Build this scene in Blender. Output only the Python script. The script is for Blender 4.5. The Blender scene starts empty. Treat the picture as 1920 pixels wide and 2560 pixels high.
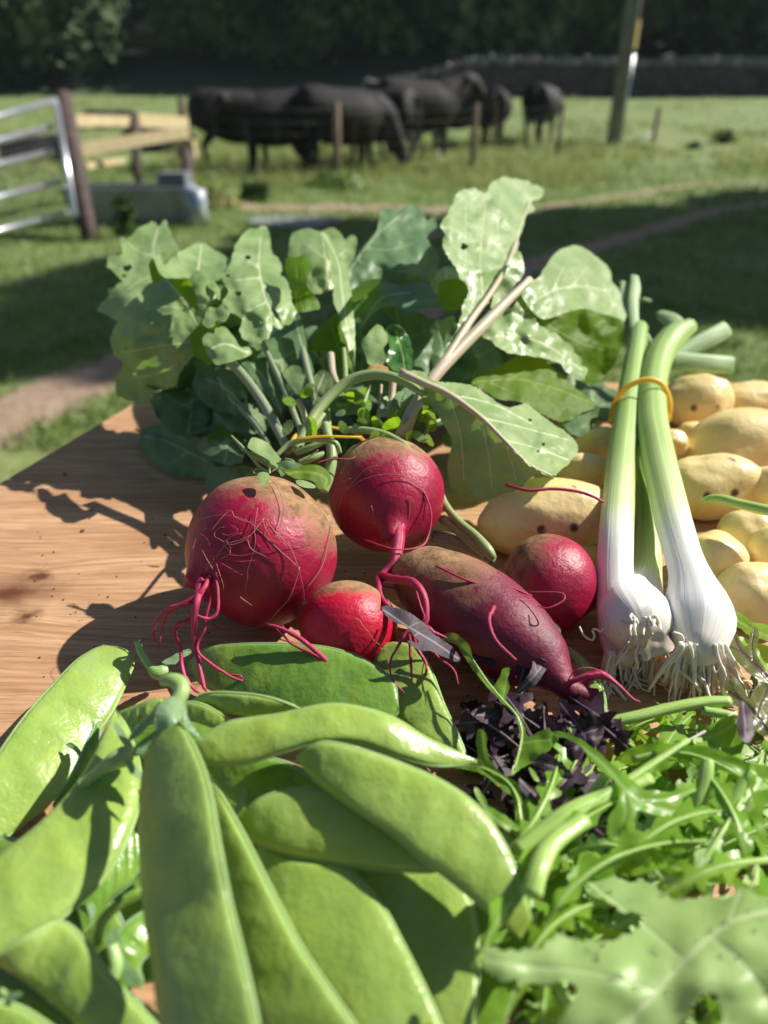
import bpy, math, random
import numpy as np
from mathutils import Vector, noise, geometry
random.seed(7); np.random.seed(7)
R = math.radians
scene = bpy.context.scene
COL = scene.collection

# ------------------------------------------------------------------ camera
PITCH = R(30.5); F = 1750.0; CAMZ = 1.0; TZ = 0.80; H = CAMZ - TZ
cam = bpy.data.cameras.new("camera")
cam_o = bpy.data.objects.new("camera", cam); COL.objects.link(cam_o)
cam_o.location = (0, 0, CAMZ)
cam_o.rotation_euler = (R(90) - PITCH, 0, 0)
cam.sensor_fit = 'VERTICAL'; cam.sensor_height = 24.0; cam.sensor_width = 18.0
cam.lens = 24.0 * F / 2560
cam.clip_start = 0.01; cam.clip_end = 600
cam.dof.use_dof = True; cam.dof.focus_distance = 0.278; cam.dof.aperture_fstop = 4.7
scene.camera = cam_o

# ------------------------------------------------------------------ light
SUN_AZ, SUN_EL = R(67), R(40)           # clockwise from the view direction
sdir = Vector((math.sin(SUN_AZ)*math.cos(SUN_EL), math.cos(SUN_AZ)*math.cos(SUN_EL), math.sin(SUN_EL)))
sun = bpy.data.lights.new("sun", 'SUN'); sun.energy = 5.0; sun.angle = R(0.55); sun.color = (1.0, 0.95, 0.86)
sun_o = bpy.data.objects.new("sun", sun); COL.objects.link(sun_o)
sun_o.location = (0, 0, 30); sun_o.rotation_euler = sdir.to_track_quat('Z', 'Y').to_euler()
world = bpy.data.worlds.new("World"); scene.world = world; world.use_nodes = True
nt = world.node_tree; bg = nt.nodes["Background"]
sky = nt.nodes.new("ShaderNodeTexSky"); sky.sky_type = 'NISHITA'; sky.sun_disc = False
sky.sun_elevation = SUN_EL; sky.sun_rotation = SUN_AZ
nt.links.new(sky.outputs[0], bg.inputs[0]); bg.inputs[1].default_value = 0.052
scene.view_settings.view_transform = 'Standard'; scene.view_settings.look = 'None'
scene.view_settings.exposure = 0.55; scene.view_settings.gamma = 1.0
scene.view_settings.use_curve_mapping = False
scene.cycles.max_bounces = 8; scene.cycles.diffuse_bounces = 4; scene.cycles.transmission_bounces = 6
scene.cycles.sample_clamp_indirect = 6.0; scene.cycles.use_denoising = True

# ------------------------------------------------------------------ geometry helpers
cp, sp = math.cos(PITCH), math.sin(PITCH)
RT = np.array([1., 0, 0]); FW = np.array([0, cp, -sp]); UP = np.array([0, sp, cp]); CAM = np.array([0, 0, CAMZ])
def depth(x, y, v):
    """v >= 0: height above the table in cm; v < 0: distance from the lens plane in cm"""
    if v < 0: return -v / 100.0
    return (H - v / 100.0) / (sp + (y - 1280) / F * cp)
def Pd(x, y, d):
    return CAM + d * (FW + RT * ((x - 960) / F) - UP * ((y - 1280) / F))
def P(p):
    return Pd(p[0], p[1], depth(*p[:3]))
ZO = {'F': (0, 0, .8641), '1': (0, 0, 1.728), '2': (960, 0, 1.728), '3': (0, 500, 1.728), '4': (900, 420, 1.6265),
      '5': (0, 1050, 1.728), '6': (900, 1100, 1.6265), '7': (0, 1700, 1.728), '8': (960, 1750, 1.728),
      'A': (240, 520, 2.765), 'B': (700, 420, 2.765), 'C': (1200, 580, 2.304), 'D': (560, 1060, 2.765),
      'E': (1100, 1500, 2.023), 'G': (1400, 1350, 3.19), 'P': (0, 0, 1.0)}
def T(z, pts):
    ox, oy, s = ZO[z]
    return [(ox + p[0] / s, oy + p[1] / s) + tuple(p[2:]) for p in pts]
def catmull(pts, n, closed=False):
    """resample a list of tuples with a centripetal-ish Catmull-Rom to n points, even in arc length"""
    a = np.array(pts, float)
    if closed: a = np.vstack([a[-1:], a, a[:2]])
    else: a = np.vstack([2*a[0]-a[1], a, 2*a[-1]-a[-2]])
    out = []
    for i in range(1, len(a) - 2):
        p0, p1, p2, p3 = a[i-1], a[i], a[i+1], a[i+2]
        for t in np.linspace(0, 1, 12, endpoint=False):
            out.append(.5*((2*p1)+(-p0+p2)*t+(2*p0-5*p1+4*p2-p3)*t*t+(-p0+3*p1-3*p2+p3)*t**3))
    out.append(a[-2]); out = np.array(out)
    L = np.concatenate([[0], np.cumsum(np.linalg.norm(np.diff(out[:, :3], axis=0), axis=1))])
    q = np.linspace(0, L[-1], n)
    return np.stack([np.interp(q, L, out[:, k]) for k in range(out.shape[1])], 1)
def nz(v): return v / (np.linalg.norm(v) + 1e-12)
def n3(p, s, off=0.0): return noise.noise(Vector((p[0]*s+off, p[1]*s+off*.7, p[2]*s-off)))

def mk(name, verts, faces, mat=None, parent=None, attrs=None, smooth=True, loc=None):
    """one mesh object from WORLD coordinates"""
    v = np.asarray(verts, float)
    off = np.zeros(3)
    if parent is not None:
        o_ = parent
        while o_ is not None:
            off += np.array(o_.location); o_ = o_.parent
    elif loc is not None: off = np.array(loc, float)
    v = v - off
    me = bpy.data.meshes.new(name); me.from_pydata(v.tolist(), [], [list(f) for f in faces]); me.update()
    if smooth: me.polygons.foreach_set('use_smooth', [True]*len(me.polygons))
    for k, a in (attrs or {}).items():
        at = me.attributes.new(k, 'FLOAT', 'POINT'); at.data.foreach_set('value', np.asarray(a, np.float32))
    o = bpy.data.objects.new(name, me); COL.objects.link(o)
    if mat: me.materials.append(mat)
    if parent is not None: o.parent = parent
    elif loc is not None: o.location = tuple(loc)
    return o
def thing(name, label, cat, loc, group=None):
    o = bpy.data.objects.new(name, None); COL.objects.link(o); o.location = tuple(float(c) for c in loc)
    o.empty_display_size = .02
    return tag(o, label, cat, group)
def tag(o, label=None, cat=None, group=None, kind=None):
    if label: o['label'] = label
    if cat: o['category'] = cat
    if group: o['group'] = group
    if kind: o['kind'] = kind
    return o
def base(p):  # a point on the table under a world point
    return (float(p[0]), float(p[1]), TZ)

def tube_geo(C, r, nseg=10, cap=True, flat=1.0, nrm=None, rough=0.0, v0=0):
    """tube along C (n,3) with radii r; flat < 1 squashes it along nrm"""
    C = np.asarray(C, float); n = len(C); r = np.broadcast_to(np.asarray(r, float), (n,))
    tg = np.gradient(C, axis=0); tg /= np.linalg.norm(tg, axis=1)[:, None] + 1e-12
    ref = nrm if nrm is not None else (UP if abs(tg[0] @ UP) < .9 else RT)
    vs = []; A = []; B = []
    for i in range(n):
        e1 = nz(ref - (ref @ tg[i]) * tg[i]); e2 = np.cross(tg[i], e1)
        if nrm is None: ref = e1
        for k in range(nseg):
            a = 2*math.pi*k/nseg
            p = C[i] + r[i]*(flat*math.cos(a)*e1 + math.sin(a)*e2)
            if rough: p = p + (p - C[i]) * rough * n3(p, 1/(r.max()*1.6), 3.3)
            vs.append(p); A.append(i/(n-1)); B.append(k/nseg)
    fs = [(v0+i*nseg+k, v0+i*nseg+(k+1) % nseg, v0+(i+1)*nseg+(k+1) % nseg, v0+(i+1)*nseg+k) for i in range(n-1) for k in range(nseg)]
    if cap:
        fs.append([v0+k for k in range(nseg)][::-1]); fs.append([v0+(n-1)*nseg+k for k in range(nseg)])
    return vs, fs, A, B
class Geo:
    def __init__(s): s.v = []; s.f = []; s.a = []; s.b = []
    def tube(s, C, r, nseg=8, **k):
        v, f, a, b = tube_geo(C, r, nseg, v0=len(s.v), **k); s.v += v; s.f += f; s.a += a; s.b += b; return s
    def add(s, v, f, a=None):
        n = len(s.v); s.v += list(v); s.f += [tuple(i+n for i in q) for q in f]
        s.a += list(a) if a is not None else [0]*len(v); s.b += [0]*len(v); return s
    def mk(s, name, mat, parent=None, **k):
        return mk(name, s.v, s.f, mat, parent, {'a': s.a, 'b': s.b}, **k)
def pxtube(pts, n=24, nseg=10, **k):
    """pts: (px, py, v, radius_px) -> world centreline and radii"""
    q = catmull([list(P(p)) + [p[3]*depth(*p[:3])/F] for p in pts], n)
    return q[:, :3], q[:, 3]
def stem(name, pts, mat, parent, n=24, nseg=10, loc=None, **k):
    C, r = pxtube(pts, n)
    v, f, a, b = tube_geo(C, r, nseg, **k)
    return mk(name, v, f, mat, parent, {'a': a, 'b': b}, loc=loc)

def field(ctrl):
    """smooth surface through (px, py, v): interpolates 1/distance, so three points give a true plane"""
    c = np.array([(x/1000, y/1000, 1/depth(x, y, v)) for x, y, v in ctrl]); n = len(c)
    A1 = np.c_[np.ones(n), c[:, :2]]
    if n <= 3:
        w, *_ = np.linalg.lstsq(A1, c[:, 2], rcond=None)
        return lambda x, y: w[0] + w[1]*x/1000 + w[2]*y/1000
    d = np.linalg.norm(c[:, None, :2]-c[None, :, :2], axis=2)
    K = np.where(d > 0, d*d*np.log(d+1e-9), 0) + np.eye(n)*1e-4
    M = np.block([[K, A1], [A1.T, np.zeros((3, 3))]])
    w = np.linalg.lstsq(M, np.r_[c[:, 2], 0, 0, 0], rcond=None)[0]
    def f(x, y):
        x = np.asarray(x)/1000; y = np.asarray(y)/1000
        dd = np.sqrt((x[..., None]-c[:, 0])**2+(y[..., None]-c[:, 1])**2)
        return np.where(dd > 0, dd*dd*np.log(dd+1e-9), 0) @ w[:n] + w[n]+w[n+1]*x+w[n+2]*y
    return f
def inside(poly, pts):
    x, y = pts[:, 0], pts[:, 1]; r = np.zeros(len(pts), bool); n = len(poly)
    for i in range(n):
        x1, y1 = poly[i]; x2, y2 = poly[(i+1) % n]
        c = ((y1 > y) != (y2 > y)) & (x < (x2-x1)*(y-y1)/(y2-y1+1e-12)+x1)
        r ^= c
    return r
def segdist(pts, line):
    best = np.full(len(pts), 1e9)
    L = np.array(line, float)
    for a, b in zip(L[:-1], L[1:]):
        ab = b-a; t = np.clip(((pts-a)@ab)/(ab@ab+1e-9), 0, 1)
        best = np.minimum(best, np.linalg.norm(pts-(a+t[:, None]*ab), axis=1))
    return best
def grid_mesh(outline, holes=(), sp_=9, jag=1.5, seed=0, vein_lines=()):
    rng = np.random.RandomState(seed)
    o = np.array([p[:2] for p in outline], float)
    per = np.linalg.norm(np.diff(np.vstack([o, o[:1]]), axis=0), axis=1).sum()
    n = max(24, int(per/(sp_*.8)))
    o = catmull([tuple(p) + (0,) for p in o], n+1, closed=True)[:-1, :2]
    c = o.mean(0)
    for i in range(len(o)):
        j = noise.noise(Vector((o[i][0]*.045, o[i][1]*.045, seed*1.7)))*jag*1.6 + noise.noise(Vector((o[i][0]*.15, o[i][1]*.15, seed+9.1)))*jag
        dn = o[(i+1) % len(o)]-o[i-1]; dn = np.array([dn[1], -dn[0]]); dn /= np.linalg.norm(dn)+1e-9
        o[i] = o[i] + dn*j
    hs = []
    for hx, hy, hr in holes:
        m = max(7, int(hr*1.2)); hs.append(np.array([(hx+hr*(1+.35*rng.randn()*.5)*math.cos(t), hy+hr*(.8+.3*rng.randn()*.5)*math.sin(t)) for t in np.linspace(0, 2*math.pi, m, endpoint=False)]))
    x0, y0 = o.min(0); x1, y1 = o.max(0)
    gx, gy = np.meshgrid(np.arange(x0, x1, sp_), np.arange(y0, y1, sp_*.87))
    gx = gx + (np.arange(gx.shape[0]) % 2)[:, None]*sp_*.5
    g = np.c_[gx.ravel(), gy.ravel()] + rng.uniform(-.15, .15, (gx.size, 2))*sp_
    g = g[inside(o, g)]
    if len(g): g = g[segdist(g, np.vstack([o, o[:1]])) > sp_*.45]
    vp = []
    for l in vein_lines:
        n_ = max(3, int(np.linalg.norm(np.diff(l, axis=0), axis=1).sum()/(sp_*.45)))
        q = catmull([tuple(p)+(0,) for p in l], n_)[:, :2]; vp.append(q)
        if len(g): g = g[segdist(g, q) > sp_*.5]
    if vp: 
        vp = np.vstack(vp); vp = vp[inside(o, vp)]
        if len(vp): vp = vp[segdist(vp, np.vstack([o, o[:1]])) > sp_*.25]
        if len(vp): g = np.vstack([g, vp])
    for h_ in hs:
        if len(g): g = g[~inside(h_, g)]
    vs = [Vector(p) for p in o]; faces = [list(range(len(o)))]
    edges = []
    for h_ in hs:
        s = len(vs); vs += [Vector(p) for p in h_]; faces.append(list(range(s, s+len(h_)))[::-1])
    vs += [Vector(p) for p in g]
    rv, re, rf, *_ = geometry.delaunay_2d_cdt(vs, edges, faces, 1, 1e-4)
    v2 = np.array([tuple(p) for p in rv]); rf = [list(f) for f in rf]
    if hs:
        cc = np.array([v2[f].mean(0) for f in rf]); keep = np.ones(len(rf), bool)
        for h_ in hs: keep &= ~inside(h_, cc)
        rf = [f for f, k in zip(rf, keep) if k]
    return v2, rf
def leaf(name, outline, ctrl, mat, parent=None, veins=(), holes=(), sp_=9, jag=1.5, crk=.012, crs=.02, seed=0, loc=None, vw=1.0, ridge=.0006):
    vlc = [catmull([tuple(p[:2])+(0,) for p in l], 16)[:, :2] for l in veins]
    v2, fs = grid_mesh(outline, holes, sp_, jag, seed, vlc)
    f = field(ctrl); crs = crs*min(1.0, float(np.mean(1/np.clip(f(v2[:, 0], v2[:, 1]), .3, 20)))/.42); inv = f(v2[:, 0], v2[:, 1]); D = 1/np.clip(inv, .3, 20)
    vd = np.full(len(v2), 1e3); side = np.full(len(v2), 1e3)
    for i, l in enumerate(veins):
        lc = vlc[i]
        w = 1.0 if i == 0 else 2.2
        vd = np.minimum(vd, segdist(v2, lc)*w)
    mm = vd*D/F*1000; crk = crk*.62
    out = []
    for (x, y), d, m in zip(v2, D, mm):
        k = noise.noise(Vector((x*crs, y*crs, seed*3.1)))*1.0 + noise.noise(Vector((x*crs*2.6, y*crs*2.6, seed*1.3+5)))*.45
        d = d*(1+crk*k) - ridge*math.exp(-(m/1.6)**2)
        out.append(Pd(x, y, d))
    o = mk(name, out, fs, mat, parent, {'vein': mm/vw}, loc=loc)
    return o

def pod_geo(EA, EB, thick=.0032, N=56, M=22, bumps=6, seed=0, bamp=.35, face=None):
    A = catmull([P(p) for p in EA], N); B = catmull([P(p) for p in EB], N)
    C = (A+B)/2; L = (A-B)/2; tg = np.gradient(C, axis=0)
    vs = []; a = []; u_ = []
    for i in range(N):
        s = i/(N-1); nrm = nz(np.cross(nz(tg[i]), L[i]))
        if nrm @ (CAM-C[i]) < 0: nrm = -nrm
        w = np.linalg.norm(L[i])
        tk = min(thick*.72, w*.5)*(1-.55*abs(2*s-1)**3)
        for k in range(M):
            th = 2*math.pi*k/M; c = math.cos(th); q = math.sin(th)
            cc = math.copysign(abs(c)**.8, c)
            prof = math.copysign(abs(q)**.55, q)
            b = 1+bamp*math.exp(-(c/.42)**2)*max(0, math.cos(2*math.pi*(s*bumps+.37*seed)))*(1 if .1 < s < .92 else 0)
            p = C[i] + L[i]*cc + nrm*tk*prof*b
            p = p + nrm*.0008*n3(p, 60, seed)*(1-abs(c))
            vs.append(p); a.append(s); u_.append(c)
    fs = [(i*M+k, i*M+(k+1) % M, (i+1)*M+(k+1) % M, (i+1)*M+k) for i in range(N-1) for k in range(M)]
    fs.append([k for k in range(M)][::-1]); fs.append([(N-1)*M+k for k in range(M)])
    return vs, fs, a, u_, A, B

# ------------------------------------------------------------------ materials
def newmat(name):
    m = bpy.data.materials.new(name); m.use_nodes = True
    return m, m.node_tree.nodes, m.node_tree.links, m.node_tree.nodes["Principled BSDF"]
def N_(nodes, t, **k):
    n = nodes.new(t)
    for a, b in k.items(): setattr(n, a, b)
    return n
def ramp(nodes, links, fac, stops, interp='LINEAR'):
    r = nodes.new("ShaderNodeValToRGB"); cr = r.color_ramp; cr.interpolation = interp
    while len(cr.elements) < len(stops): cr.elements.new(.5)
    for e, (p, c) in zip(cr.elements, stops): e.position = p; e.color = tuple(c)+(1,) if len(c) == 3 else c
    if fac is not None: links.new(fac, r.inputs[0])
    return r.outputs[0]
def mixc(nodes, links, fac, a, b, mode='MIX'):
    m = nodes.new("ShaderNodeMix"); m.data_type = 'RGBA'; m.blend_type = mode
    for s, v in ((0, fac), (6, a), (7, b)):
        if isinstance(v, (int, float)): m.inputs[s].default_value = v
        elif isinstance(v, tuple): m.inputs[s].default_value = v+(1,) if len(v) == 3 else v
        else: links.new(v, m.inputs[s])
    return m.outputs[2]
def tex(nodes, links, scale, detail=4, rough=.55, dist=0, vec=None, kind='Object', stretch=None):
    if vec is None:
        tc = nodes.new("ShaderNodeTexCoord"); vec = tc.outputs[kind]
    if stretch:
        mp = nodes.new("ShaderNodeMapping"); mp.inputs['Scale'].default_value = stretch; links.new(vec, mp.inputs[0]); vec = mp.outputs[0]
    n = nodes.new("ShaderNodeTexNoise"); n.inputs['Scale'].default_value = scale; n.inputs['Detail'].default_value = detail
    n.inputs['Roughness'].default_value = rough; n.inputs['Distortion'].default_value = dist
    links.new(vec, n.inputs['Vector']); return n.outputs[0]
def attr(nodes, name):
    a = nodes.new("ShaderNodeAttribute"); a.attribute_name = name; return a.outputs['Fac']
def math_(nodes, links, op, a, b=None, c=None):
    m = nodes.new("ShaderNodeMath"); m.operation = op
    for i, v in enumerate((a, b, c)):
        if v is None: continue
        if isinstance(v, (int, float)): m.inputs[i].default_value = v
        else: links.new(v, m.inputs[i])
    return m.outputs[0]
def bump(nodes, links, bs, h, strength=.3, dist=.001):
    b = nodes.new("ShaderNodeBump"); b.inputs['Strength'].default_value = strength; b.inputs['Distance'].default_value = dist
    links.new(h, b.inputs['Height']); links.new(b.outputs[0], bs.inputs['Normal']); return b.outputs[0]
def translucent(m, color, fac, normal=None):
    n, l = m.node_tree.nodes, m.node_tree.links
    out = n["Material Output"]; bs = n["Principled BSDF"]
    t = n.new("ShaderNodeBsdfTranslucent")
    if isinstance(color, tuple): t.inputs[0].default_value = color+(1,)
    else: l.new(color, t.inputs[0])
    mx = n.new("ShaderNodeMixShader"); mx.inputs[0].default_value = fac
    l.new(bs.outputs[0], mx.inputs[1]); l.new(t.outputs[0], mx.inputs[2]); l.new(mx.outputs[0], out.inputs[0])

def leaf_mat(name, c1, c2, vein, tcol, tf=.35, rough=.42, vwid=.6, bmp=.34, spec=.5, blot=None, cell=140):
    m, n, l, b = newmat(name)
    nz1 = tex(n, l, 45, 4)
    col = mixc(n, l, ramp(n, l, nz1, [(.35, (0, 0, 0)), (.68, (1, 1, 1))]), c1, c2)
    if blot:
        sp1 = tex(n, l, 190, 3); col = mixc(n, l, ramp(n, l, sp1, [(.68, (0, 0, 0)), (.74, (.8, .8, .8))]), col, blot)
    v = attr(n, 'vein')
    vf = ramp(n, l, math_(n, l, 'DIVIDE', v, vwid*3), [(0, (1, 1, 1)), (.28, (.8, .8, .8)), (.5, (0, 0, 0))])
    col = mixc(n, l, vf, col, vein)
    l.new(col, b.inputs['Base Color']); b.inputs['Roughness'].default_value = rough
    b.inputs['Specular IOR Level'].default_value = spec
    vo = n.new("ShaderNodeTexVoronoi"); vo.feature = 'DISTANCE_TO_EDGE'; vo.inputs['Scale'].default_value = cell
    tc = n.new("ShaderNodeTexCoord"); l.new(tc.outputs['Object'], vo.inputs['Vector'])
    hh = math_(n, l, 'ADD', math_(n, l, 'MINIMUM', vo.outputs['Distance'], .25), math_(n, l, 'MULTIPLY', tex(n, l, 260, 5), .5))
    hh = math_(n, l, 'ADD', hh, math_(n, l, 'MULTIPLY', vf, .7))
    bump(n, l, b, hh, bmp, .0012)
    translucent(m, mixc(n, l, .75, col, tcol), tf)
    return m
M = {}
M['beet_leaf'] = leaf_mat('beet leaf', (.21, .33, .115), (.35, .47, .20), (.58, .65, .38), (.36, .60, .04), .24, .40, spec=.5, blot=(.13, .16, .07))
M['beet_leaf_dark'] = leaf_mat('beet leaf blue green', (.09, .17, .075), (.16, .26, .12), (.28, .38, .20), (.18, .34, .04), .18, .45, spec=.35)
M['beet_leaf_thin'] = leaf_mat('beet leaf thin yellow green', (.13, .25, .025), (.18, .32, .035), (.28, .42, .08), (.40, .68, .01), .55, .5, spec=.2)
M['glossy_leaf'] = leaf_mat('glossy leaf', (.05, .15, .03), (.09, .22, .05), (.2, .34, .1), (.2, .4, .02), .2, .2, bmp=.9)
M['mizuna'] = leaf_mat('mizuna green', (.17, .35, .030), (.28, .49, .065), (.36, .54, .17), (.44, .74, .03), .40, .30, vwid=.5, bmp=.12, cell=220)
M['mizuna_pale'] = leaf_mat('mizuna pale underside', (.30, .47, .15), (.42, .58, .23), (.56, .68, .36), (.40, .66, .06), .26, .38, vwid=.5, bmp=.12, cell=200)
M['purple_leaf'] = leaf_mat('purple salad leaf', (.018, .008, .015), (.050, .026, .042), (.16, .09, .14), (.10, .03, .05), .12, .5, spec=.35, vwid=.3, bmp=.2, cell=260)
M['purple_grey'] = leaf_mat('grey purple leaf back', (.065, .05, .062), (.135, .108, .122), (.28, .23, .26), (.12, .06, .07), .12, .6, spec=.25, vwid=.3, bmp=.2, cell=260)
M['bronze_leaf'] = leaf_mat('bronze salad leaf', (.10, .12, .03), (.17, .19, .06), (.09, .04, .05), (.22, .28, .02), .3, .34, vwid=.6, bmp=.5, cell=240)

def stalk_mat(name, c1, c2, tip=None, rough=.38, sub=.15, st=90):
    m, n, l, b = newmat(name)
    bb = attr(n, 'b'); aa = attr(n, 'a')
    cx = N_(n, "ShaderNodeCombineXYZ"); l.new(math_(n, l, 'MULTIPLY', bb, 26), cx.inputs[0]); l.new(math_(n, l, 'MULTIPLY', aa, 2.2), cx.inputs[1])
    nn = tex(n, l, 1.0, 3, vec=cx.outputs[0])
    col = mixc(n, l, ramp(n, l, nn, [(.35, (0, 0, 0)), (.65, (1, 1, 1))]), c1, c2)
    if tip: col = mixc(n, l, ramp(n, l, aa, [(.1, (1, 1, 1)), (.7, (0, 0, 0))]), col, tip)
    l.new(col, b.inputs['Base Color']); b.inputs['Roughness'].default_value = rough
    b.inputs['Subsurface Weight'].default_value = sub; b.inputs['Subsurface Radius'].default_value = (.3, .5, .15); b.inputs['Subsurface Scale'].default_value = .004
    bump(n, l, b, nn, .35, .0008)
    return m
M['stalk'] = stalk_mat('beet stalk', (.22, .32, .10), (.40, .48, .22))
M['stalk_pink'] = stalk_mat('pinkish beet stalk', (.50, .36, .30), (.52, .52, .30), rough=.42)
M['stalk_dark'] = stalk_mat('grey green beet stalk', (.20, .26, .14), (.34, .38, .26))  # greyer green than the other stalks
M['mizuna_stem'] = stalk_mat('mizuna stem', (.26, .46, .07), (.46, .62, .20), rough=.28)
M['pod_stalk'] = stalk_mat('pod stalk', (.24, .40, .10), (.36, .50, .20))
M['sepal'] = stalk_mat('pod sepal', (.15, .28, .11), (.26, .40, .20), rough=.45)
M['root_pink'] = stalk_mat('pink beet root', (.40, .012, .07), (.58, .06, .17), rough=.48, sub=.15, tip=(.36, .010, .05))
M['root_hair'] = stalk_mat('beet root hair', (.26, .05, .06), (.50, .26, .20), rough=.6, sub=0)
M['onion_root'] = stalk_mat('onion root', (.74, .66, .54), (.88, .85, .78), rough=.5, sub=.3)

def pod_mat(name, c1, c2, c3):
    m, n, l, b = newmat(name)
    a1 = tex(n, l, 55, 4); col = mixc(n, l, ramp(n, l, a1, [(.35, (0, 0, 0)), (.7, (1, 1, 1))]), c1, c2)
    a2 = tex(n, l, 300, 3); col = mixc(n, l, ramp(n, l, a2, [(.6, (0, 0, 0)), (.8, (.5, .5, .5))]), col, c3)
    col = mixc(n, l, ramp(n, l, tex(n, l, 75, 3, .5, .4), [(.48, (0, 0, 0)), (.75, (.5, .5, .5))]), col, (.46, .58, .07))
    col = mixc(n, l, ramp(n, l, tex(n, l, 42, 4, .6, stretch=(1, 1.3, 1)), [(.56, (0, 0, 0)), (.72, (.45, .45, .45))]), col, (.30, .47, .20))
    # pale rim at the seams
    e = math_(n, l, 'POWER', math_(n, l, 'ABSOLUTE', attr(n, 'u')), 9)
    col = mixc(n, l, math_(n, l, 'MULTIPLY', e, .6), col, (.40, .56, .20))
    l.new(col, b.inputs['Base Color'])
    l.new(ramp(n, l, tex(n, l, 35, 3), [(.3, (.17,)*3), (.7, (.38,)*3)]), b.inputs['Roughness'])
    b.inputs['Subsurface Weight'].default_value = .22; b.inputs['Subsurface Radius'].default_value = (.35, .6, .06); b.inputs['Subsurface Scale'].default_value = .004; b.inputs['Specular IOR Level'].default_value = .62
    hh = math_(n, l, 'ADD', math_(n, l, 'MULTIPLY', tex(n, l, 110, 4), 1.0), math_(n, l, 'MULTIPLY', tex(n, l, 600, 4), .16))
    bump(n, l, b, hh, .6, .0016)
    translucent(m, (.38, .62, .03), .16)
    return m
M['pod'] = pod_mat('pea pod', (.28, .43, .080), (.40, .55, .13), (.42, .54, .22))
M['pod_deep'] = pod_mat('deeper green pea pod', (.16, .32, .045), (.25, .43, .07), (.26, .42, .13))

def beet_mat(name='beetroot skin', dk0=(.25, .003, .030), lt0=(.42, .009, .055), rg=.40):
    m, n, l, b = newmat(name)
    a = attr(n, 'a')
    big = tex(n, l, 60, 5, .6); fine = tex(n, l, 420, 5, .65); mid = tex(n, l, 160, 5, .7)
    red = mixc(n, l, ramp(n, l, big, [(.3, (0, 0, 0)), (.7, (1, 1, 1))]), dk0, lt0)
    red = mixc(n, l, ramp(n, l, fine, [(.68, (0, 0, 0)), (.78, (.25, .25, .25))]), red, (.55, .14, .18))
    brown = mixc(n, l, ramp(n, l, mid, [(.35, (0, 0, 0)), (.65, (1, 1, 1))]), (.15, .07, .03), (.42, .25, .12))
    t = math_(n, l, 'ADD', a, math_(n, l, 'MULTIPLY', math_(n, l, 'SUBTRACT', mid, .5), .55))
    t = math_(n, l, 'ADD', t, math_(n, l, 'MULTIPLY', math_(n, l, 'SUBTRACT', big, .5), .45))
    f = ramp(n, l, t, [(.21, (1, 1, 1)), (.29, (.5, .5, .5)), (.40, (0, 0, 0))])
    col = mixc(n, l, f, red, brown)
    dk = ramp(n, l, tex(n, l, 110, 2), [(.76, (0, 0, 0)), (.84, (1, 1, 1))])
    col = mixc(n, l, math_(n, l, 'MULTIPLY', dk, .6), col, (.05, .012, .015))
    l.new(col, b.inputs['Base Color'])
    l.new(ramp(n, l, f, [(0, (rg,)*3), (1, (.85,)*3)]), b.inputs['Roughness'])
    b.inputs['Subsurface Weight'].default_value = .12; b.inputs['Subsurface Radius'].default_value = (1, .1, .1); b.inputs['Subsurface Scale'].default_value = .003
    hh = math_(n, l, 'ADD', math_(n, l, 'MULTIPLY', fine, .35), math_(n, l, 'MULTIPLY', mid, .5))
    wv = math_(n, l, 'SINE', math_(n, l, 'ADD', math_(n, l, 'MULTIPLY', a, 90), math_(n, l, 'MULTIPLY', big, 26)))
    hh = math_(n, l, 'ADD', hh, math_(n, l, 'MULTIPLY', wv, .015))
    bump(n, l, b, hh, .7, .0014)
    return m
M['beet'] = beet_mat()
M['beet_plum'] = beet_mat('plum beetroot skin', (.12, .004, .026), (.23, .012, .046), .52)
M['beet_red'] = beet_mat('bright beetroot skin', (.46, .004, .028), (.62, .010, .045))
def potato_mat():
    m, n, l, b = newmat('potato skin')
    big = tex(n, l, 25, 4); fine = tex(n, l, 240, 5, .6)
    col = mixc(n, l, ramp(n, l, big, [(.35, (0, 0, 0)), (.7, (1, 1, 1))]), (.86, .71, .34), (.78, .57, .24))
    col = mixc(n, l, ramp(n, l, fine, [(.55, (0, 0, 0)), (.75, (.5, .5, .5))]), col, (.55, .36, .16))
    pt = ramp(n, l, tex(n, l, 38, 5, .7), [(.60, (0, 0, 0)), (.70, (1, 1, 1))])
    col = mixc(n, l, math_(n, l, 'MULTIPLY', pt, .55), col, (.42, .22, .08))
    vo = n.new("ShaderNodeTexVoronoi"); vo.inputs['Scale'].default_value = 55
    tc = n.new("ShaderNodeTexCoord"); l.new(tc.outputs['Object'], vo.inputs['Vector'])
    sp1 = ramp(n, l, vo.outputs['Distance'], [(.10, (1, 1, 1)), (.17, (0, 0, 0))])
    sel = ramp(n, l, tex(n, l, 30, 2), [(.50, (0, 0, 0)), (.54, (1, 1, 1))])
    col = mixc(n, l, math_(n, l, 'MULTIPLY', sp1, sel), col, (.09, .04, .03))
    l.new(col, b.inputs['Base Color']); b.inputs['Roughness'].default_value = .36
    b.inputs['Subsurface Weight'].default_value = .2; b.inputs['Subsurface Radius'].default_value = (1, .7, .3); b.inputs['Subsurface Scale'].default_value = .004
    bump(n, l, b, math_(n, l, 'ADD', fine, math_(n, l, 'MULTIPLY', tex(n, l, 60, 3), 1.2)), .4, .001)
    return m
M['potato'] = potato_mat()
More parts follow.
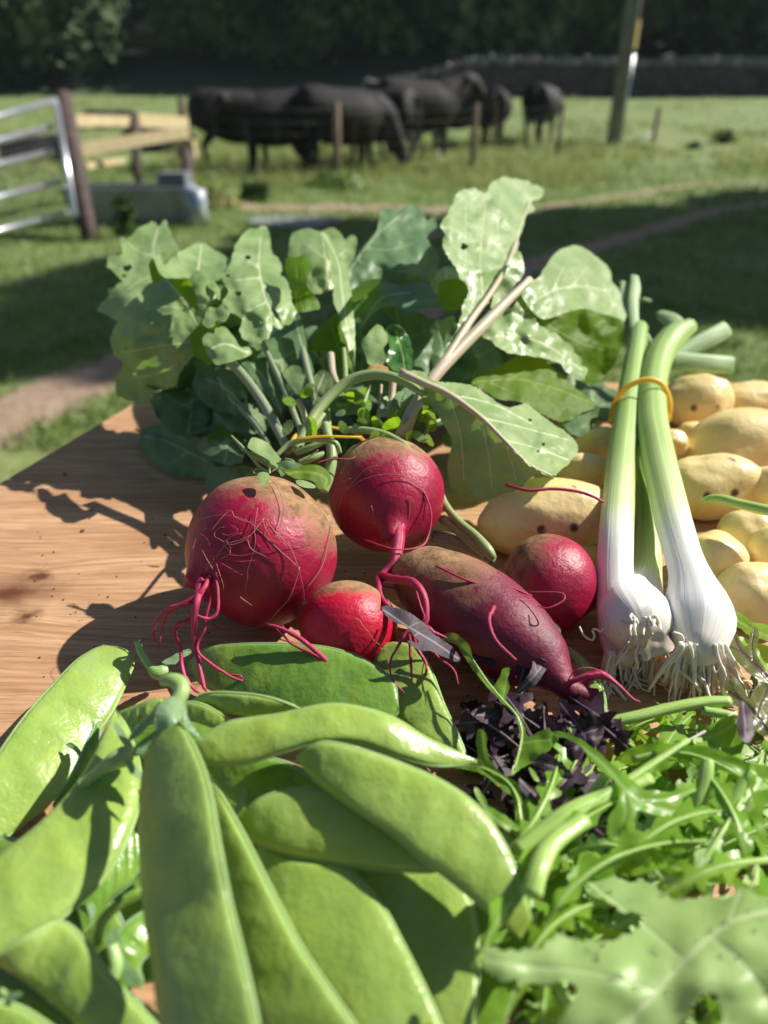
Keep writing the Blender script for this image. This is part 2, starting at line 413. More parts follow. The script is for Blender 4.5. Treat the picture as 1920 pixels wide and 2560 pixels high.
def onion_mat():
    m, n, l, b = newmat('spring onion')
    a = attr(n, 'a'); bb = attr(n, 'b')
    cx = N_(n, "ShaderNodeCombineXYZ"); l.new(math_(n, l, 'MULTIPLY', bb, 60), cx.inputs[0]); l.new(math_(n, l, 'MULTIPLY', a, 1.4), cx.inputs[1])
    st = tex(n, l, 1.0, 4, vec=cx.outputs[0])
    # a: 0 roots ... 1 top
    g = ramp(n, l, a, [(0, (.80, .78, .70)), (.05, (.84, .83, .80)), (.17, (.84, .85, .80)), (.27, (.68, .78, .42)), (.42, (.50, .64, .24)), (.8, (.42, .58, .18)), (1, (.36, .50, .18))])
    g2 = ramp(n, l, a, [(0, (.72, .66, .52)), (.05, (.80, .80, .76)), (.17, (.80, .82, .75)), (.26, (.50, .64, .26)), (.42, (.28, .44, .11)), (.8, (.22, .38, .09)), (1, (.20, .34, .10))])
    col = mixc(n, l, ramp(n, l, st, [(.38, (0, 0, 0)), (.62, (1, 1, 1))]), g, g2)
    l.new(col, b.inputs['Base Color']); b.inputs['Roughness'].default_value = .42
    b.inputs['Subsurface Weight'].default_value = .25; b.inputs['Subsurface Radius'].default_value = (.6, .6, .5); b.inputs['Subsurface Scale'].default_value = .005
    bump(n, l, b, st, .35, .0009)
    return m
M['onion'] = onion_mat()
M['onion_top'] = stalk_mat('onion green top', (.20, .35, .13), (.38, .50, .26), rough=.6)
def plain(name, col, rough=.5, metal=0, col2=None, sc=8, bm=0, kind='Object', spec=.5, stretch=None, bdist=.01):
    m, n, l, b = newmat(name)
    if col2:
        t = tex(n, l, sc, 5, .6, kind=kind, stretch=stretch)
        l.new(mixc(n, l, ramp(n, l, t, [(.35, (0, 0, 0)), (.65, (1, 1, 1))]), col, col2), b.inputs['Base Color'])
        if bm: bump(n, l, b, t, bm, bdist)
    else: b.inputs['Base Color'].default_value = col+(1,)
    b.inputs['Roughness'].default_value = rough; b.inputs['Metallic'].default_value = metal
    b.inputs['Specular IOR Level'].default_value = spec
    return m
M['band'] = plain('rubber band', (.75, .36, .02), .4, 0, (.85, .46, .04), 200)
M['band'].node_tree.nodes["Principled BSDF"].inputs['Subsurface Weight'].default_value = .3
M['soil'] = plain('root plate', (.50, .38, .25), .7, 0, (.66, .56, .42), 300, .6, bdist=.001)
M['dry'] = plain('dry leaf', (.30, .16, .05), .7, 0, (.45, .27, .10), 200, .5, bdist=.001)
# ================================================================== SETTING
def gz(x, y):
    s = min(max((y-12.5)/24.0, 0), 1); s = s*s*(3-2*s)
    z = 1.12*s
    if y > 38: z += (y-38)*.26 + .6*math.sin(x*.06)*min((y-38)/20, 1)
    return z + .03*math.sin(x*.7+1)*math.sin(y*.5) * (1 if y > 2 else 0)
def G(px, py, lift=0.0):
    d = .8
    while d < 200:
        p = Pd(px, py, d)
        if p[2] <= gz(p[0], p[1]) + lift: return p
        d *= 1.004
    return p
# soil tracks (real strips of bare earth on the ground)
tracks = [([G(2300, 400), G(1920, 455), G(1700, 468), G(1560, 490), G(1400, 512), G(1200, 560), G(900, 640), G(600, 760)], .10),
          ([G(2300, 470), G(1920, 510), G(1780, 530), G(1600, 585), G(1400, 640), G(1200, 720), G(900, 850)], .12),
          ([G(-500, 1250), G(-150, 1130), G(0, 1065), G(150, 980), G(280, 930), G(420, 860), G(620, 800)], .15),
          ([G(480, 500), G(640, 520), G(800, 520), G(960, 520), G(1150, 530)], .22)]
ys = np.r_[np.linspace(-6, 2, 10), np.geomspace(2.2, 14, 150), np.linspace(14.3, 38, 60), np.linspace(39, 200, 45)]
xs_n = 150
gv = []; soil = []
for y in ys:
    half = 9 + abs(y)*1.0
    for i in range(xs_n):
        x = (i/(xs_n-1)*2-1); x = half*(abs(x)**1.25)*(1 if x > 0 else -1)
        gv.append((x, y, gz(x, y) + (.02*n3((x, y, 0), 2.5) if y > 1 else 0)))
gv = np.array(gv)
soil = np.zeros(len(gv))
for line, w in tracks:
    ln = np.array([p[:2] for p in line]); d = segdist(gv[:, :2], ln)
    soil = np.maximum(soil, np.clip(1.5-d/w*.8, 0, 1))
gf = [(j*xs_n+i, j*xs_n+i+1, (j+1)*xs_n+i+1, (j+1)*xs_n+i) for j in range(len(ys)-1) for i in range(xs_n-1)]
m, n, l, b = newmat('pasture')
ta = tex(n, l, 1.2, 5); tb = tex(n, l, 14, 5, .7)
gcol = mixc(n, l, ramp(n, l, ta, [(.35, (0, 0, 0)), (.65, (1, 1, 1))]), (.15, .22, .055), (.27, .30, .11))
gcol = mixc(n, l, ramp(n, l, tb, [(.4, (0, 0, 0)), (.7, (1, 1, 1))]), gcol, (.09, .15, .035))
sy_ = n.new('ShaderNodeSeparateXYZ'); tc_ = n.new('ShaderNodeTexCoord'); l.new(tc_.outputs['Object'], sy_.inputs[0])
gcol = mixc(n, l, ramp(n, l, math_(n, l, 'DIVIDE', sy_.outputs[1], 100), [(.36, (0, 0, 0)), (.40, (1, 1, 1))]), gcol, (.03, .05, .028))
scol = mixc(n, l, ramp(n, l, tb, [(.3, (0, 0, 0)), (.7, (1, 1, 1))]), (.26, .17, .11), (.40, .30, .21))
sf = math_(n, l, 'ADD', attr(n, 'soil'), math_(n, l, 'MULTIPLY', math_(n, l, 'SUBTRACT', tex(n, l, 5, 5), .5), 1.1))
sf = ramp(n, l, sf, [(.45, (0, 0, 0)), (.75, (1, 1, 1))])
l.new(mixc(n, l, sf, gcol, scol), b.inputs['Base Color']); b.inputs['Roughness'].default_value = .9
bump(n, l, b, tb, .6, .03)
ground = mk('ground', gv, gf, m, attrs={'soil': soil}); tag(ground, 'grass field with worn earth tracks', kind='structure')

def near_soil(p2):
    s = np.zeros(len(p2))
    for line, w in tracks:
        s = np.maximum(s, np.clip(1.5-segdist(p2, np.array([q[:2] for q in line]))/w*.8, 0, 1))
    return s
def blades(name, pts, h, w, mat, kind='stuff', label=None, cat=None, lean=.5):
    rng = np.random.RandomState(3); n_ = len(pts)
    z = np.array([gz(x, y) for x, y in pts]); a = rng.uniform(0, 6.28, n_)
    dx, dy = np.cos(a)*w/2, np.sin(a)*w/2; lx = rng.normal(0, lean, n_)*h; ly = rng.normal(0, lean, n_)*h
    v = np.zeros((n_, 5, 3))
    for k, (s, ww) in enumerate(((0, -1), (0, 1), (.55, .8), (.55, -.8), (1, 0))):
        v[:, k, 0] = pts[:, 0]+dx*ww+lx*s*s; v[:, k, 1] = pts[:, 1]+dy*ww+ly*s*s; v[:, k, 2] = z-.005+h*s
    f = []
    for i in range(n_):
        q = i*5; f.append((q, q+1, q+2, q+3)); f.append((q+3, q+2, q+4))
    o = mk(name, v.reshape(-1, 3), f, mat)
    tag(o, label, cat, None, kind); return o
def grass_mat(name, c1, c2):
    m, n, l, b = newmat(name)
    col = mixc(n, l, ramp(n, l, tex(n, l, 3, 5, .7), [(.35, (0, 0, 0)), (.65, (1, 1, 1))]), c1, c2)
    l.new(col, b.inputs['Base Color']); b.inputs['Roughness'].default_value = .5
    translucent(m, col, .4); return m
M['grass'] = grass_mat('grass', (.12, .23, .04), (.26, .33, .10))
M['tall_grass'] = grass_mat('tall grass', (.20, .30, .07), (.44, .42, .18))
rng = np.random.RandomState(11)
yy = 2.1*(14/2.1)**rng.uniform(0, 1, 90000); xx = rng.uniform(-1, 1, 90000)*(1.0+yy*.78)
pts = np.c_[xx, yy]; pts = pts[near_soil(pts) < rng.uniform(.25, .95, len(pts))]
blades('short_grass', pts, np.clip(rng.normal(.035, .015, len(pts)), .015, .09)*(1+.5*(pts[:, 1] > 6)), .006+pts[:, 1]*.0009, M['grass'], label='short green grass of the field', cat='grass')
c = [G(rng.uniform(430, 1500), rng.uniform(355, 470)) for _ in range(260)]
pts = np.concatenate([np.array([q[:2]])+rng.normal(0, .22, (60, 2)) for q in c])
blades('tall_grass', pts, np.clip(rng.normal(.12, .07, len(pts)), .04, .38), .014, M['tall_grass'], label='long seeding grass along the stock fence', cat='grass', lean=.25)

rng = np.random.RandomState(17)
yy = 12*(33/12)**rng.uniform(0, 1, 26000); xx = rng.uniform(-1, 1, 26000)*yy*.75
pts = np.c_[xx, yy]; nn_ = np.array([noise.noise(Vector((x*.5, y*.35, 4)))+.6*noise.noise(Vector((x*1.7, y*1.2, 9))) for x, y in pts])
pts = pts[nn_ > rng.uniform(-.1, .35, len(pts))]
blades('field_grass', pts, np.clip(rng.normal(.10, .05, len(pts)), .04, .3), .05, M['tall_grass'], label='clumpy longer grass of the far field', cat='grass', lean=.3)
# puddle
pc = G(735, 562)
pv = [(pc[0]+.42*math.cos(t)*(1+.2*math.sin(3*t)), pc[1]+.42*math.sin(t)*(1+.15*math.cos(2*t)), gz(pc[0], pc[1])+.03) for t in np.linspace(0, 6.283, 40, endpoint=False)]
m, n, l, b = newmat('sky toned water'); b.inputs['Base Color'].default_value = (.42, .43, .45, 1); b.inputs['Roughness'].default_value = .2  # sky reflection put into the pale grey base colour
bump(n, l, b, tex(n, l, 12, 2), .1, .01)
tag(mk('puddle', pv, [list(range(40))], m), 'small puddle reflecting the sky', kind='structure')

# ------------------------------------------------------------------ trees
def crown_geo(rng, rx, rz, nleaf, size, lobes=26):
    """leaf clumps through an uneven volume of overlapping lobes, gaps between them"""
    lc = []
    for _ in range(lobes):
        d = rng.normal(0, 1, 3); d /= np.linalg.norm(d); r_ = rng.uniform(.35, .85)
        lc.append((d*r_*np.array([rx, rx, rz]), rng.uniform(.28, .5)*rx))
    vs = []; fs = []
    for _ in range(nleaf):
        c, r_ = lc[rng.randint(len(lc))]
        d = rng.normal(0, 1, 3); d /= np.linalg.norm(d); p = c + d*r_*rng.uniform(.6, 1.05)
        nn = nz(d + rng.normal(0, .7, 3)); t1 = nz(np.cross(nn, rng.normal(0, 1, 3))); t2 = np.cross(nn, t1)
        s = size*rng.uniform(.5, 1.4); k = len(vs)
        vs += [p-t1*s-t2*s*.4, p+t2*s*.7-t1*s*.1, p+t1*s+t2*s*.2, p-t2*s*.8+t1*s*.2]; fs.append((k, k+1, k+2, k+3))
    return vs, fs
def crown_mat(name, c1, c2):
    m, n, l, b = newmat(name)
    oi = n.new("ShaderNodeObjectInfo")
    col = mixc(n, l, ramp(n, l, tex(n, l, .5, 4), [(.35, (0, 0, 0)), (.65, (1, 1, 1))]), c1, c2)
    hv = n.new("ShaderNodeHueSaturation"); l.new(col, hv.inputs['Color']); l.new(math_(n, l, 'ADD', math_(n, l, 'MULTIPLY', oi.outputs['Random'], 1.1), .45), hv.inputs['Value'])
    l.new(hv.outputs[0], b.inputs['Base Color']); b.inputs['Roughness'].default_value = .7; b.inputs['Specular IOR Level'].default_value = .15
    return m
M['crown'] = crown_mat('woodland foliage', (.055, .10, .05), (.13, .19, .08))
M['crown_near'] = crown_mat('tree foliage', (.03, .07, .015), (.06, .11, .025))
M['bark'] = plain('bark', (.06, .045, .03), .9, 0, (.12, .09, .06), 6, .6, bdist=.03)
def make_tree(label, group, seed, rx, rz, trunk_h, nleaf, size, mat, loc):
    rng = np.random.RandomState(seed)
    t = thing('broadleaf_tree', label, 'tree', loc, group)
    L = np.array(loc)
    g = Geo()
    top = L+np.array([0, 0, trunk_h+rz*.9])
    g.tube([L-np.array([0, 0, .3]), L+np.array([.1, 0, trunk_h*.5]), L+np.array([0, .1, trunk_h]), top], [rx*.09, rx*.07, rx*.055, rx*.02], 10)
    for k in range(7):
        a = k*2.4+seed; h0 = trunk_h*rng.uniform(.7, 1.1); e = L+np.array([math.cos(a)*rx*.7, math.sin(a)*rx*.7, h0+rz*rng.uniform(.3, 1.1)])
        g.tube([L+np.array([0, 0, h0]), (L+e)/2+np.array([0, 0, h0*.62]), e], [rx*.04, rx*.025, rx*.008], 6)
    g.mk('trunk', M['bark'], t)
    v, f = crown_geo(rng, rx, rz, nleaf, size)
    v = np.array(v)+L+np.array([0, 0, trunk_h+rz*.75])
    mk('crown', v, f, mat, t, smooth=False)
    return t
def copy_tree(o, parent=None):
    c = o.copy(); COL.objects.link(c); c.parent = parent
    for ch in o.children: copy_tree(ch, c)
    return c
proto = [make_tree('x', 'trees of the dark wood behind the field', 20+i, rx, rz, th, 5200, .34, M['crown'], (0, 0, 0)) for i, (rx, rz, th) in enumerate([(4.6, 4.2, .9), (3.8, 3.4, .5), (5.4, 4.6, 1.0)])]
spots = [(-31, 47), (-25, 44), (-19.8, 46), (-16.6, 42), (-8.2, 46), (-3.5, 44), (2, 47), (7.5, 45), (13, 46.5), (18.5, 44.5), (24, 47), (30, 45), (36, 48),
         (-34, 56), (-27, 54), (-21, 58), (-3, 55), (4, 57), (11, 54.5), (18, 57), (25, 55), (32, 57), (40, 60), (-12, 62), (0, 66), (14, 67), (28, 68), (-26, 67)]
pos_words = ['at the left end', 'by the left end', 'left of the gate post', 'over the wooden pen', 'behind the leftmost cow', 'behind the herd', 'over the middle of the herd', 'where the stone wall begins', 'over the stone wall', 'left of the utility pole', 'right of the utility pole', 'over the wall end', 'beyond the right edge']
rg = random.Random(5); used = set()
for i, (x, y) in enumerate(spots):
    k = i % 3; t = proto[k] if k not in used else copy_tree(proto[k]); used.add(k)
    t.location = (x, y, gz(x, y)-.3); t.rotation_euler.z = rg.uniform(0, 6.28); s = rg.uniform(.85, 1.25); t.scale = (s, s, s*rg.uniform(.9, 1.1))
    if i < 13: t['label'] = 'dark broadleaf tree in the front row of the wood, ' + pos_words[i]
    else: t['label'] = 'dark tree deep in the wood on the hillside'
# tall field trees outside the right of the picture: they cast the broad band of shade
for i, (x, y, rx, rz, th) in enumerate([(8.6, 8.9, 2.2, 4.7, 2.6), (13.0, 9.9, 3.1, 4.0, 4.6)]):
    make_tree(['tall tree to the right that shades the near grass', 'taller tree to the right, farther up the field'][i], 'field trees beside the yard', 40+i, rx, rz, th, 9000, .27, M['crown_near'], (x, y, gz(x, y)))

# ------------------------------------------------------------------ pale barn in the wood
bx, by = -14.0, 51
def box_geo(c, s, rz=0.0, taper=1.0):
    v = []
    for k in range(8):
        p = np.array([(k & 1)-.5, ((k >> 1) & 1)-.5, ((k >> 2) & 1)-.5])
        q = p*np.array(s)
        if k >> 2: q[:2] *= taper
        x = q[0]*math.cos(rz)-q[1]*math.sin(rz); y = q[0]*math.sin(rz)+q[1]*math.cos(rz)
        v.append((c[0]+x, c[1]+y, c[2]+q[2]))
    return v, [(0, 2, 3, 1), (4, 5, 7, 6), (0, 1, 5, 4), (2, 6, 7, 3), (0, 4, 6, 2), (1, 3, 7, 5)]
M['barn'] = plain('barn render', (.26, .20, .155), .9, 0, (.34, .27, .21), 1.5, .3)
M['slate'] = plain('slate', (.08, .08, .09), .7, 0, (.13, .13, .14), 3, .3)
bz = gz(bx, by)
barn = thing('stone_barn', 'pale stone barn half hidden between dark trees at top left', 'barn', (bx, by, bz))
v, f = box_geo((bx, by, bz+3.6), (4.4, 5, 8.4)); mk('wall', v, f, M['barn'], barn, smooth=False)
hh = bz+7.8
mk('roof', [(bx-2.7, by-2.9, hh), (bx+2.7, by-2.9, hh), (bx+2.7, by+2.9, hh), (bx-2.7, by+2.9, hh), (bx-2.7, by, hh+1.8), (bx+2.7, by, hh+1.8)],
   [(0, 1, 5, 4), (2, 3, 4, 5), (0, 4, 3), (1, 2, 5), (0, 3, 2, 1)], M['slate'], barn, smooth=False)
v, f = box_geo((bx+.6, by-2.52, bz+1.3), (1.6, .1, 2.4)); mk('door', v, f, plain('barn door', (.5, .5, .5), .6), barn, smooth=False)

# ------------------------------------------------------------------ dry stone wall
g = Geo(); gc = Geo(); rw = np.random.RandomState(2)
wl = [G(900, 244), G(1120, 240), G(1500, 238), G(1920, 238), G(2300, 238)]
wa = Pd(820, 0, 34.0); 
W0 = np.array([.2, 33.5]); W1 = np.array([24, 33.5])
stone_v, stone_f = [], []
for row in range(7):
    x = W0[0]-1
    while x < W1[0]:
        w_ = rw.uniform(.25, .6)
        hgt = 1.32 if 3.5 < x < 13.5 else (1.32-(3.5-x)*.20 if x <= 3.5 else 1.32-(x-13.5)*.06)
        hgt = max(hgt, .6); rh = hgt/7
        zb = gz(x, 33.5)+row*rh
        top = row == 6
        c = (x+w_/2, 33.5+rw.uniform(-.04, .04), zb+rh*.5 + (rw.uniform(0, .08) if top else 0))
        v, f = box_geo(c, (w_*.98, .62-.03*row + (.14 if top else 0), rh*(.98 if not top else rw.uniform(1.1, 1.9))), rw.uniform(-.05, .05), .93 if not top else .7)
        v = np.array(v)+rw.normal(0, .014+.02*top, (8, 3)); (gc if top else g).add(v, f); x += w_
M['wallstone'] = plain('wall stone', (.030, .026, .030), .8, 0, (.085, .078, .084), 3, .7, bdist=.05)
wall = g.mk('dry_stone_wall', M['wallstone'], None, smooth=False)
tag(wall, 'long dark dry stone wall across the field behind the cows', 'stone wall')
M['coping'] = plain('sunlit toned coping stone', (.10, .095, .10), .9, 0, (.28, .265, .26), 3, .7, bdist=.05)  # sunlit rim of the wall put into a paler stone colour
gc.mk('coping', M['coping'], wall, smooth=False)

# ------------------------------------------------------------------ cows
M['cow'] = plain('black cow hair', (.006, .006, .006), .75, 0, (.018, .016, .016), 9, .3, spec=.35)
M['cow_white'] = plain('pale cow hair', (.42, .38, .36), .6, 0, (.55, .5, .47), 9, .2)
M['dark_horn'] = plain('hoof horn', (.03, .025, .02), .5)
def cow_mesh(name, head='level', lying=False):
    """a cow standing along +X, feet at z = 0, as one remeshed surface"""
    g = Geo()
    def seg(pts, n_=16, sy=1.0, nseg=12):
        q = catmull(pts, n_); v, f, a, bb = tube_geo(q[:, :3], q[:, 3], nseg)
        v = np.array(v); g.add(v, f)
    dz = -.62 if lying else 0
    seg([(-.84, 0, 1.06+dz, .12), (-.78, 0, 1.04+dz, .30), (-.5, 0, .99+dz, .385), (-.05, 0, .89+dz, .44), (.38, 0, .90+dz, .42), (.66, 0, .98+dz, .33), (.85, 0, 1.05+dz, .22)], 24, nseg=18)
    if head == 'down': H_ = [(.62, 0, 1.02, .32), (.95, 0, .90, .24), (1.15, 0, .62, .17), (1.25, 0, .42, .16), (1.38, 0, .20, .11), (1.42, 0, .10, .09)]
    elif head == 'up': H_ = [(.62, 0, 1.04+dz, .32), (.88, 0, 1.16+dz, .25), (1.06, 0, 1.27+dz, .19), (1.20, 0, 1.28+dz, .16), (1.38, 0, 1.14+dz, .12), (1.46, 0, 1.06+dz, .10)]
    else: H_ = [(.62, 0, 1.03+dz, .32), (.92, .06, 1.10+dz, .24), (1.10, .14, 1.15+dz, .18), (1.22, .20, 1.12+dz, .16), (1.38, .28, .98+dz, .12), (1.44, .30, .91+dz, .09)]
    seg(H_, 18)
    e = H_[2]
    for s in (-1, 1): seg([(e[0], e[1]+s*.08, e[2]+.06, .04), (e[0]-.03, e[1]+s*.2, e[2]+.07, .05), (e[0]-.05, e[1]+s*.27, e[2]+.04, .015)], 8, nseg=8)
    seg([(-.80, 0, 1.22+dz, .05), (-.90, 0, 1.1+dz, .03), (-.90, 0, .75+max(dz, -.5), .022), (-.89, 0, .48+max(dz, -.35), .04), (-.89, 0, .38+max(dz, -.3), .012)], 12, nseg=8)
    if not lying:
        for s in (-1, 1):
            seg([(.52, s*.17, .92, .17), (.55, s*.18, .62, .095), (.53, s*.18, .45, .066), (.55, s*.18, .18, .046), (.56, s*.18, .07, .058), (.59, s*.18, .0, .065)], 18)
            seg([(-.55, s*.17, 1.0, .22), (-.48, s*.19, .74, .15), (-.60, s*.19, .52, .078), (-.68, s*.18, .42, .06), (-.62, s*.18, .16, .045), (-.60, s*.18, .06, .055), (-.57, s*.18, .0, .062)], 20)
    else:
        for s in (-1, 1):
            seg([(.45, s*.2, .30, .15), (.62, s*.3, .14, .08), (.90, s*.3, .09, .055), (1.02, s*.28, .07, .05)], 12)
            seg([(-.5, s*.22, .32, .22), (-.2, s*.42, .2, .12), (-.42, s*.5, .1, .06), (-.15, s*.52, .07, .05)], 14)
    o = mk(name, g.v, g.f, M['cow'])
    bpy.context.view_layer.objects.active = o
    r = o.modifiers.new('join', 'REMESH'); r.mode = 'VOXEL'; r.voxel_size = .028; r.use_smooth_shade = True
    s_ = o.modifiers.new('s', 'SMOOTH'); s_.iterations = 4
    dg = bpy.context.evaluated_depsgraph_get(); me = bpy.data.meshes.new_from_object(o.evaluated_get(dg)); me.name = name
    COL.objects.unlink(o); bpy.data.objects.remove(o)
    me.materials.clear(); me.materials.append(M['cow'])
    return me
ear_m = None
cow_me = {k: cow_mesh('cow_'+k, k) for k in ('level', 'down', 'up')}
cow_me['lying'] = cow_mesh('cow_lying', 'level', True)
cows = [(600, 424, 12, 'down', 'black cow at the left end of the herd, rump nearest the pen', 1.0),
        (705, 436, -160, 'level', 'black cow second from the left, side on behind the fence', 1.0),
        (850, 436, 28, 'down', 'black cow just right of the left fence post', 1.03),
        (950, 420, 150, 'level', 'black cow in the middle of the herd with its rump turned', 1.0),
        (1035, 402, 20, 'up', 'black cow with its raised head showing above the herd', 1.12),
        (1145, 372, 205, 'down', 'black cow behind the middle fence post', .95),
        (1230, 362, 78, 'level', 'narrow black cow seen from behind at the right of the close group', .95),
        (1345, 358, 64, 'level', 'black cow standing apart at the right', 1.0)]
for px, py, rz, k, lab, s in cows:
    p = G(px, py); o = bpy.data.objects.new('cow', cow_me[k]); COL.objects.link(o)
    o.location = (p[0], p[1], gz(p[0], p[1])-.01); o.rotation_euler.z = R(rz); o.scale = (s*.80, s*.92, s*.86)
    tag(o, lab, 'cow', 'black cows in the field')
for px, py, rz, lab in [(265, 322, 10, 'black cow lying down behind the top pen rail'), (420, 378, 190, 'black cow lying down behind the right end of the pen'), (85, 405, 5, 'black cow lying down seen through the gate')]:
    p = G(px, py); o = bpy.data.objects.new('cow', cow_me['lying']); COL.objects.link(o)
    o.location = (p[0], p[1], gz(p[0], p[1])); o.rotation_euler.z = R(rz); o.scale = (.62,)*3
    tag(o, lab, 'cow', 'black cows in the field')

# ------------------------------------------------------------------ stock fence
M['oldwood'] = plain('weathered wood', (.16, .11, .08), .85, 0, (.28, .21, .15), 5, .5, stretch=(3, 3, .6))
M['palewood'] = plain('pale rail wood', (.42, .34, .18), .8, 0, (.55, .46, .27), 6, .5, stretch=(.6, 3, 3))
M['wire'] = plain('galvanised wire', (.16, .16, .16), .6, .3)
M['galv'] = plain('galvanised steel', (.62, .64, .67), .32, .85, (.75, .77, .80), 9, .1)
fence = thing('stock_fence', 'wire stock fence with wooden posts in front of the cows', 'fence', G(845, 440))
posts = []
for px, py, ht, r_ in [(478, 470, 1.0, .045), (845, 468, .98, .05), (1180, 428, .95, .05), (1392, 395, .92, .045), (1632, 357, .72, .05), (1232, 372, .9, .035)]:
    p = G(px, py); p[2] = gz(p[0], p[1]); g = Geo()
    g.tube([p-[0, 0, .2], p+[0, 0, ht*.5], p+[.01, 0, ht-.02], p+[.01, 0, ht]], [r_*1.05, r_, r_*.95, r_*.7], 12)
    g.mk('post', M['oldwood'], fence)
    if px != 1232: posts.append((p, ht))
ends = [(G(480, 445), 1.0)]
seq = [(posts[0][0], 1.0), posts[1], posts[2], posts[3], posts[4]]
g = Geo()
for (p, h1), (q, h2) in zip(seq[:-1], seq[1:]):
    for k in range(7):
        t = k/6; a = p+[0, -.05, .08+t*(h1-.16)]; b_ = q+[0, -.05, .08+t*(h2-.16)]
        mid = (a+b_)/2-[0, 0, .02]
        g.tube([a, mid, b_], .0014, 5)
    nst = int(np.linalg.norm(p-q)/.32)
    for k in range(1, nst):
        t = k/nst; c = p*(1-t)+q*t
        g.tube([c+[0, -.05, .07], c+[0, -.05, (h1*(1-t)+h2*t)-.22]], .0009, 4)
g.mk('wire_mesh', M['wire'], fence)
p = G(1600, 362); g = Geo(); p[2] = gz(p[0], p[1])+.05
g.tube([p-[.25, .1, .03], p+[0, 0, .05], p+[.22, .05, .14]], [.03, .06, .05], 8, flat=.4)
tag(g.mk('feed_sack', plain('pale sack', (.6, .6, .58), .6), None), 'pale crumpled sack at the foot of the short post', 'sack')

# utility pole
p = G(1532, 362); p[2] = gz(p[0], p[1])
pole = thing('utility_pole', 'tall weathered utility pole with a pale marker plate, right of the cows', 'utility pole', p)
g = Geo(); g.tube([p-[0, 0, .4], p+[0, 0, 4], p+[0, 0, 8.5]], [.165, .15, .12], 18); g.mk('pole_shaft', plain('grey pole wood', (.13, .13, .125), .85, 0, (.24, .235, .22), 5, .5, stretch=(3, 3, .6)), pole)
s = nz(np.array([.8, -.6, 0])); c = p+s*.165
v, f = box_geo(c+[0, 0, 2.05], (.10, .03, .5), math.atan2(s[1], s[0])+math.pi/2); mk('marker_plate', v, f, plain('yellow marker', (.60, .50, .16), .5), pole, smooth=False)
g = Geo(); g.tube([c*1.0+[0, 0, .1], c+[0, 0, 1.7]], .022, 8); g.mk('cable_guard', M['galv'], pole)

# ------------------------------------------------------------------ gate, pen, trough
gate = thing('field_gate', 'galvanised metal field gate with horizontal tube rails at the left', 'gate', G(150, 560))
D1, D0 = 6.0, 5.2
for k, (yl, yr) in enumerate([(292, 251), (352, 318), (412, 377), (494, 453), (578, 532)]):
    a = Pd(-10, yl, D0+.15); b_ = Pd([140, 128, 132, 152, 172][k], yr, D1); a2 = a+(a-b_)*1.2
    g = Geo(); g.tube([a2, a, b_], .024, 10); g.mk('rail', M['galv'], gate)
g = Geo(); g.tube([Pd(138, 248, D1), Pd(188, 540, D1-.35)], .026, 10); g.mk('gate_stile', M['galv'], gate)
g = Geo()
for k in range(9):
    t = k/8; a = Pd(140+46*t, 330+200*t, D1-.1); b_ = Pd(-10, 362+216*t, D0+.15); g.tube([a, b_, b_+(b_-a)*1.2], .0016, 4)
for k in range(14):
    t = k/14; g.tube([Pd(140-170*t, 330+40*t, D1-.8*t), Pd(180-200*t, 530+45*t, D1-.25-.6*t)], .0013, 4)
g.mk('wire_mesh', M['wire'], gate)

pen = thing('wooden_pen', 'wooden pen of pale rails between dark posts beside the gate', 'pen fence', G(320, 560))
def rail(a, b_, w, h, mat=M['palewood']):
    a, b_ = np.array(a), np.array(b_); d = b_-a; L_ = np.linalg.norm(d); d /= L_
    e = nz(np.cross(d, [0, 0, 1])); u = np.cross(e, d); v = []
    for s in (0, L_):
        for x, y in ((-1, -1), (1, -1), (1, 1), (-1, 1)): v.append(a+d*s+e*x*w/2+u*y*h/2)
    g = Geo(); g.add(v, [(0, 3, 2, 1), (4, 5, 6, 7), (0, 1, 5, 4), (1, 2, 6, 5), (2, 3, 7, 6), (3, 0, 4, 7)]); return g.mk('rail', mat, pen, smooth=False)
rail(Pd(183, 301, 6.4), Pd(325, 303, 7.6), .04, .10)
rail(Pd(345, 300, 7.6), Pd(468, 308, 8.6), .04, .13)
rail(Pd(190, 376, 6.3), Pd(470, 330, 7.2), .05, .105)
rail(Pd(212, 415, 6.3), Pd(310, 400, 7.4), .04, .05)
M['darkwood'] = plain('dark creosoted wood', (.045, .03, .028), .8, 0, (.10, .065, .055), 6, .5, stretch=(3, 3, .6))
for a, b_, r_ in [(Pd(160, 240, 6.1), Pd(218, 565, 5.75), .07), (Pd(338, 290, 7.6), Pd(342, 420, 7.4), .045), (Pd(462, 335, 7.3), Pd(474, 500, 7.0), .06)]:
    g = Geo(); g.tube([a, a*.5+b_*.5, b_, b_-[0, 0, .3]], [r_*.95, r_, r_, r_], 14); g.mk('post', M['darkwood'], pen)
v, f = box_geo(Pd(465, 372, 7.25), (.19, .12, .16)); mk('rail_end', v, f, M['palewood'], pen, smooth=False)

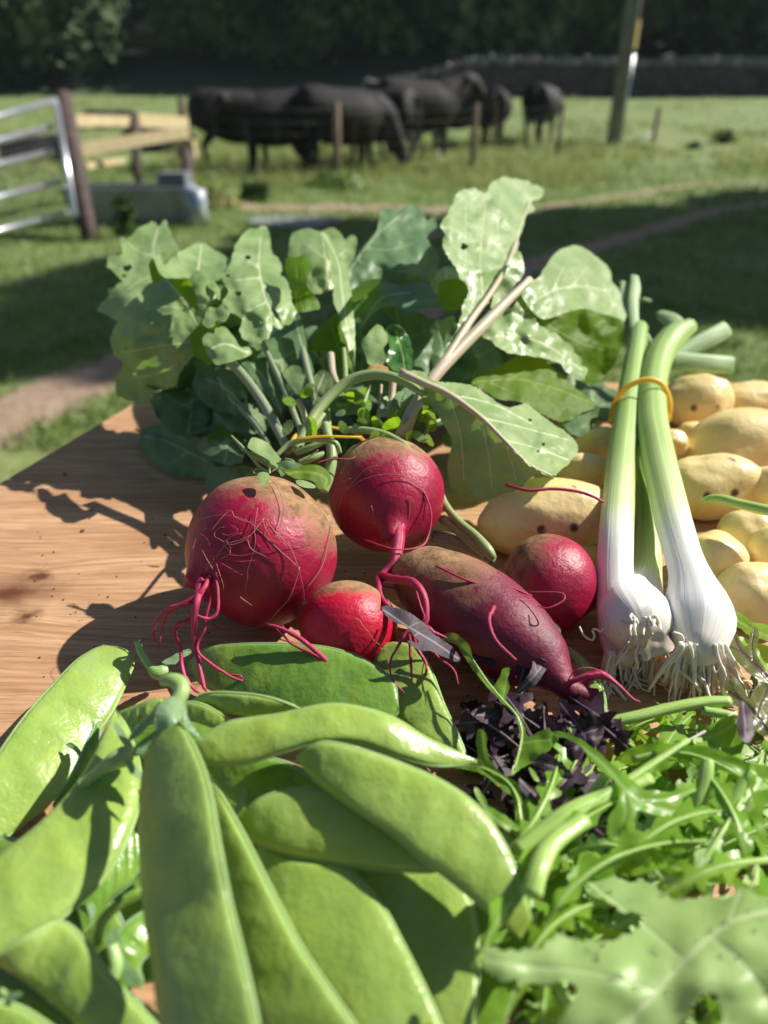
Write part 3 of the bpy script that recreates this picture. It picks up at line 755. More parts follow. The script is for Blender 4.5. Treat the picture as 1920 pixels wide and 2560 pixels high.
tr = thing('water_trough', 'galvanised water trough below the pen rails', 'trough', G(350, 575))
c = G(322, 566); c[2] = gz(c[0], c[1]); yaw = .05
Lx, Wy, Hh = 1.08, .42, .32
def ring(sx, sy, z): return [(c[0]+x*sx*math.cos(yaw)-y*sy*math.sin(yaw), c[1]+x*sx*math.sin(yaw)+y*sy*math.cos(yaw)+.2, c[2]+z) for x, y in ((-.5, -.5), (.5, -.5), (.5, .5), (-.5, .5))]
rs = [ring(Lx*.92, Wy*.8, .0), ring(Lx, Wy, Hh-.03), ring(Lx+.03, Wy+.03, Hh-.03), ring(Lx+.03, Wy+.03, Hh), ring(Lx-.04, Wy-.04, Hh), ring(Lx*.9, Wy*.76, .04)]
v = sum(rs, []); f = [(i*4+k, i*4+(k+1) % 4, (i+1)*4+(k+1) % 4, (i+1)*4+k) for i in range(5) for k in range(4)]+[(0, 3, 2, 1), (20, 21, 22, 23)]
mk('tub', v, f, plain('trough steel', (.22, .24, .25), .5, .3, (.36, .37, .36), 5, .2), tr, smooth=False)
w_ = ring(Lx*.96, Wy*.9, Hh-.09); mk('water', w_, [(0, 1, 2, 3)], plain('trough water', (.02, .03, .03), .05), tr)
v, f = box_geo((c[0]+.36, c[1]+.44, c[2]+.2), (.26, .26, .42)); mk('float_box', v, f, plain('float box', (.16, .17, .19), .6), tr, smooth=False)
p = c+np.array([.62, .05, 0]); g = Geo(); g.tube([p, p+[0, 0, .3], p+[.01, 0, .32]], [.09, .11, .06], 14)
tag(g.mk('plastic_drum', plain('blue grey drum', (.10, .16, .26), .4, 0, (.45, .47, .48), 6), None), 'small blue and white drum at the right end of the trough', 'drum')

# weeds and clumps
def weed(px, py, r_, h, n_, mat, label, seed, size=.05):
    q = G(px, py); q[2] = gz(q[0], q[1]); rng = np.random.RandomState(seed)
    t = thing('weed_clump', label, 'plant', q, 'weed clumps in the field')
    v = []; f = []
    for _ in range(n_):
        d = rng.normal(0, 1, 3); d[2] = abs(d[2]); d /= np.linalg.norm(d); pnt = q+d*np.array([r_, r_, h])*rng.uniform(.3, 1)
        nn = nz(d+rng.normal(0, .6, 3)); t1 = nz(np.cross(nn, rng.normal(0, 1, 3))); t2 = np.cross(nn, t1); s = size*rng.uniform(.6, 1.3); k = len(v)
        v += [pnt-t1*s, pnt+t2*s*.5, pnt+t1*s, pnt-t2*s*.5]; f.append((k, k+1, k+2, k+3))
    mk('foliage', v, f, mat, t, smooth=False)
    g = Geo()
    for k in range(5): g.tube([q, q+[rng.normal(0, r_*.4), rng.normal(0, r_*.4), h*.7]], .006, 5)
    g.mk('stem', M['bark'], t); return t
weed(1805, 358, .28, .30, 260, M['crown_near'], 'round dark weed clump in the field at far right', 1)
weed(1735, 372, .16, .15, 120, M['crown_near'], 'small dark weed left of the round clump', 2)
weed(322, 590, .11, .38, 200, M['crown_near'], 'dark upright weed in front of the water trough', 3, .04)
weed(545, 520, .28, .26, 360, M['tall_grass'], 'bushy green weed right of the trough', 4)
weed(640, 500, .22, .22, 260, M['crown_near'], 'dark green weed left of the puddle', 5)
weed(840, 470, .42, .24, 520, M['grass'], 'broad bright weed patch at the foot of the left fence post', 6)
weed(1430, 372, .26, .24, 260, M['tall_grass'], 'yellow green tuft right of the lone cow', 7)
# ================================================================== TABLE
def wood_mat():
    m, n, l, b = newmat('oak board')
    tc = n.new("ShaderNodeTexCoord"); sx = n.new("ShaderNodeSeparateXYZ"); l.new(tc.outputs['Object'], sx.inputs[0])
    X, Y = sx.outputs[0], sx.outputs[1]
    # grain runs along x, bulging round two knots
    off = None
    for kx, ky, s, w in KNOTS:
        dx = math_(n, l, 'SUBTRACT', X, kx); dy = math_(n, l, 'SUBTRACT', Y, ky)
        r2 = math_(n, l, 'ADD', math_(n, l, 'MULTIPLY', math_(n, l, 'MULTIPLY', dx, dx), .35), math_(n, l, 'MULTIPLY', dy, dy))
        q = math_(n, l, 'DIVIDE', math_(n, l, 'MULTIPLY', dy, s), math_(n, l, 'ADD', r2, w))
        off = q if off is None else math_(n, l, 'ADD', off, q)
    yy = math_(n, l, 'ADD', Y, off)
    cx = n.new("ShaderNodeCombineXYZ"); l.new(math_(n, l, 'MULTIPLY', X, 1.0), cx.inputs[0]); l.new(yy, cx.inputs[1])
    def st(sc, a, d=4, r=.6, dist=0.):
        mp = n.new("ShaderNodeMapping"); mp.inputs['Scale'].default_value = a; l.new(cx.outputs[0], mp.inputs[0])
        return tex(n, l, sc, d, r, dist, vec=mp.outputs[0])
    broad = st(1, (5, 55, 1), 4, .6, .6); grain = st(1, (22, 420, 1), 4, .6, .4); pore = st(1, (60, 1400, 1), 3, .5); ray = st(1, (130, 700, 1), 2)
    col = mixc(n, l, ramp(n, l, broad, [(.3, (0, 0, 0)), (.7, (1, 1, 1))]), (.50, .27, .145), (.70, .445, .26))
    col = mixc(n, l, ramp(n, l, grain, [(.35, (0, 0, 0)), (.68, (.75, .75, .75))]), col, (.30, .155, .07))
    col = mixc(n, l, ramp(n, l, pore, [(.58, (0, 0, 0)), (.72, (.7, .7, .7))]), col, (.20, .10, .05))
    for kx, ky, s, w in KNOTS:
        dx = math_(n, l, 'SUBTRACT', X, kx); dy = math_(n, l, 'SUBTRACT', Y, ky)
        r_ = math_(n, l, 'SQRT', math_(n, l, 'ADD', math_(n, l, 'MULTIPLY', math_(n, l, 'MULTIPLY', dx, dx), .4), math_(n, l, 'MULTIPLY', dy, dy)))
        r_ = math_(n, l, 'ADD', r_, math_(n, l, 'MULTIPLY', math_(n, l, 'SUBTRACT', tex(n, l, 110, 4), .5), .012))
        k = ramp(n, l, math_(n, l, 'DIVIDE', r_, math.sqrt(w)*1.1), [(.12, (1, 1, 1)), (.45, (.5, .5, .5)), (1, (0, 0, 0))])
        col = mixc(n, l, k, col, (.13, .048, .022))
    l.new(col, b.inputs['Base Color']); b.inputs['Roughness'].default_value = .58; b.inputs['Specular IOR Level'].default_value = .3
    hh = math_(n, l, 'ADD', math_(n, l, 'MULTIPLY', pore, .6), grain)
    bump(n, l, b, hh, .35, .0006)
    return m
def Tp(px, py): return P((px, py, 0))
KN = [Tp(30, 1480), Tp(92, 1440), Tp(60, 1540)]
c0 = Tp(312, 1015); c1 = Tp(0, 1200); dr = c1-c0
corner = c0 - dr*((.549-c0[1])/(-dr[1]))
near = c0 + dr*((-.35-c0[1])/dr[1])
orig = np.array([corner[0], corner[1], TZ])
KNOTS = [(float(KN[0][0]), float(KN[0][1]), .00022, .00030), (float(KN[1][0]), float(KN[1][1]), .00003, .00003), (float(KN[2][0]), float(KN[2][1]), .00003, .00003)]
M['oak'] = wood_mat()
table = thing('table', 'oak table board with knots carrying all the vegetables', 'table', (0, 0, 0))
ol = [(corner[0], corner[1]), (.95, .556), (.95, -.35), (near[0], near[1])]
inn = [(x*.998+.0006, y-.002) for x, y in ol]
v = [(x, y, TZ-.034) for x, y in ol]+[(x, y, TZ-.003) for x, y in ol]+[(x+(.003 if x < 0 else -.003), y+(.003 if y < 0 else -.003), TZ) for x, y in ol]
f = [(0, 1, 2, 3), (8, 11, 10, 9)]+[(i*4+k, i*4+4+k, i*4+4+(k+1) % 4, i*4+(k+1) % 4) for i in range(2) for k in range(4)]
mk('tabletop', v, f, M['oak'], table, smooth=False)
for x, y in [(-.05, .46), (.85, .46), (-.2, -.25), (.85, -.25)]:
    v, f = box_geo((x, y, (TZ-.036)/2), (.06, .06, TZ-.036)); mk('leg', v, f, M['oldwood'], table, smooth=False)

# ================================================================== BEETROOTS
def beet_body(name, c, axis, R0, prof, parent, seed=0, mat='beet', crown=(0, 0, 1)):
    """c centre (world), axis crown -> root (world unit), prof [(s, r)] with s in -1..1 along the axis"""
    axis = nz(axis); e1 = nz(np.cross(axis, [0, 0, 1.0])); e2 = np.cross(axis, e1)
    pr = catmull([(s, r, 0) for s, r in prof], 56); vs = []; A = []; B = []
    NS = 64
    for i, (s, r, _) in enumerate(pr):
        for k in range(NS):
            t = 2*math.pi*k/NS
            d = math.cos(t)*e1+math.sin(t)*e2
            p = c+axis*s*R0+d*r*R0
            q = p-c
            w = 1+.05*n3(q, 22, seed)+.012*n3(q, 80, seed+4)
            vs.append(c+q*w); A.append(.5-.5*float(nz(q)@nz(np.array(crown)))); B.append(k/NS)
    fs = [(i*NS+k, i*NS+(k+1) % NS, (i+1)*NS+(k+1) % NS, (i+1)*NS+k) for i in range(len(pr)-1) for k in range(NS)]
    fs += [list(range(NS))[::-1], [(len(pr)-1)*NS+k for k in range(NS)]]
    return mk(name, vs, fs, M[mat], parent, {'a': A, 'b': B})
def imgdir(x, y, f_): return nz(RT*x + UP*y + FW*f_)
ROUND = [(-.93, .16), (-.90, .34), (-.76, .66), (-.5, .90), (-.12, 1.0), (.25, .96), (.56, .78), (.78, .52), (.94, .27), (1.06, .12), (1.12, .08)]
OVAL = [(-1.02, .16), (-.98, .36), (-.82, .66), (-.5, .90), (-.1, 1.0), (.28, .95), (.62, .76), (.84, .54), (.98, .34), (1.1, .23), (1.2, .18), (1.3, .15)]
def hairs(parent, c, axis, R0, n_, seed, spread=.5, mat='root_hair', span=(.2, .9)):
    """fine hairs creeping over a body, one mesh"""
    rng = np.random.RandomState(seed); g = Geo()
    axis = nz(axis); e1 = nz(np.cross(axis, [0, 0, 1.0])); e2 = np.cross(axis, e1)
    tc = nz(CAM-c); a0 = math.atan2(tc@e2, tc@e1)
    for _ in range(n_):
        t = a0+rng.normal(0, spread); s = rng.uniform(*span); pts = []
        dt = rng.normal(0, .16); ds = rng.normal(0, .07); ddt = rng.normal(0, .05)
        for k in range(10):
            r = math.sqrt(max(.03, 1-min(abs(s), .97)**2))
            pts.append(c+R0*1.035*(axis*s+(math.cos(t)*e1+math.sin(t)*e2)*r) + rng.normal(0, .0002, 3))
            t += dt; s = min(max(s+ds, -.9), .95); dt += ddt*rng.normal(1, .6); ds += rng.normal(0, .025)
        q = catmull([tuple(p) for p in pts], 26)
        g.tube(q, np.linspace(.00020, .00007, 26)*rng.uniform(.7, 1.3), 5)
    return g.mk('root_hair', M[mat], parent)

beets = {}
def beet(key, px, py, v, rpx, ax, prof, label, seed, mat='beet', crown=(0, .85, .5)):
    d = depth(px, py, v); c = Pd(px, py, d); R0 = rpx*d/F
    t = thing('beetroot', label, 'beetroot', base(c), 'bunch of beetroots')
    beet_body('root_body', c, imgdir(*ax), R0, prof, t, seed, mat, imgdir(*crown))
    beets[key] = (t, c, R0, imgdir(*ax)); return t
b1 = beet('left', 652, 1380, -30, 190, (-.68, -.29, -.67), ROUND, 'large round beetroot at the left with a pink forked taproot', 1, 'beet', (.42, .80, .30))
b2 = beet('mid', 965, 1240, -33.3, 143, (.08, -.58, -.80), OVAL, 'upright oval beetroot in the middle, on top of the bunch', 2, 'beet', (-.15, .90, .25))
b3 = beet('low', 872, 1572, -28.0, 121, (-.25, -.55, -.80), ROUND, 'small bright red beetroot lowest in the bunch, above the long pea pod', 3, 'beet_red', (.1, .85, .5))
b4 = beet('right', 1370, 1462, -30.5, 124, (.85, -.35, .1), ROUND, 'dark shaded beetroot behind the long one, left of the spring onions', 4, 'beet', (-.9, .4, .1))
# long beetroot: one swept surface
bl = thing('beetroot', 'long dark carrot-shaped beetroot lying slantwise with a brown crown', 'beetroot', base(P((1180, 1520, 0))), 'bunch of beetroots')
C, r = pxtube([(1000, 1395, 3.2, 14), (1018, 1414, 3.0, 60), (1060, 1444, 2.7, 88), (1130, 1492, 2.5, 112), (1215, 1552, 2.3, 120), (1295, 1608, 2.1, 110), (1352, 1654, 2.0, 82), (1390, 1694, 1.9, 48), (1420, 1722, 1.8, 30), (1470, 1738, 1.7, 20), (1500, 1735, 1.8, 14)], 70, 40)
vs, fs, A, B = tube_geo(C, r, 48)
vs = [p+nz(p-C[min(i//48, 69)])*(r[min(i//48, 69)]*(.055*n3(p, 35, 7)+.04*n3(p, 90, 2))) for i, p in enumerate(vs)]
A = [a*.9+.12 - .16*max(0, (nz(np.array(p)-C[min(i//48, 69)])[2]))*(1 if a < .6 else .3) for i, (a, p) in enumerate(zip(A, vs))]
mk('root_body', vs, fs, M['beet_plum'], bl, {'a': A, 'b': B})

def roots(parent, lines, name='rootlet', mat='root_pink'):
    root0 = None
    for pts in lines:
        C, r = pxtube(pts, 36); r = r*(.92-.22*np.linspace(0, 1, 36)); v, f, a, b_ = tube_geo(C, r, 9, rough=.3)
        o_ = mk('rootlet' if root0 else 'taproot', v, f, M[mat], root0 or parent, {'a': a, 'b': b_})
        root0 = root0 or o_
# roots of the left beet (zoom 5 coordinates, third value distance)
t5 = lambda pts: [(p[0]/1.728, 1050+p[1]/1.728, p[2], p[3]/1.728) for p in pts]
roots(b1, [t5([(905, 640, -28.2, 40), (888, 672, -27.6, 30), (868, 715, -26.9, 23), (850, 790, -26.1, 19), (836, 880, -26.2, 17), (845, 980, -26.4, 15), (865, 1080, -26.1, 14), (880, 1150, -25.9, 14), (892, 1172, -25.8, 6)]),
           t5([(905, 680, -26.9, 14), (870, 740, -26.4, 13), (800, 790, -26.3, 12), (730, 815, -26.4, 11), (680, 860, -26.6, 10), (662, 910, -26.8, 9), (668, 955, -27, 6)]),
           t5([(840, 790, -26.2, 9), (780, 805, -26.3, 9), (730, 835, -26.5, 8), (700, 890, -26.7, 7), (690, 950, -26.8, 6), (682, 1000, -27, 4)]),
           t5([(850, 840, -26.2, 14), (810, 870, -26.2, 13), (765, 885, -26.3, 12), (755, 930, -26.4, 12), (780, 990, -26.4, 11), (785, 1060, -26.2, 11), (800, 1110, -26.0, 11), (840, 1165, -25.9, 9), (862, 1178, -25.8, 5)]),
           t5([(930, 660, -26.9, 10), (935, 700, -26.7, 9), (942, 760, -26.5, 9), (938, 830, -26.3, 9), (905, 858, -26.2, 9), (860, 848, -26.1, 7), (815, 835, -26.2, 5)]),
           t5([(915, 690, -26.9, 8), (915, 760, -26.6, 8), (895, 830, -26.4, 9), (885, 900, -26.3, 8), (855, 960, -26.3, 8), (860, 1010, -26.2, 8), (920, 1060, -26.1, 9), (1000, 1110, -26, 8), (1070, 1135, -26, 9), (1100, 1150, -26, 7), (1110, 1175, -26, 4)]),
           t5([(1000, 1100, -26.05, 6), (1040, 1105, -26, 5), (1050, 1125, -26, 3)]),
           t5([(905, 690, -26.8, 5), (880, 740, -26.4, 5), (860, 780, -26.2, 4), (850, 800, -26.1, 3)]),
           t5([(915, 880, -28, 4), (960, 905, -28.3, 4), (1010, 890, -28.6, 3), (1020, 880, -28.8, 2)])])
hairs(b1, beets['left'][1], beets['left'][3], beets['left'][2], 6, 5, .55, span=(.1, .8))
HL = [[(870,490),(905,520),(912,545)],[(920,480),(960,430),(1000,395),(1020,425),(1080,445),(1140,430)],[(1140,430),(1100,480),(1060,520),(1000,540),(960,520),(930,500),(950,470),(975,465)],[(1150,440),(1145,500),(1180,525),(1220,530),(1300,528),(1360,518)],[(1150,430),(1180,480),(1210,520)],[(1135,435),(1150,480),(1180,520)],[(930,560),(990,580),(1050,585),(1100,570),(1120,540)],[(940,590),(980,540),(1040,520),(1080,500)],[(960,600),(1000,570),(970,540),(1010,500),(1050,490)],[(950,610),(1000,640),(1050,668)],[(940,620),(960,680),(970,720),(955,750)],[(925,640),(900,600),(880,560)],[(980,600),(1040,610),(1100,605)],[(840,560),(860,500),(900,470)],[(1040,760),(1090,795)],[(1000,455),(1030,480),(990,500),(960,490)],[(930,600),(900,640),(890,680)],[(1070,520),(1090,560),(1150,590)],[(980,520),(1000,560),(960,580),(920,590)]]
def ball_px(parent, c, R0, line, r, mat):
    pts = []
    for x, y in line:
        d_ = nz(FW+RT*((x-960)/F)-UP*((y-1280)/F)); oc = CAM-c; b_ = oc@d_; q_ = b_*b_-(oc@oc-(R0*1.0)**2)
        p = CAM+d_*(-b_-math.sqrt(q_)) if q_ > 0 else CAM+d_*(-b_)
        pts.append(tuple(p+nz(p-c)*(R0*.015+.0004)))
    q = catmull(pts, 24); v, f, a, b_ = tube_geo(q, np.linspace(r, r*.4, 24), 5); return v, f, a, b_
for k, hl in enumerate(HL):
    v, f, a, b_ = ball_px(b1, beets['left'][1], beets['left'][2]*1.02, [(x/1.728, 1050+y/1.728) for x, y in hl], .00022, None)
    mk('root_hair', v, f, M['root_hair'] if k % 3 else M['root_pink'], b1, {'a': a, 'b': b_})
tz = lambda pts: [(560+p[0]/2.765, 1060+p[1]/2.765, p[2], p[3]/2.765) for p in pts]
roots(b2, [tz([(1215, 690, -31.2, 62), (1208, 730, -30.8, 60), (1202, 790, -30.4, 56), (1192, 880, -30.0, 52), (1180, 960, -29.6, 48), (1130, 1010, -29.5, 42), (1085, 1060, -29.3, 42)]),
           tz([(1085, 1050, -29.3, 38), (1160, 1072, -28.4, 34), (1260, 1080, -27.5, 34), (1330, 1110, -26.9, 34), (1385, 1200, -26.5, 30), (1400, 1300, -26.2, 28), (1390, 1380, -26.1, 26), (1340, 1420, -26, 24), (1270, 1430, -25.9, 18), (1230, 1490, -25.8, 16), (1190, 1560, -25.6, 13), (1150, 1640, -25.4, 12), (1160, 1760, -25.0, 10), (1220, 1830, -24.8, 8), (1250, 1860, -24.7, 4)]),
           tz([(1075, 1060, -29.3, 34), (1072, 1120, -28.4, 26), (1085, 1190, -27.6, 22), (1130, 1250, -26.9, 20)]),
           tz([(1275, 1430, -25.9, 16), (1285, 1500, -25.8, 16), (1290, 1600, -25.6, 14), (1295, 1700, -25.3, 12), (1300, 1790, -25.1, 7)]),
           tz([(1300, 1440, -25.9, 18), (1340, 1560, -25.8, 16), (1390, 1640, -25.6, 14), (1400, 1700, -25.4, 14), (1385, 1750, -25.3, 6)]),
           tz([(1400, 1400, -26.1, 20), (1450, 1440, -26, 18), (1500, 1460, -26, 12), (1540, 1480, -26, 8)]),
           tz([(1400, 1500, -25.9, 8), (1480, 1610, -25.6, 9), (1560, 1670, -25.4, 9), (1600, 1720, -25.2, 8), (1620, 1800, -25, 5)]),
           tz([(1330, 1160, -26.4, 8), (1360, 1260, -26.0, 8), (1385, 1340, -25.8, 8), (1350, 1390, -25.8, 5)])])
hairs(b2, beets['mid'][1], beets['mid'][3], beets['mid'][2], 5, 8, .8, span=(.3, .9))
hairs(b3, beets['low'][1], beets['low'][3], beets['low'][2], 2, 9, .8)
for pts in ([(970, 800, -29.9, 5), (1180, 865, -29.5, 5), (1350, 850, -30, 8), (1410, 780, -30.6, 7), (1430, 600, -31, 6), (1340, 400, -31.2, 7), (1200, 290, -31.5, 8), (1050, 262, -31.8, 6)],
            [(640, 270, -31, 4), (750, 238, -31.3, 4), (880, 240, -31.5, 4), (960, 180, -32.3, 3)],
            [(1090, 1120, -29, 5), (1200, 1140, -28.8, 5), (1330, 1165, -28.7, 4)]):
    C, r = pxtube(tz(pts), 30); v, f, a, b_ = tube_geo(C, r, 6); mk('root_hair', v, f, M['root_pink'], b2, {'a': a, 'b': b_})
# the loose root in front of the low beet
tm = lambda pts: [(560+p[0]/2.765, 1060+p[1]/2.765, p[2], p[3]/2.765) for p in pts]
roots(b3, [[(915, 1770, -24.9, 11), (885, 1722, -25.2, 9), (835, 1672, -25.5, 9), (780, 1620, -25.8, 8), (740, 1590, -26, 8), (700, 1570, -26.2, 6), (668, 1560, -26.4, 3)],
           [(820, 1655, -25.6, 5), (775, 1632, -25.7, 5), (730, 1610, -25.9, 4), (706, 1585, -26.1, 4), (690, 1570, -26.2, 2)],
           [(712, 1575, -26.15, 4), (706, 1564, -26.2, 2)]])
roots(bl, [[(1445, 1715, 1.7, 22), (1480, 1690, 2.1, 16), (1510, 1690, 2.4, 12), (1545, 1712, 2.3, 6), (1580, 1745, 2.1, 4), (1600, 1755, 2.0, 2)],
           [(1400, 1720, 2, 9), (1450, 1695, 2.5, 8), (1500, 1685, 2.7, 9), (1520, 1692, 2.6, 5)],
           [(1235, 1518, 4.1, 7), (1222, 1550, 4.1, 6), (1240, 1600, 4.0, 5), (1290, 1650, 3.7, 4)]])
for pts in ([(1420, 1700, 2.5, 1.6), (1440, 1675, 2.9, 1.6), (1480, 1670, 3, 1.5), (1510, 1685, 2.8, 1.5)], [(1320, 1480, 4.2, 2), (1400, 1482, 4.4, 2), (1410, 1500, 4.3, 2), (1370, 1520, 4.1, 2), (1345, 1515, 4.0, 1.6)],
            [(1090, 1415, 4.3, 3), (1180, 1455, 4.2, 3), (1250, 1460, 4, 3), (1330, 1490, 3.8, 2)]):
    C, r = pxtube(pts, 24); v, f, a, b_ = tube_geo(C, r, 6); mk('root_hair', v, f, M['root_pink'], bl, {'a': a, 'b': b_})
stem('root_hair', [(1265, 1212, 4.6, 4), (1320, 1226, 4.7, 4), (1380, 1222, 4.8, 4), (1440, 1228, 4.8, 4), (1480, 1240, 4.7, 4), (1510, 1256, 4.5, 3)], M['root_pink'], b4, n=24)

# ------------------------------------------------------------------ beet leaves: each leaf is a part of the beet it grows from
def Z(z, pts): return [(ZO[z][0]+x/ZO[z][2], ZO[z][1]+y/ZO[z][2]) for x, y in pts]
def zl(z, parent, out, ctrl, mat, veins=(), holes=(), seed=0, crk=.012, jag=2.0, sp_=9, **k):
    ox, oy, s = ZO[z]
    return leaf('leaf', Z(z, out), T(z, ctrl), M[mat], parent, [Z(z, v) for v in veins], [(ox+h[0]/s, oy+h[1]/s, h[2]/s) for h in holes], seed=seed, crk=crk, jag=jag, sp_=sp_, **k)
def zst(z, parent, pts, mat='stalk', n=28, nseg=12, name='stalk', **k):
    ox, oy, s = ZO[z]
    return stem(name, [(ox+p[0]/s, oy+p[1]/s, p[2], p[3]/s) for p in pts], M[mat], parent, n, nseg, **k)

# B: back row
zl('B', b2, [(60,600),(80,470),(150,420),(220,420),(290,440),(350,410),(420,450),(450,490),(500,460),(535,490),(520,590),(500,700),(480,770),(350,840),(250,870),(180,830),(130,760),(80,700)],
   [(60,600,-50),(300,420,-53),(530,490,-51),(300,620,-48.5),(480,790,-48),(200,850,-47)], 'beet_leaf', [[(320,900),(330,700),(290,440)],[(330,640),(180,520)],[(320,700),(460,560)]], seed=1, crk=.02)
zl('B', b4, [(430,830),(480,700),(560,570),(640,470),(680,400),(690,310),(740,275),(820,290),(870,262),(905,255),(980,290),(1010,365),(1060,340),(1090,400),(1050,440),(1010,480),(1060,560),(1100,620),(1090,700),(1040,780),(940,830),(830,860),(700,870),(560,870)],
   [(480,800,-47),(690,310,-54),(900,250,-57),(1090,400,-55),(760,480,-52),(1080,680,-50),(800,700,-48),(700,870,-48)], 'beet_leaf_dark', [[(440,760),(560,600),(650,490),(760,390),(850,320)],[(600,560),(800,560),(960,500)],[(650,490),(690,380)],[(540,640),(700,700),(900,720)]], seed=2, crk=.022)
zl('B', b2, [(1030,820),(1050,760),(1090,710),(1150,680),(1220,700),(1260,770),(1280,850),(1200,880),(1100,880)], [(1030,820,-49),(1150,680,-53),(1280,850,-49)], 'beet_leaf', [[(1150,900),(1150,700)]], seed=3)
zl('B', b4, [(1095,810),(1150,775),(1250,772),(1295,830),(1285,930),(1190,990),(1110,960)], [(1095,810,-45),(1290,790,-45.5),(1190,990,-43)], 'beet_leaf_thin', seed=4)
zl('B', b2, [(500,960),(510,920),(560,870),(640,820),(740,790),(830,810),(940,790),(1020,805),(1065,860),(1115,950),(1100,968),(1000,968),(870,1000),(800,960),(700,970),(600,1070),(540,1160),(505,1100)],
   [(500,920,-44),(800,800,-46),(1100,950,-43),(540,1150,-42),(850,980,-42)], 'beet_leaf_dark', [[(560,1100),(700,900),(900,860)]], seed=5, crk=.02)
zl('B', b2, [(490,920),(492,860),(530,805),(600,775),(700,772),(650,835),(590,880),(510,930)], [(490,900,-42.5),(700,772,-44),(600,850,-42)], 'beet_leaf_thin', seed=6)
zl('B', b1, [(290,440),(325,540),(350,650),(350,760),(370,830),(372,930),(405,1010),(430,1100),(460,1200),(488,1300),(497,1440),(517,1430),(517,1100),(503,980),(496,880),(482,800),(476,690),(440,640),(385,560),(345,480)],
   [(300,450,-48),(350,650,-45),(480,700,-45.5),(430,900,-42.5),(510,1100,-41.5),(505,1440,-40)], 'beet_leaf', [[(505,1440),(470,1150),(430,850),(400,640),(300,450)]], seed=7, crk=.008, vw=.8)
zl('B', b1, [(170,1270),(220,1180),(290,1080),(400,1000),(430,1080),(470,1220),(500,1330),(505,1450),(440,1440),(400,1340),(330,1270),(250,1262)], [(170,1270,-41.5),(400,1000,-44),(505,1440,-40.5),(330,1180,-41.5)], 'beet_leaf_thin', [[(500,1430),(400,1220),(350,1060)]], seed=8)
zl('A', b1, [(1308,350),(1340,335),(1400,340),(1450,335),(1480,370),(1485,420),(1455,470),(1460,540),(1500,590),(1552,680),(1520,702),(1400,718),(1370,620),(1340,510),(1320,460),(1305,400)],
   [(1310,340,-44),(1480,370,-43),(1340,520,-42),(1460,480,-41),(1400,710,-40),(1550,690,-41)], 'beet_leaf_thin', [[(1440,720),(1400,560),(1390,400)]], seed=9, crk=.02)
# big left leaf
L1 = zl('A', b1, [(0,690),(60,640),(95,600),(80,548),(120,560),(150,530),(190,505),(160,470),(85,420),(75,345),(130,335),(180,310),(160,210),(230,195),(300,140),(390,95),(430,125),(480,85),(510,150),(530,225),(580,290),(605,400),(640,560),(725,790),(700,900),(700,1000),(600,1110),(545,1220),(420,1270),(350,1350),(250,1345),(150,1290),(130,1200),(185,1085),(125,1020),(98,930),(108,850),(150,800),(90,745),(10,712)],
   [(20,690,-46),(100,380,-49),(430,100,-54),(580,290,-50),(320,560,-45.5),(250,680,-43.3),(640,600,-43.5),(700,900,-41.5),(400,900,-42.0),(110,900,-44.5),(300,1340,-45.0),(500,1200,-42.6)], 'beet_leaf',
   [[(720,830),(610,640),(480,480),(400,300),(430,150)],[(640,700),(500,680),(330,700)],[(700,920),(500,945),(330,975),(180,1000)],[(480,480),(350,480),(220,560)],[(420,340),(300,300),(220,240)],[(560,1080),(400,1150),(230,1180)]],
   holes=[(215,415,30),(195,470,15)], seed=10, crk=.016, jag=4)
zl('A', b1, [(560,310),(620,285),(700,240),(760,250),(830,300),(930,350),(945,410),(890,470),(830,505),(760,470),(680,450),(600,420)], [(560,310,-45),(720,240,-50),(940,380,-46),(680,450,-43),(830,500,-42.5)], 'beet_leaf', [[(700,470),(720,350),(730,260)]], seed=11, crk=.02)
zl('A', b1, [(410,340),(440,325),(470,400),(520,350),(560,340),(620,400),(700,430),(780,465),(830,520),(860,560),(850,640),(830,600),(760,520),(700,480),(640,492),(560,485),(470,480),(425,430)],
   [(410,330,-43),(620,400,-43),(860,560,-41),(560,485,-41.2),(800,520,-41.2)], 'beet_leaf', seed=12, crk=.02)
zl('A', b1, [(365,380),(400,350),(425,430),(470,475),(560,483),(640,488),(680,560),(695,640),(712,740),(660,670),(580,590),(500,495),(405,512),(375,450)], [(365,380,-42.5),(640,488,-41.2),(405,512,-41.8),(712,740,-40.4)], 'beet_leaf_thin', seed=13)
zl('A', b1, [(640,490),(700,455),(760,470),(830,545),(855,560),(860,650),(840,620),(790,650),(740,740),(745,795),(712,745),(695,640),(680,560)], [(640,490,-41.5),(850,560,-41.3),(740,790,-40),(760,600,-40.6)], 'beet_leaf', seed=14, crk=.018)
L4 = zl('A', b1, [(930,390),(938,330),(970,250),(1030,170),(1120,130),(1180,118),(1200,180),(1210,260),(1250,345),(1290,410),(1268,460),(1325,500),(1342,560),(1350,640),(1392,720),(1370,765),(1330,812),(1290,790),(1235,680),(1200,700),(1295,822),(1255,850),(1210,885),(1110,945),(1020,905),(980,850),(1010,780),(960,740),(900,720),(872,660),(885,620),(925,560),(880,530),(860,490),(900,430)],
   [(930,380,-45),(1170,120,-52),(1290,410,-47),(1040,480,-43.5),(1340,560,-44),(880,620,-41.5),(1200,700,-41.2),(1330,810,-41.5),(1020,900,-40.2),(1200,880,-40)], 'beet_leaf',
   [[(1290,860),(1180,640),(1130,420),(1140,200)],[(1150,520),(1280,620)],[(1130,420),(1010,330)],[(1180,650),(1030,720)],[(1140,480),(960,500)]],
   holes=[(1050,345,22),(1190,572,13),(1140,792,9),(985,590,24),(910,470,16)], seed=15, crk=.02, jag=4)
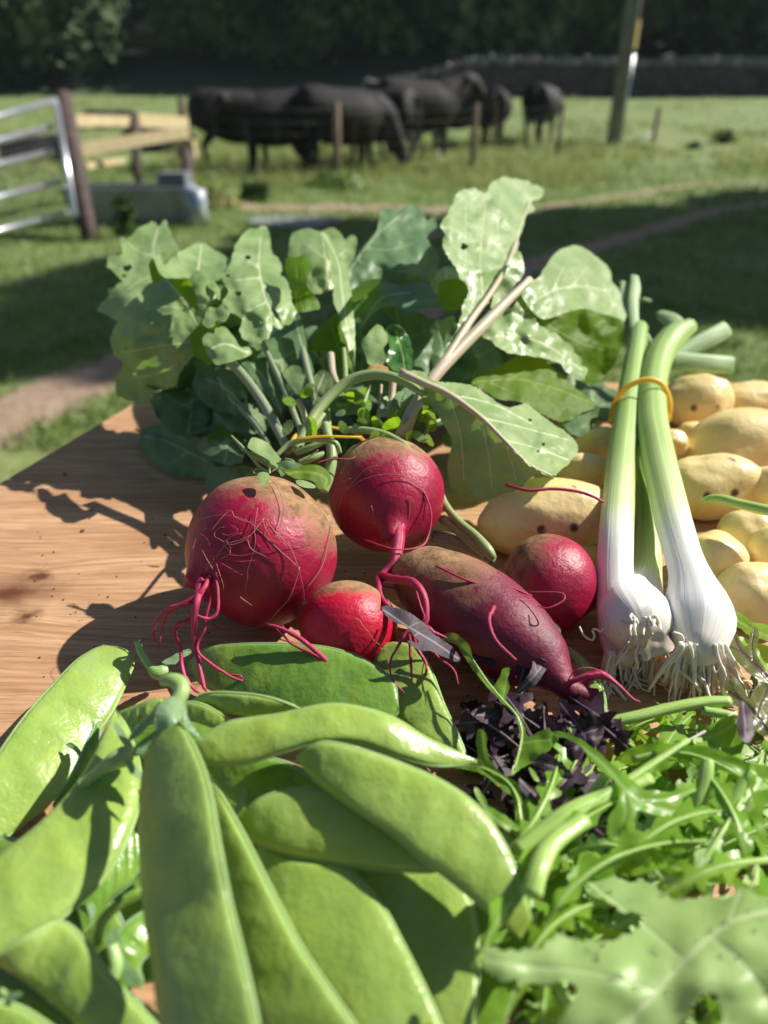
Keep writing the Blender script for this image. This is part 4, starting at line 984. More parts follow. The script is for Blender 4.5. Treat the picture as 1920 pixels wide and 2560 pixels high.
zl('A', b1, [(655,900),(670,850),(730,800),(800,790),(860,790),(800,850),(745,900),(755,980),(800,1080),(710,1050),(668,990)], [(655,900,-40.2),(860,790,-39.6),(800,1080,-38.6),(700,1040,-39.6)], 'beet_leaf_thin', seed=16)
zl('A', b1, [(735,900),(795,840),(880,818),(935,870),(1000,960),(1050,955),(1075,1010),(1000,1042),(900,1072),(830,1082),(780,1030),(748,960)], [(735,900,-39.6),(880,818,-40.4),(1075,1010,-38.6),(830,1080,-37.8),(880,940,-38.3)], 'beet_leaf', [[(780,980),(900,940),(1050,1000)]], seed=17, crk=.022)
zl('A', b1, [(770,690),(830,690),(880,660),(925,720),(905,770),(850,800),(780,830),(735,800),(750,760)], [(770,690,-40.6),(925,720,-40.2),(780,830,-39.4)], 'beet_leaf', seed=18, crk=.03)
zl('A', b1, [(1395,720),(1440,850),(1465,1000),(1510,1140),(1450,1130),(1400,1060),(1380,980),(1335,900),(1210,890),(1290,828),(1350,800)], [(1395,720,-41.6),(1210,890,-40.2),(1500,1140,-38.6),(1400,980,-39.4)], 'beet_leaf_dark', [[(1480,1120),(1420,920),(1380,760)]], seed=19, crk=.008)
# lower dark leaves, close to the board
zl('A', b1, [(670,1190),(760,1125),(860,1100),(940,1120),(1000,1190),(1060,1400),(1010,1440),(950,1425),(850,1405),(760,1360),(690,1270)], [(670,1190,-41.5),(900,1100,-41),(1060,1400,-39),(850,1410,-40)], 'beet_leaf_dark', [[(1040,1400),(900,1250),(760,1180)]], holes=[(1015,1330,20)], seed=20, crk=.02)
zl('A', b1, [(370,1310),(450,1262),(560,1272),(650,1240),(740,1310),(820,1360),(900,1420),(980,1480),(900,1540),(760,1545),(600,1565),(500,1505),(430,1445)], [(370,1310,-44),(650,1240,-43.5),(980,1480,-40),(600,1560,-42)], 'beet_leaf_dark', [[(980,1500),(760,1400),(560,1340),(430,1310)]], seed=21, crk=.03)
zl('A', b1, [(300,1590),(330,1525),(480,1490),(600,1560),(740,1600),(860,1700),(900,1850),(800,1850),(600,1862),(440,1800),(340,1720),(298,1660)], [(300,1590,1.2),(600,1500,2.6),(900,1700,2.4),(600,1862,.4),(340,1700,.6),(880,1850,.9)], 'beet_leaf_dark', [[(900,1800),(700,1720),(500,1620),(340,1580)],[(640,1690),(520,1760)]], seed=22, crk=.012)
zl('A', b1, [(770,1580),(830,1520),(960,1488),(1010,1510),(1000,1550),(920,1600),(890,1660),(880,1762),(840,1750),(790,1660)], [(770,1580,-40),(1000,1500,-39.5),(880,1760,-37.5)], 'beet_leaf_thin', seed=23)
zl('A', b1, [(745,1760),(850,1790),(1000,1780),(1110,1800),(1160,1860),(1000,1960),(870,2010),(790,2060),(760,1900)], [(745,1760,1.6),(1110,1800,2.8),(790,2060,.3)], 'beet_leaf_dark', seed=24)
zl('A', b1, [(1000,1060),(1100,1040),(1190,1040),(1240,1130),(1290,1260),(1290,1400),(1270,1425),(1190,1310),(1100,1200),(1040,1120)], [(1000,1060,-40.2),(1200,1040,-40.6),(1280,1420,-37.6)], 'beet_leaf_dark', [[(1280,1400),(1180,1200),(1080,1080)]], seed=25)
zl('A', b2, [(1290,1150),(1340,1092),(1400,1090),(1440,1150),(1430,1230),(1400,1290),(1335,1215)], [(1290,1150,-38.5),(1440,1100,-38.3),(1400,1290,-37)], 'beet_leaf', seed=26)
zl('A', b2, [(1440,1180),(1500,1165),(1560,1120),(1622,1152),(1640,1210),(1600,1330),(1530,1402),(1480,1300)], [(1440,1180,-38),(1640,1180,-37.2),(1530,1400,-36)], 'beet_leaf', [[(1500,1380),(1540,1250),(1580,1150)]], seed=27)
# dark filling leaves behind the stalks
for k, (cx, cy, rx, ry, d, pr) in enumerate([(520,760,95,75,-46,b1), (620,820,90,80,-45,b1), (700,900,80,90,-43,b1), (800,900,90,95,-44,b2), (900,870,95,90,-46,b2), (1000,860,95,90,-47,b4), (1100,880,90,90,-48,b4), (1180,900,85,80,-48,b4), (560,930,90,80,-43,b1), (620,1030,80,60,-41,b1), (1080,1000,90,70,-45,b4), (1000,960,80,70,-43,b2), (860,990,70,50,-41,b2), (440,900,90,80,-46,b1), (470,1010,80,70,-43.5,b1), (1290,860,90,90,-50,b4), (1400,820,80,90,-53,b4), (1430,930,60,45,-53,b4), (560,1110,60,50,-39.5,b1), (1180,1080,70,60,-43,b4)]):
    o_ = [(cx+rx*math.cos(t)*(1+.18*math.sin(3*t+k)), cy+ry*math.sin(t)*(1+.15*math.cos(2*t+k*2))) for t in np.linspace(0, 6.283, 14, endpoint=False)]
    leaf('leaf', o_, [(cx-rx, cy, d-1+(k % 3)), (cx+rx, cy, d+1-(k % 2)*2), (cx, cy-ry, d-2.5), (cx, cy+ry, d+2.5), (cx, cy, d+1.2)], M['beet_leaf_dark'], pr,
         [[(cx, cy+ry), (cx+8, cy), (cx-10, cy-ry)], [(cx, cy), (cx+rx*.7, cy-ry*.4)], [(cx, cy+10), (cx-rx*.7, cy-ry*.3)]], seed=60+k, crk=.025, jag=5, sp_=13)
for k, (cx, cy, rx, ry, v_) in enumerate([(732,1015,70,40,1.2), (915,1010,70,40,1.5), (945,935,60,45,4.5), (420,1090,60,35,.6), (640,1100,70,45,1.2), (1010,1040,60,40,1.5), (1130,1030,60,45,1.5), (820,1060,60,40,1.4), (560,1030,70,50,1.2), (1400,990,60,30,1.0), (700,950,60,50,4.0), (860,1090,60,35,1.0), (1300,960,80,40,2.0), (480,1040,60,50,1.5), (1475,985,60,34,.7), (1500,1015,50,28,.5)]):  # dark gap-filling leaves; the right-hand ones stand in for shade on the board
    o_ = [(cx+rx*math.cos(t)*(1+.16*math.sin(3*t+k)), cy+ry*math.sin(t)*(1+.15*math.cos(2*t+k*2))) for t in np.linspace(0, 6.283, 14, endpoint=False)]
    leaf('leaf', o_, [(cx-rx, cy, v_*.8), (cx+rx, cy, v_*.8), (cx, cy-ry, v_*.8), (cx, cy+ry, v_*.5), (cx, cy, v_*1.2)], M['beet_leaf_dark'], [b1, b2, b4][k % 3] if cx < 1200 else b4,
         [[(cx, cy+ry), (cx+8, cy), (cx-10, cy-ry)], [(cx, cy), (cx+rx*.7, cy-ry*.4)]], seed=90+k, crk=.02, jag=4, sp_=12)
# B17 glossy and its neighbours
zl('B', b2, [(730,1130),(760,1080),(820,1085),(870,1130),(905,1200),(920,1300),(912,1420),(850,1425),(770,1385),(730,1320),(760,1240),(742,1180)], [(730,1130,-40),(870,1100,-41),(912,1420,-37.2),(740,1330,-38)], 'glossy_leaf', [[(870,1420),(850,1280),(800,1120)]], seed=30, crk=.04)
zl('B', b2, [(600,1150),(680,1080),(735,1140),(742,1200),(715,1250),(732,1320),(700,1370),(610,1362),(598,1300),(560,1220)], [(600,1150,-40),(740,1140,-40),(650,1370,-37.5)], 'beet_leaf', seed=31, crk=.02)
zl('B', b2, [(1105,1100),(1130,1040),(1200,1018),(1215,1060),(1150,1120),(1140,1200),(1118,1180)], [(1105,1100,-41),(1215,1030,-43),(1140,1200,-40)], 'beet_leaf', seed=32)
zl('B', b2, [(600,1392),(640,1362),(700,1360),(748,1380),(740,1410),(690,1425),(640,1400)], [(600,1390,-37),(748,1380,-37),(690,1425,-36)], 'dry', seed=33, crk=.03)
# tall lit leaf and the right-hand ones
zl('4', b4, [(322,235),(350,190),(375,150),(395,100),(450,82),(510,95),(528,65),(580,38),(640,43),(700,65),(745,92),(735,125),(698,140),(705,170),(670,210),(655,260),(640,330),(600,410),(555,480),(515,550),(450,640),(400,720),(350,728),(392,655),(420,560),(435,490),(400,440),(380,390),(342,340),(338,300),(350,270)],
   [(322,235,-42),(395,100,-46),(580,38,-53),(745,92,-57),(700,170,-53.5),(450,300,-43.5),(560,200,-48),(640,330,-47.5),(420,560,-39.6),(540,500,-42.5),(370,725,-37.4)], 'beet_leaf',
   [[(375,740),(450,620),(530,510),(600,390),(650,250),(690,130)],[(450,620),(430,400),(430,150)],[(500,560),(490,350),(510,150)],[(600,390),(560,250),(580,100)]], holes=[(425,320,16)], seed=34, crk=.022, jag=4)
zst('4', b4, [(690,130,-54,4), (650,250,-49.8,7), (600,390,-44.8,9), (530,510,-41.2,12), (450,620,-38.9,15), (375,740,-37,19), (300,850,-36,24), (215,985,-35,26), (160,1090,-34.5,22)], 'stalk_pink')
zst('4', b4, [(690,455,-41,16), (600,540,-39.8,20), (500,640,-38.4,24), (400,740,-37.2,26), (300,850,-36,26), (230,960,-35.2,24), (190,1060,-34.7,20)], 'stalk_pink')
zl('4', b4, [(600,410),(640,335),(665,380),(660,440),(610,500),(560,555),(530,570),(555,490)], [(640,335,-44),(665,420,-44),(540,560,-42)], 'beet_leaf', seed=35, crk=.02)
zl('4', b4, [(660,520),(690,470),(730,440),(760,390),(800,340),(850,318),(900,322),(960,360),(1012,410),(1030,470),(1062,510),(1082,570),(1070,625),(1000,600),(900,575),(800,600),(730,610)],
   [(690,470,-43),(850,318,-53),(960,360,-55),(1080,570,-52),(1000,600,-49),(800,600,-43.5),(880,470,-48),(700,600,-41.5)], 'beet_leaf', [[(680,560),(780,500),(900,480),(1000,500)],[(780,500),(830,400)],[(850,490),(930,400)]], seed=36, crk=.026)
zl('4', b4, [(720,590),(800,598),(900,573),(1000,598),(1070,622),(1062,720),(1035,800),(990,850),(940,880),(890,850),(900,780),(820,700),(750,650)],
   [(720,590,-43.4),(900,573,-45.2),(1070,622,-46.4),(990,860,-46),(900,780,-44.5)], 'beet_leaf_thin', [[(740,620),(880,700),(1000,740)]], seed=37, crk=.015)
zl('4', b4, [(480,665),(560,600),(620,560),(680,500),(712,560),(730,640),(800,680),(860,720),(892,790),(930,820),(905,862),(850,842),(800,790),(700,765),(600,745),(530,705)],
   [(480,665,-39.5),(680,500,-43.5),(730,640,-42.5),(930,820,-44.5),(850,842,-42),(640,745,-39.3)], 'beet_leaf', [[(480,700),(620,680),(760,720),(900,820)],[(620,680),(680,560)]], seed=38, crk=.035, jag=4)
zl('4', b4, [(455,868),(560,812),(640,767),(700,760),(760,790),(812,830),(862,880),(920,930),(966,965),(900,1000),(822,1032),(740,1002),(650,952),(560,942),(490,892)],
   [(455,868,-38.5),(700,760,-42.5),(966,965,-42),(822,1032,-39.5),(650,952,-38.5)], 'beet_leaf_thin', [[(460,872),(640,860),(800,900),(950,960)],[(600,860),(720,800)],[(700,880),(800,980)],[(520,870),(640,920)]], seed=39, crk=.014)
zl('4', b4, [(966,965),(968,1010),(942,1062),(882,1092),(820,1036),(880,1000)], [(966,965,-42),(942,1062,-41.5),(820,1036,-39.8)], 'beet_leaf_dark', seed=40)
# arching leaf whose stalk bends over from the left beet
zst('B', b1, [(110,1960,-33.6,34), (160,1850,-34,36), (250,1690,-34.8,38), (370,1555,-35.3,38), (500,1462,-35.5,38), (640,1428,-35.4,36), (780,1445,-35.1,34), (900,1500,-34.8,30), (1000,1570,-34.6,24)], 'stalk', n=40)
AR_up = [(1015,935),(1060,930),(1085,952),(1180,962),(1235,1000),(1275,1018),(1325,1008),(1345,1030),(1385,1060),(1425,1090),(1445,1118),(1432,1150),(1405,1172),(1385,1192),(1320,1160),(1260,1100),(1200,1042),(1120,985)]
AR_lo = [(1060,960),(1120,985),(1200,1042),(1260,1100),(1320,1160),(1385,1192),(1335,1192),(1300,1222),(1240,1245),(1180,1248),(1130,1222),(1118,1170),(1128,1110),(1105,1055),(1070,1005)]
mid = [(1020,938),(1120,985),(1200,1042),(1260,1100),(1320,1160),(1380,1190)]
leaf('leaf', AR_up, [(1015,935,-34.8),(1120,985,-34.5),(1260,1100,-33.8),(1385,1192,-33.4),(1340,1030,-38.5),(1445,1118,-37),(1180,962,-36.5)], M['beet_leaf'], b1,
     [mid,[(1120,985),(1230,1010),(1330,1060)],[(1200,1042),(1310,1070),(1420,1100)],[(1260,1100),(1340,1120),(1420,1150)]], holes=[(1300,1090,4),(1358,1110,6),(1345,1128,4),(1325,1050,5)], seed=41, crk=.02, jag=3, sp_=7)
leaf('leaf', AR_lo, [(1060,960,-34.7),(1200,1042,-34.1),(1385,1192,-33.3),(1110,1060,-34.6),(1130,1222,-35.2),(1240,1245,-34.6)], M['beet_leaf'], b1,
     [mid,[(1120,985),(1150,1080),(1160,1200)],[(1200,1042),(1220,1130),(1230,1220)],[(1260,1100),(1280,1160),(1290,1200)]], seed=42, crk=.008, jag=3, sp_=7)
zst('P', b1, [(1000,930,-34.5,11),(1060,958,-34.3,10),(1120,985,-34.2,9), (1200,1042,-33.8,7), (1260,1100,-33.5,5), (1320,1160,-33.2,4), (1380,1190,-33.2,2)], 'stalk_pink')
# stalks
for k, (z, pts, mt, pr) in enumerate([
    ('A', [(900,1040,-39.5,34),(1010,1150,-38.6,34),(1130,1310,-37.6,34),(1230,1480,-36.4,34),(1330,1680,-34.8,30)], 'stalk_dark', b1),
    ('A', [(1150,930,-41,20),(1220,1080,-39.5,20),(1300,1250,-38,20),(1400,1500,-36,20),(1440,1620,-35,16)], 'stalk_dark', b1),
    ('A', [(1400,820,-41,24),(1430,980,-39.6,24),(1470,1150,-38,24),(1520,1350,-36.6,22),(1540,1560,-35.2,18)], 'stalk_dark', b2),
    ('A', [(1400,1330,-37.5,22),(1440,1440,-37,22),(1460,1560,-36,20)], 'stalk_pink', b2),
    ('A', [(850,1180,-41,22),(960,1340,-40,22),(1090,1480,-38,20),(1200,1640,-36.4,18)], 'stalk_dark', b1),
    ('B', [(350,1290,-40,26),(365,1420,-38.6,24),(400,1500,-37.5,20)], 'stalk_pink', b2),
    ('B', [(440,1250,-40,14),(450,1360,-39,16),(455,1460,-38,16)], 'stalk', b2),
    ('B', [(780,1480,-36.5,26),(770,1600,-36.2,24),(750,1720,-35.6,22)], 'stalk_pink', b2),
    ('B', [(850,1620,-36,20),(800,1740,-35.4,20),(760,1840,-34.8,18)], 'stalk', b2),
    ('B', [(880,1660,-36,20),(850,1760,-35.4,20),(830,1900,-34.6,18)], 'stalk', b2),
    ('B', [(980,1560,-36.6,30),(930,1680,-36,30),(890,1800,-35.2,28)], 'stalk', b4),
    ('B', [(1110,1740,-37,12),(1040,1780,-36.4,16),(1010,1830,-36,14)], 'stalk', b4),
    ('B', [(470,1810,-33.8,24),(600,1815,-33.4,26),(720,1840,-32.9,26),(840,1900,-32.4,24),(900,1960,-32,20)], 'stalk', b2),
    ('B', [(620,1500,-37,10),(560,1700,-36,16),(540,1850,-34.8,18)], 'stalk', b1),
    ('B', [(330,1640,-36,16),(340,1800,-35,18),(350,1900,-34,18)], 'stalk', b1),
    ('6', [(318,190,-34,14),(345,260,-33.4,16),(400,330,-32.6,17),(470,390,-31.8,19),(520,450,-31.3,24),(545,485,-31.2,14)], 'stalk', b4),
    ('6', [(335,320,-33.3,18),(400,370,-32.6,20),(460,420,-32,22),(520,470,-31.5,22)], 'stalk', b4),
    ('6', [(300,390,-33.5,26),(380,410,-33,28),(470,455,-32.2,26),(540,490,-31.5,18)], 'stalk_dark', b4),
    ('D', [(360,220,-31.4,16),(450,140,-31.6,20),(560,108,-31.5,22),(680,108,-31.4,22),(770,130,-31.3,20),(800,200,-31.5,18)], 'stalk', b1),
    ('D', [(740,130,-32.2,36),(745,250,-31.9,38),(720,380,-31.6,36),(690,470,-31.4,30)], 'stalk', b1),
    ('D', [(700,0,-33.5,28),(720,80,-33,30),(745,150,-32.6,30)], 'stalk', b1),
    ('D', [(500,200,-32.2,20),(590,165,-32,24),(700,120,-32,18)], 'stalk', b1),
    ('D', [(520,270,-31.8,22),(610,235,-31.8,26),(690,205,-32,20)], 'stalk', b1),
    ('D', [(190,200,-31.2,18),(280,260,-31,22),(360,300,-30.8,20),(420,350,-30.6,16)], 'stalk', b1),
    ('D', [(310,210,-30.9,9),(310,290,-30.7,9),(315,340,-30.6,10)], 'stalk', b1),
    ('D', [(530,90,-34,28),(600,40,-34.4,34),(690,-60,-35,30)], 'stalk', b1),
    ('B', [(700,1500,-37,10),(690,1640,-36.4,9),(660,1760,-35.6,8)], 'stalk_pink', b2)]):
    zst(z, pr, pts, mt)
# chopped stalk, leaflet and scraps on the left beet
zl('D', b1, [(165,150),(180,105),(215,92),(300,130),(385,230),(395,250),(350,275),(290,240),(180,175)], [(165,150,-31),(215,92,-31.6),(395,250,-30.4),(290,240,-30.3)], 'beet_leaf', seed=44, sp_=5, jag=.8)
zl('D', b1, [(370,280),(420,250),(500,265),(570,300),(530,320),(440,330),(400,370)], [(370,280,-30.4),(500,260,-30.8),(400,370,-30.2)], 'beet_leaf_dark', seed=45, sp_=5, jag=.8)
zl('D', b1, [(420,330),(480,310),(560,285),(640,282),(700,310),(735,360),(735,410),(690,450),(650,445),(620,400),(560,385),(500,380)], [(420,330,-30.2),(640,282,-31),(735,400,-30.8),(660,445,-30.2),(560,385,-30)], 'beet_leaf_thin', [[(430,345),(580,330),(700,370),(700,430)]], seed=46, sp_=5, jag=.8)
zl('D', b1, [(235,345),(270,330),(310,345),(312,390),(290,420),(255,418),(235,390)], [(235,345,-28.1),(310,345,-28),(270,420,-27.7)], 'beet_leaf', seed=47, sp_=4, jag=.5)
zl('D', b1, [(495,395),(520,385),(600,405),(635,430),(620,445),(560,440),(510,420)], [(495,395,-29.2),(635,420,-29.2),(560,440,-28.8)], 'beet_leaf', seed=48, sp_=4, jag=.5)
for pts in ([(50,80,-31.4,7),(130,160,-31.1,9),(200,240,-30.8,12),(250,300,-30.6,12),(320,340,-30.4,8)], [(60,95,-31.5,4),(140,185,-31,5),(225,250,-30.8,5)], [(180,310,-30.7,3),(230,340,-30.5,3),(240,310,-30.4,3),(200,330,-30.4,3),(260,370,-30.2,3)],
            [(420,240,-30.9,5),(470,250,-30.8,6),(500,280,-30.7,4)], [(580,235,-31,4),(650,180,-31,5)], [(120,180,-31,3),(200,195,-31,3),(260,230,-30.9,3)], [(330,330,-30.3,4),(380,300,-30.4,4),(430,320,-30.2,3)]):
    zst('D', b1, pts, 'stalk', n=16, nseg=6, name='stalk_scrap')
# little leaflets among the stalks
rl = np.random.RandomState(4)
for k in range(42):
    px, py = (rl.uniform(850, 1085), rl.uniform(985, 1110)) if k < 34 else (rl.uniform(700, 860), rl.uniform(960, 1080))
    d = -36.5+(py-985)/125*3.4; rr = rl.uniform(12, 26); an = rl.uniform(0, 6.28); el = rl.uniform(.35, .7)
    o_ = []
    for t in np.linspace(0, 6.283, 11, endpoint=False):
        a_, b_ = rr*math.cos(t), rr*el*math.sin(t); o_.append((px+a_*math.cos(an)-b_*math.sin(an), py+a_*math.sin(an)+b_*math.cos(an)))
    leaf('leaf', o_, [(px-rr, py, d+rl.uniform(-1, 1)), (px+rr, py, d+rl.uniform(-1, 1)), (px, py+rr, d+rl.uniform(-1, 1))], M[['beet_leaf', 'mizuna', 'beet_leaf_dark', 'beet_leaf_thin'][k % 4]], b2 if k % 2 else b4, sp_=6, seed=100+k, jag=2.5, crk=.01)

def band(pts, r_px, label, group='rubber bands'):
    C, r = pxtube([p+(r_px,) for p in pts], 60)
    v, f, a, b_ = tube_geo(C, r, 8, flat=.5)
    o = mk('rubber_band', v, f, M['band'], None, loc=C[0]); return tag(o, label, 'rubber band', group)
band(T('D', [(455,150,-32),(480,125,-31.6),(560,95,-31.3),(700,85,-31.2),(850,90,-31.4),(930,92,-31.8),(960,110,-32.8),(900,60,-34.6),(700,20,-35),(520,60,-34.4),(455,150,-32)]), 5.5, 'yellow rubber band round the beetroot stalks')
# ================================================================== POTATOES
def potato(z, cx, cy, a, b_, ang, v, label, seed, dents=2):
    """ellipse half axes a, b_ (zoom px), ang degrees counter-clockwise in the picture, v height/distance of the centre"""
    ox, oy, s = ZO[z]; px, py = ox+cx/s, oy+cy/s; d = depth(px, py, v); c = Pd(px, py, d)
    k = d/F/s*1.09; A_, B_ = a*k, b_*k
    e1 = nz(RT*math.cos(R(ang))+UP*math.sin(R(ang))); e2 = nz(-RT*math.sin(R(ang))+UP*math.cos(R(ang))); e3 = FW
    rng = np.random.RandomState(seed); eyes = [nz(rng.normal(0, 1, 3)*[1, .8, 1]-[0, 0, .6]) for _ in range(dents+3)]
    vs = []; NU, NV = 56, 36
    for i in range(NV+1):
        th = math.pi*i/NV
        for j in range(NU):
            ph = 2*math.pi*j/NU
            q = np.array([math.cos(th), math.sin(th)*math.cos(ph), math.sin(th)*math.sin(ph)])
            w = 1+.15*n3(q, 1.1, seed*2.3)+.05*n3(q, 2.6, seed)+.007*n3(q, 9, seed)
            for e in eyes: w -= .035*math.exp(-((1-q@e)/.012))
            sx = math.copysign(abs(q[0])**.92, q[0])
            vs.append(c+(e1*sx*A_+e2*q[1]*B_+e3*q[2]*B_*.95)*w)
    fs = [(i*NU+j, i*NU+(j+1) % NU, (i+1)*NU+(j+1) % NU, (i+1)*NU+j) for i in range(NV) for j in range(NU)]
    vs = np.array(vs); vs[:, 2] = np.where(vs[:, 2] < TZ+.0015, TZ+.0015, vs[:, 2])
    o = mk('potato', vs, fs, M['potato'], None, loc=c); return tag(o, label, 'potato', 'new potatoes')
potato('C', 1250, 1000, 185, 165, 10, -50, 'farthest large potato with a dark scar on its shoulder, just right of the rubber band', 3)
potato('C', 1560, 1000, 200, 118, 4, -50.5, 'long potato at the back right edge, behind the blotched one', 4)
potato('C', 1480, 1275, 310, 225, 12, -44.2, 'big tan blotched potato at the right edge of the heap', 5)
potato('C', 1330, 1475, 262, 192, 2, -39.0, 'smooth pale potato directly right of the spring onion stalks', 6)
potato('6', 790, 325, 272, 158, -4, -35.3, 'long spotted potato left of the onion stalks with a thin beet root lying over it', 7)
potato('C', 700, 1235, 150, 98, 10, -43, 'half shaded potato left of the onion stalks, upper of two behind the leaf', 8)
potato('C', 640, 1385, 170, 100, -8, -40, 'shaded orange looking potato under the drooping beet leaf', 9)
potato('C', 1100, 1215, 85, 72, 0, -43.5, 'small piece of potato showing between onion stalk and blotched potato', 10)
potato('6', 1435, 510, 118, 130, -20, -33.8, 'small potato with brown speckles beside the right onion bulb', 11, 4)
potato('6', 1585, 395, 122, 112, 20, -35.5, 'round potato wedged between smooth pale potato and speckled one', 12, 3)
potato('6', 1610, 645, 158, 140, -10, -31.2, 'nearest potato, rounded, right of the onion bulb and above the salad leaves', 13)
potato('6', 1690, 215, 100, 100, 0, -38.0, 'shaded potato at the far right edge below the big blotched one', 14)
potato('6', 1560, 560, 90, 80, 0, -35.2, 'hidden potato deep between the speckled and the nearest potato', 15)
potato('6', 880, 470, 130, 100, 0, -35.0, 'dark potato hidden behind the onion stalks', 16)
potato('C', 1640, 1140, 150, 90, 0, -47.5, 'potato wedged between the long back potato and the big blotched one', 18)
potato('C', 1240, 1180, 110, 80, 0, -46, 'potato sunk below the scarred one, behind the smooth pale potato', 19)
potato('6', 1700, 480, 110, 120, 0, -34, 'potato at the right edge level with the speckled one', 20)
potato('C', 900, 1260, 120, 110, 0, -44.5, 'potato mostly hidden behind the onion stalks near the rubber band', 17)

# ================================================================== SPRING ONIONS
def onion(pts, z, label, nseg=28, n=64):
    ox, oy, s = ZO[z]; q = [(ox+p[0]/s, oy+p[1]/s, p[2], p[3]/s) for p in pts]
    C, r = pxtube(q, n); t = thing('spring_onion', label, 'spring onion', base(C[0]), 'bunch of spring onions')
    v, f, a, b_ = tube_geo(C, r, nseg)
    v = [p+(p-C[i//nseg])*(.025*math.sin(2*math.pi*b_[i]*9+2.5*a[i])*(1 if a[i] < .3 else .8)+.03*n3(p, 60, 2)) for i, p in enumerate(v)]
    mk('stem', v, f, M['onion'], t, {'a': a, 'b': b_}); return t, C, r
on1, C1, r1 = onion([(1345,1432,.9,20),(1346,1418,.9,34),(1342,1375,1.0,46),(1334,1320,1.5,43),(1328,1250,2.2,39),(1330,1170,3.0,36),(1335,1090,3.2,34),(1342,1000,3.5,31),(1352,920,3.9,29),(1362,840,4.4,25),(1372,770,5.0,21),(1380,710,5.6,19)], 'F', 'left spring onion of the bunch, its straight stalk ending in drooping cut tops')
on2, C2, r2 = onion([(1396,1378,-26.6,24),(1393,1370,-26.8,48),(1380,1350,-27.3,72),(1370,1332,-28.4,76),(1376,1296,-30.0,54),(1392,1240,-32.4,36),(1398,1170,-34.2,31),(1397,1100,-36.4,28),(1392,1020,-39.5,25),(1385,930,-42.8,20),(1385,860,-45,16)], 'F', 'middle spring onion, its small round bulb pointing at the viewer with the root tuft')
on3, C3, r3 = onion([(1507,1420,2.0,26),(1508,1410,2.0,42),(1510,1385,2.0,60),(1510,1345,2.2,73),(1504,1300,2.5,65),(1492,1250,2.9,45),(1476,1200,3.1,38),(1455,1130,3.4,38),(1436,1050,3.7,36),(1418,970,4.0,35),(1407,900,4.3,33),(1410,830,4.7,30),(1425,770,5.2,29),(1455,728,5.6,28),(1490,705,5.9,17)], 'F', 'right spring onion with the largest bulb, its stalk bending right at the top')
# cut tops
ct = lambda pr, pts, **k: stem('leaf', [(ZO['C'][0]+p[0]/2.304, ZO['C'][1]+p[1]/2.304, p[2], p[3]/2.304) for p in pts], M['onion_top'], pr, 30, 14, flat=.4, nrm=FW, **k)
ct(on1, [(905,720,-49,44),(898,600,-50,36),(885,500,-51,32),(882,400,-52,34),(893,320,-53,34),(890,255,-54,24)])
ct(on1, [(850,480,-51.5,26),(838,400,-52.5,30),(832,330,-53.5,30),(828,290,-54,24)])
ct(on1, [(930,700,-49.5,30),(945,600,-50,26),(980,640,-50,18),(995,630,-50,10)])
ct(on1, [(905,390,-52.3,8),(940,388,-52,12),(985,400,-52,10)])
ct(on3, [(1170,590,-52,50),(1120,520,-53,52),(1060,480,-54,42),(1035,462,-54.5,24)])
ct(on3, [(1130,720,-50.5,50),(1230,660,-51,52),(1330,610,-51.5,54),(1400,570,-52,52),(1422,556,-52.2,46)])
ct(on3, [(1100,740,-50,54),(1220,750,-50.2,54),(1340,760,-50.5,54),(1440,765,-51,50),(1462,766,-51,40)])
band(T('C', [(762,1110,-42.6),(768,1010,-42.0),(825,915,-41.4),(900,866,-41.2),(980,850,-41.2),(1052,882,-41.3),(1090,960,-41.7),(1092,1050,-42.4),(1070,1090,-44.5),(960,1030,-46),(850,1050,-45),(762,1110,-42.6)]), 7, 'yellow rubber band round the spring onion stalks')
# roots of the onions
def onion_roots(pr, z, x0, x1, y0, dsp, n_, L, d0, seed, th=9, fan=.5, down=1.0, tgt=None):
    rng = np.random.RandomState(seed); ox, oy, s = ZO[z]
    for k in range(n_):
        x = rng.uniform(x0, x1); y = y0+rng.uniform(-10, 20); u = (x-(x0+x1)/2)/((x1-x0)/2)
        ll = L*rng.uniform(.45, 1.1); an = u*fan+rng.normal(0, .16); pts = []; d = d0+rng.uniform(0, 1.1)
        w = th*rng.uniform(.5, 1.25); sg = rng.uniform(-1, 1)
        for q in range(7):
            t = q/6
            pts.append((ox+(x+math.sin(an)*ll*t+math.sin(t*6+k)*9*t+sg*10*math.sin(t*9))/s, oy+(y+math.cos(an)*ll*t*down)/s, -(d-dsp*t+.12*math.sin(t*5+k)), w*(1-.45*t)/s))
        C, r = pxtube(pts, 26)
        C[:, 2] = np.maximum(C[:, 2], TZ+.0012)
        v, f, a, b_ = tube_geo(C, r, 7, rough=.15); mk('root', v, f, M['onion_root'], pr, {'a': a, 'b': b_})
onion_roots(on3, 'G', 960, 1310, 830, -.6, 96, 460, 26.0, 1, 21, .34)
onion_roots(on1, 'G', 370, 540, 880, -.1, 50, 480, 27.4, 2, 17, .32)
onion_roots(on2, 'G', 510, 800, 600, .3, 34, 210, 26.4, 3, 18, .35)
onion_roots(on2, 'G', 540, 860, 760, .0, 34, 280, 26.6, 4, 15, .45)
onion_roots(on1, 'G', 600, 840, 960, -.2, 44, 400, 27.4, 5, 14, .3)
def gt(pr, pts): 
    C, r = pxtube([(ZO['G'][0]+p[0]/3.19, ZO['G'][1]+p[1]/3.19, p[2], p[3]/3.19) for p in pts], 36); v, f, a, b_ = tube_geo(C, r, 7); mk('root', v, f, M['onion_root'], pr, {'a': a, 'b': b_})
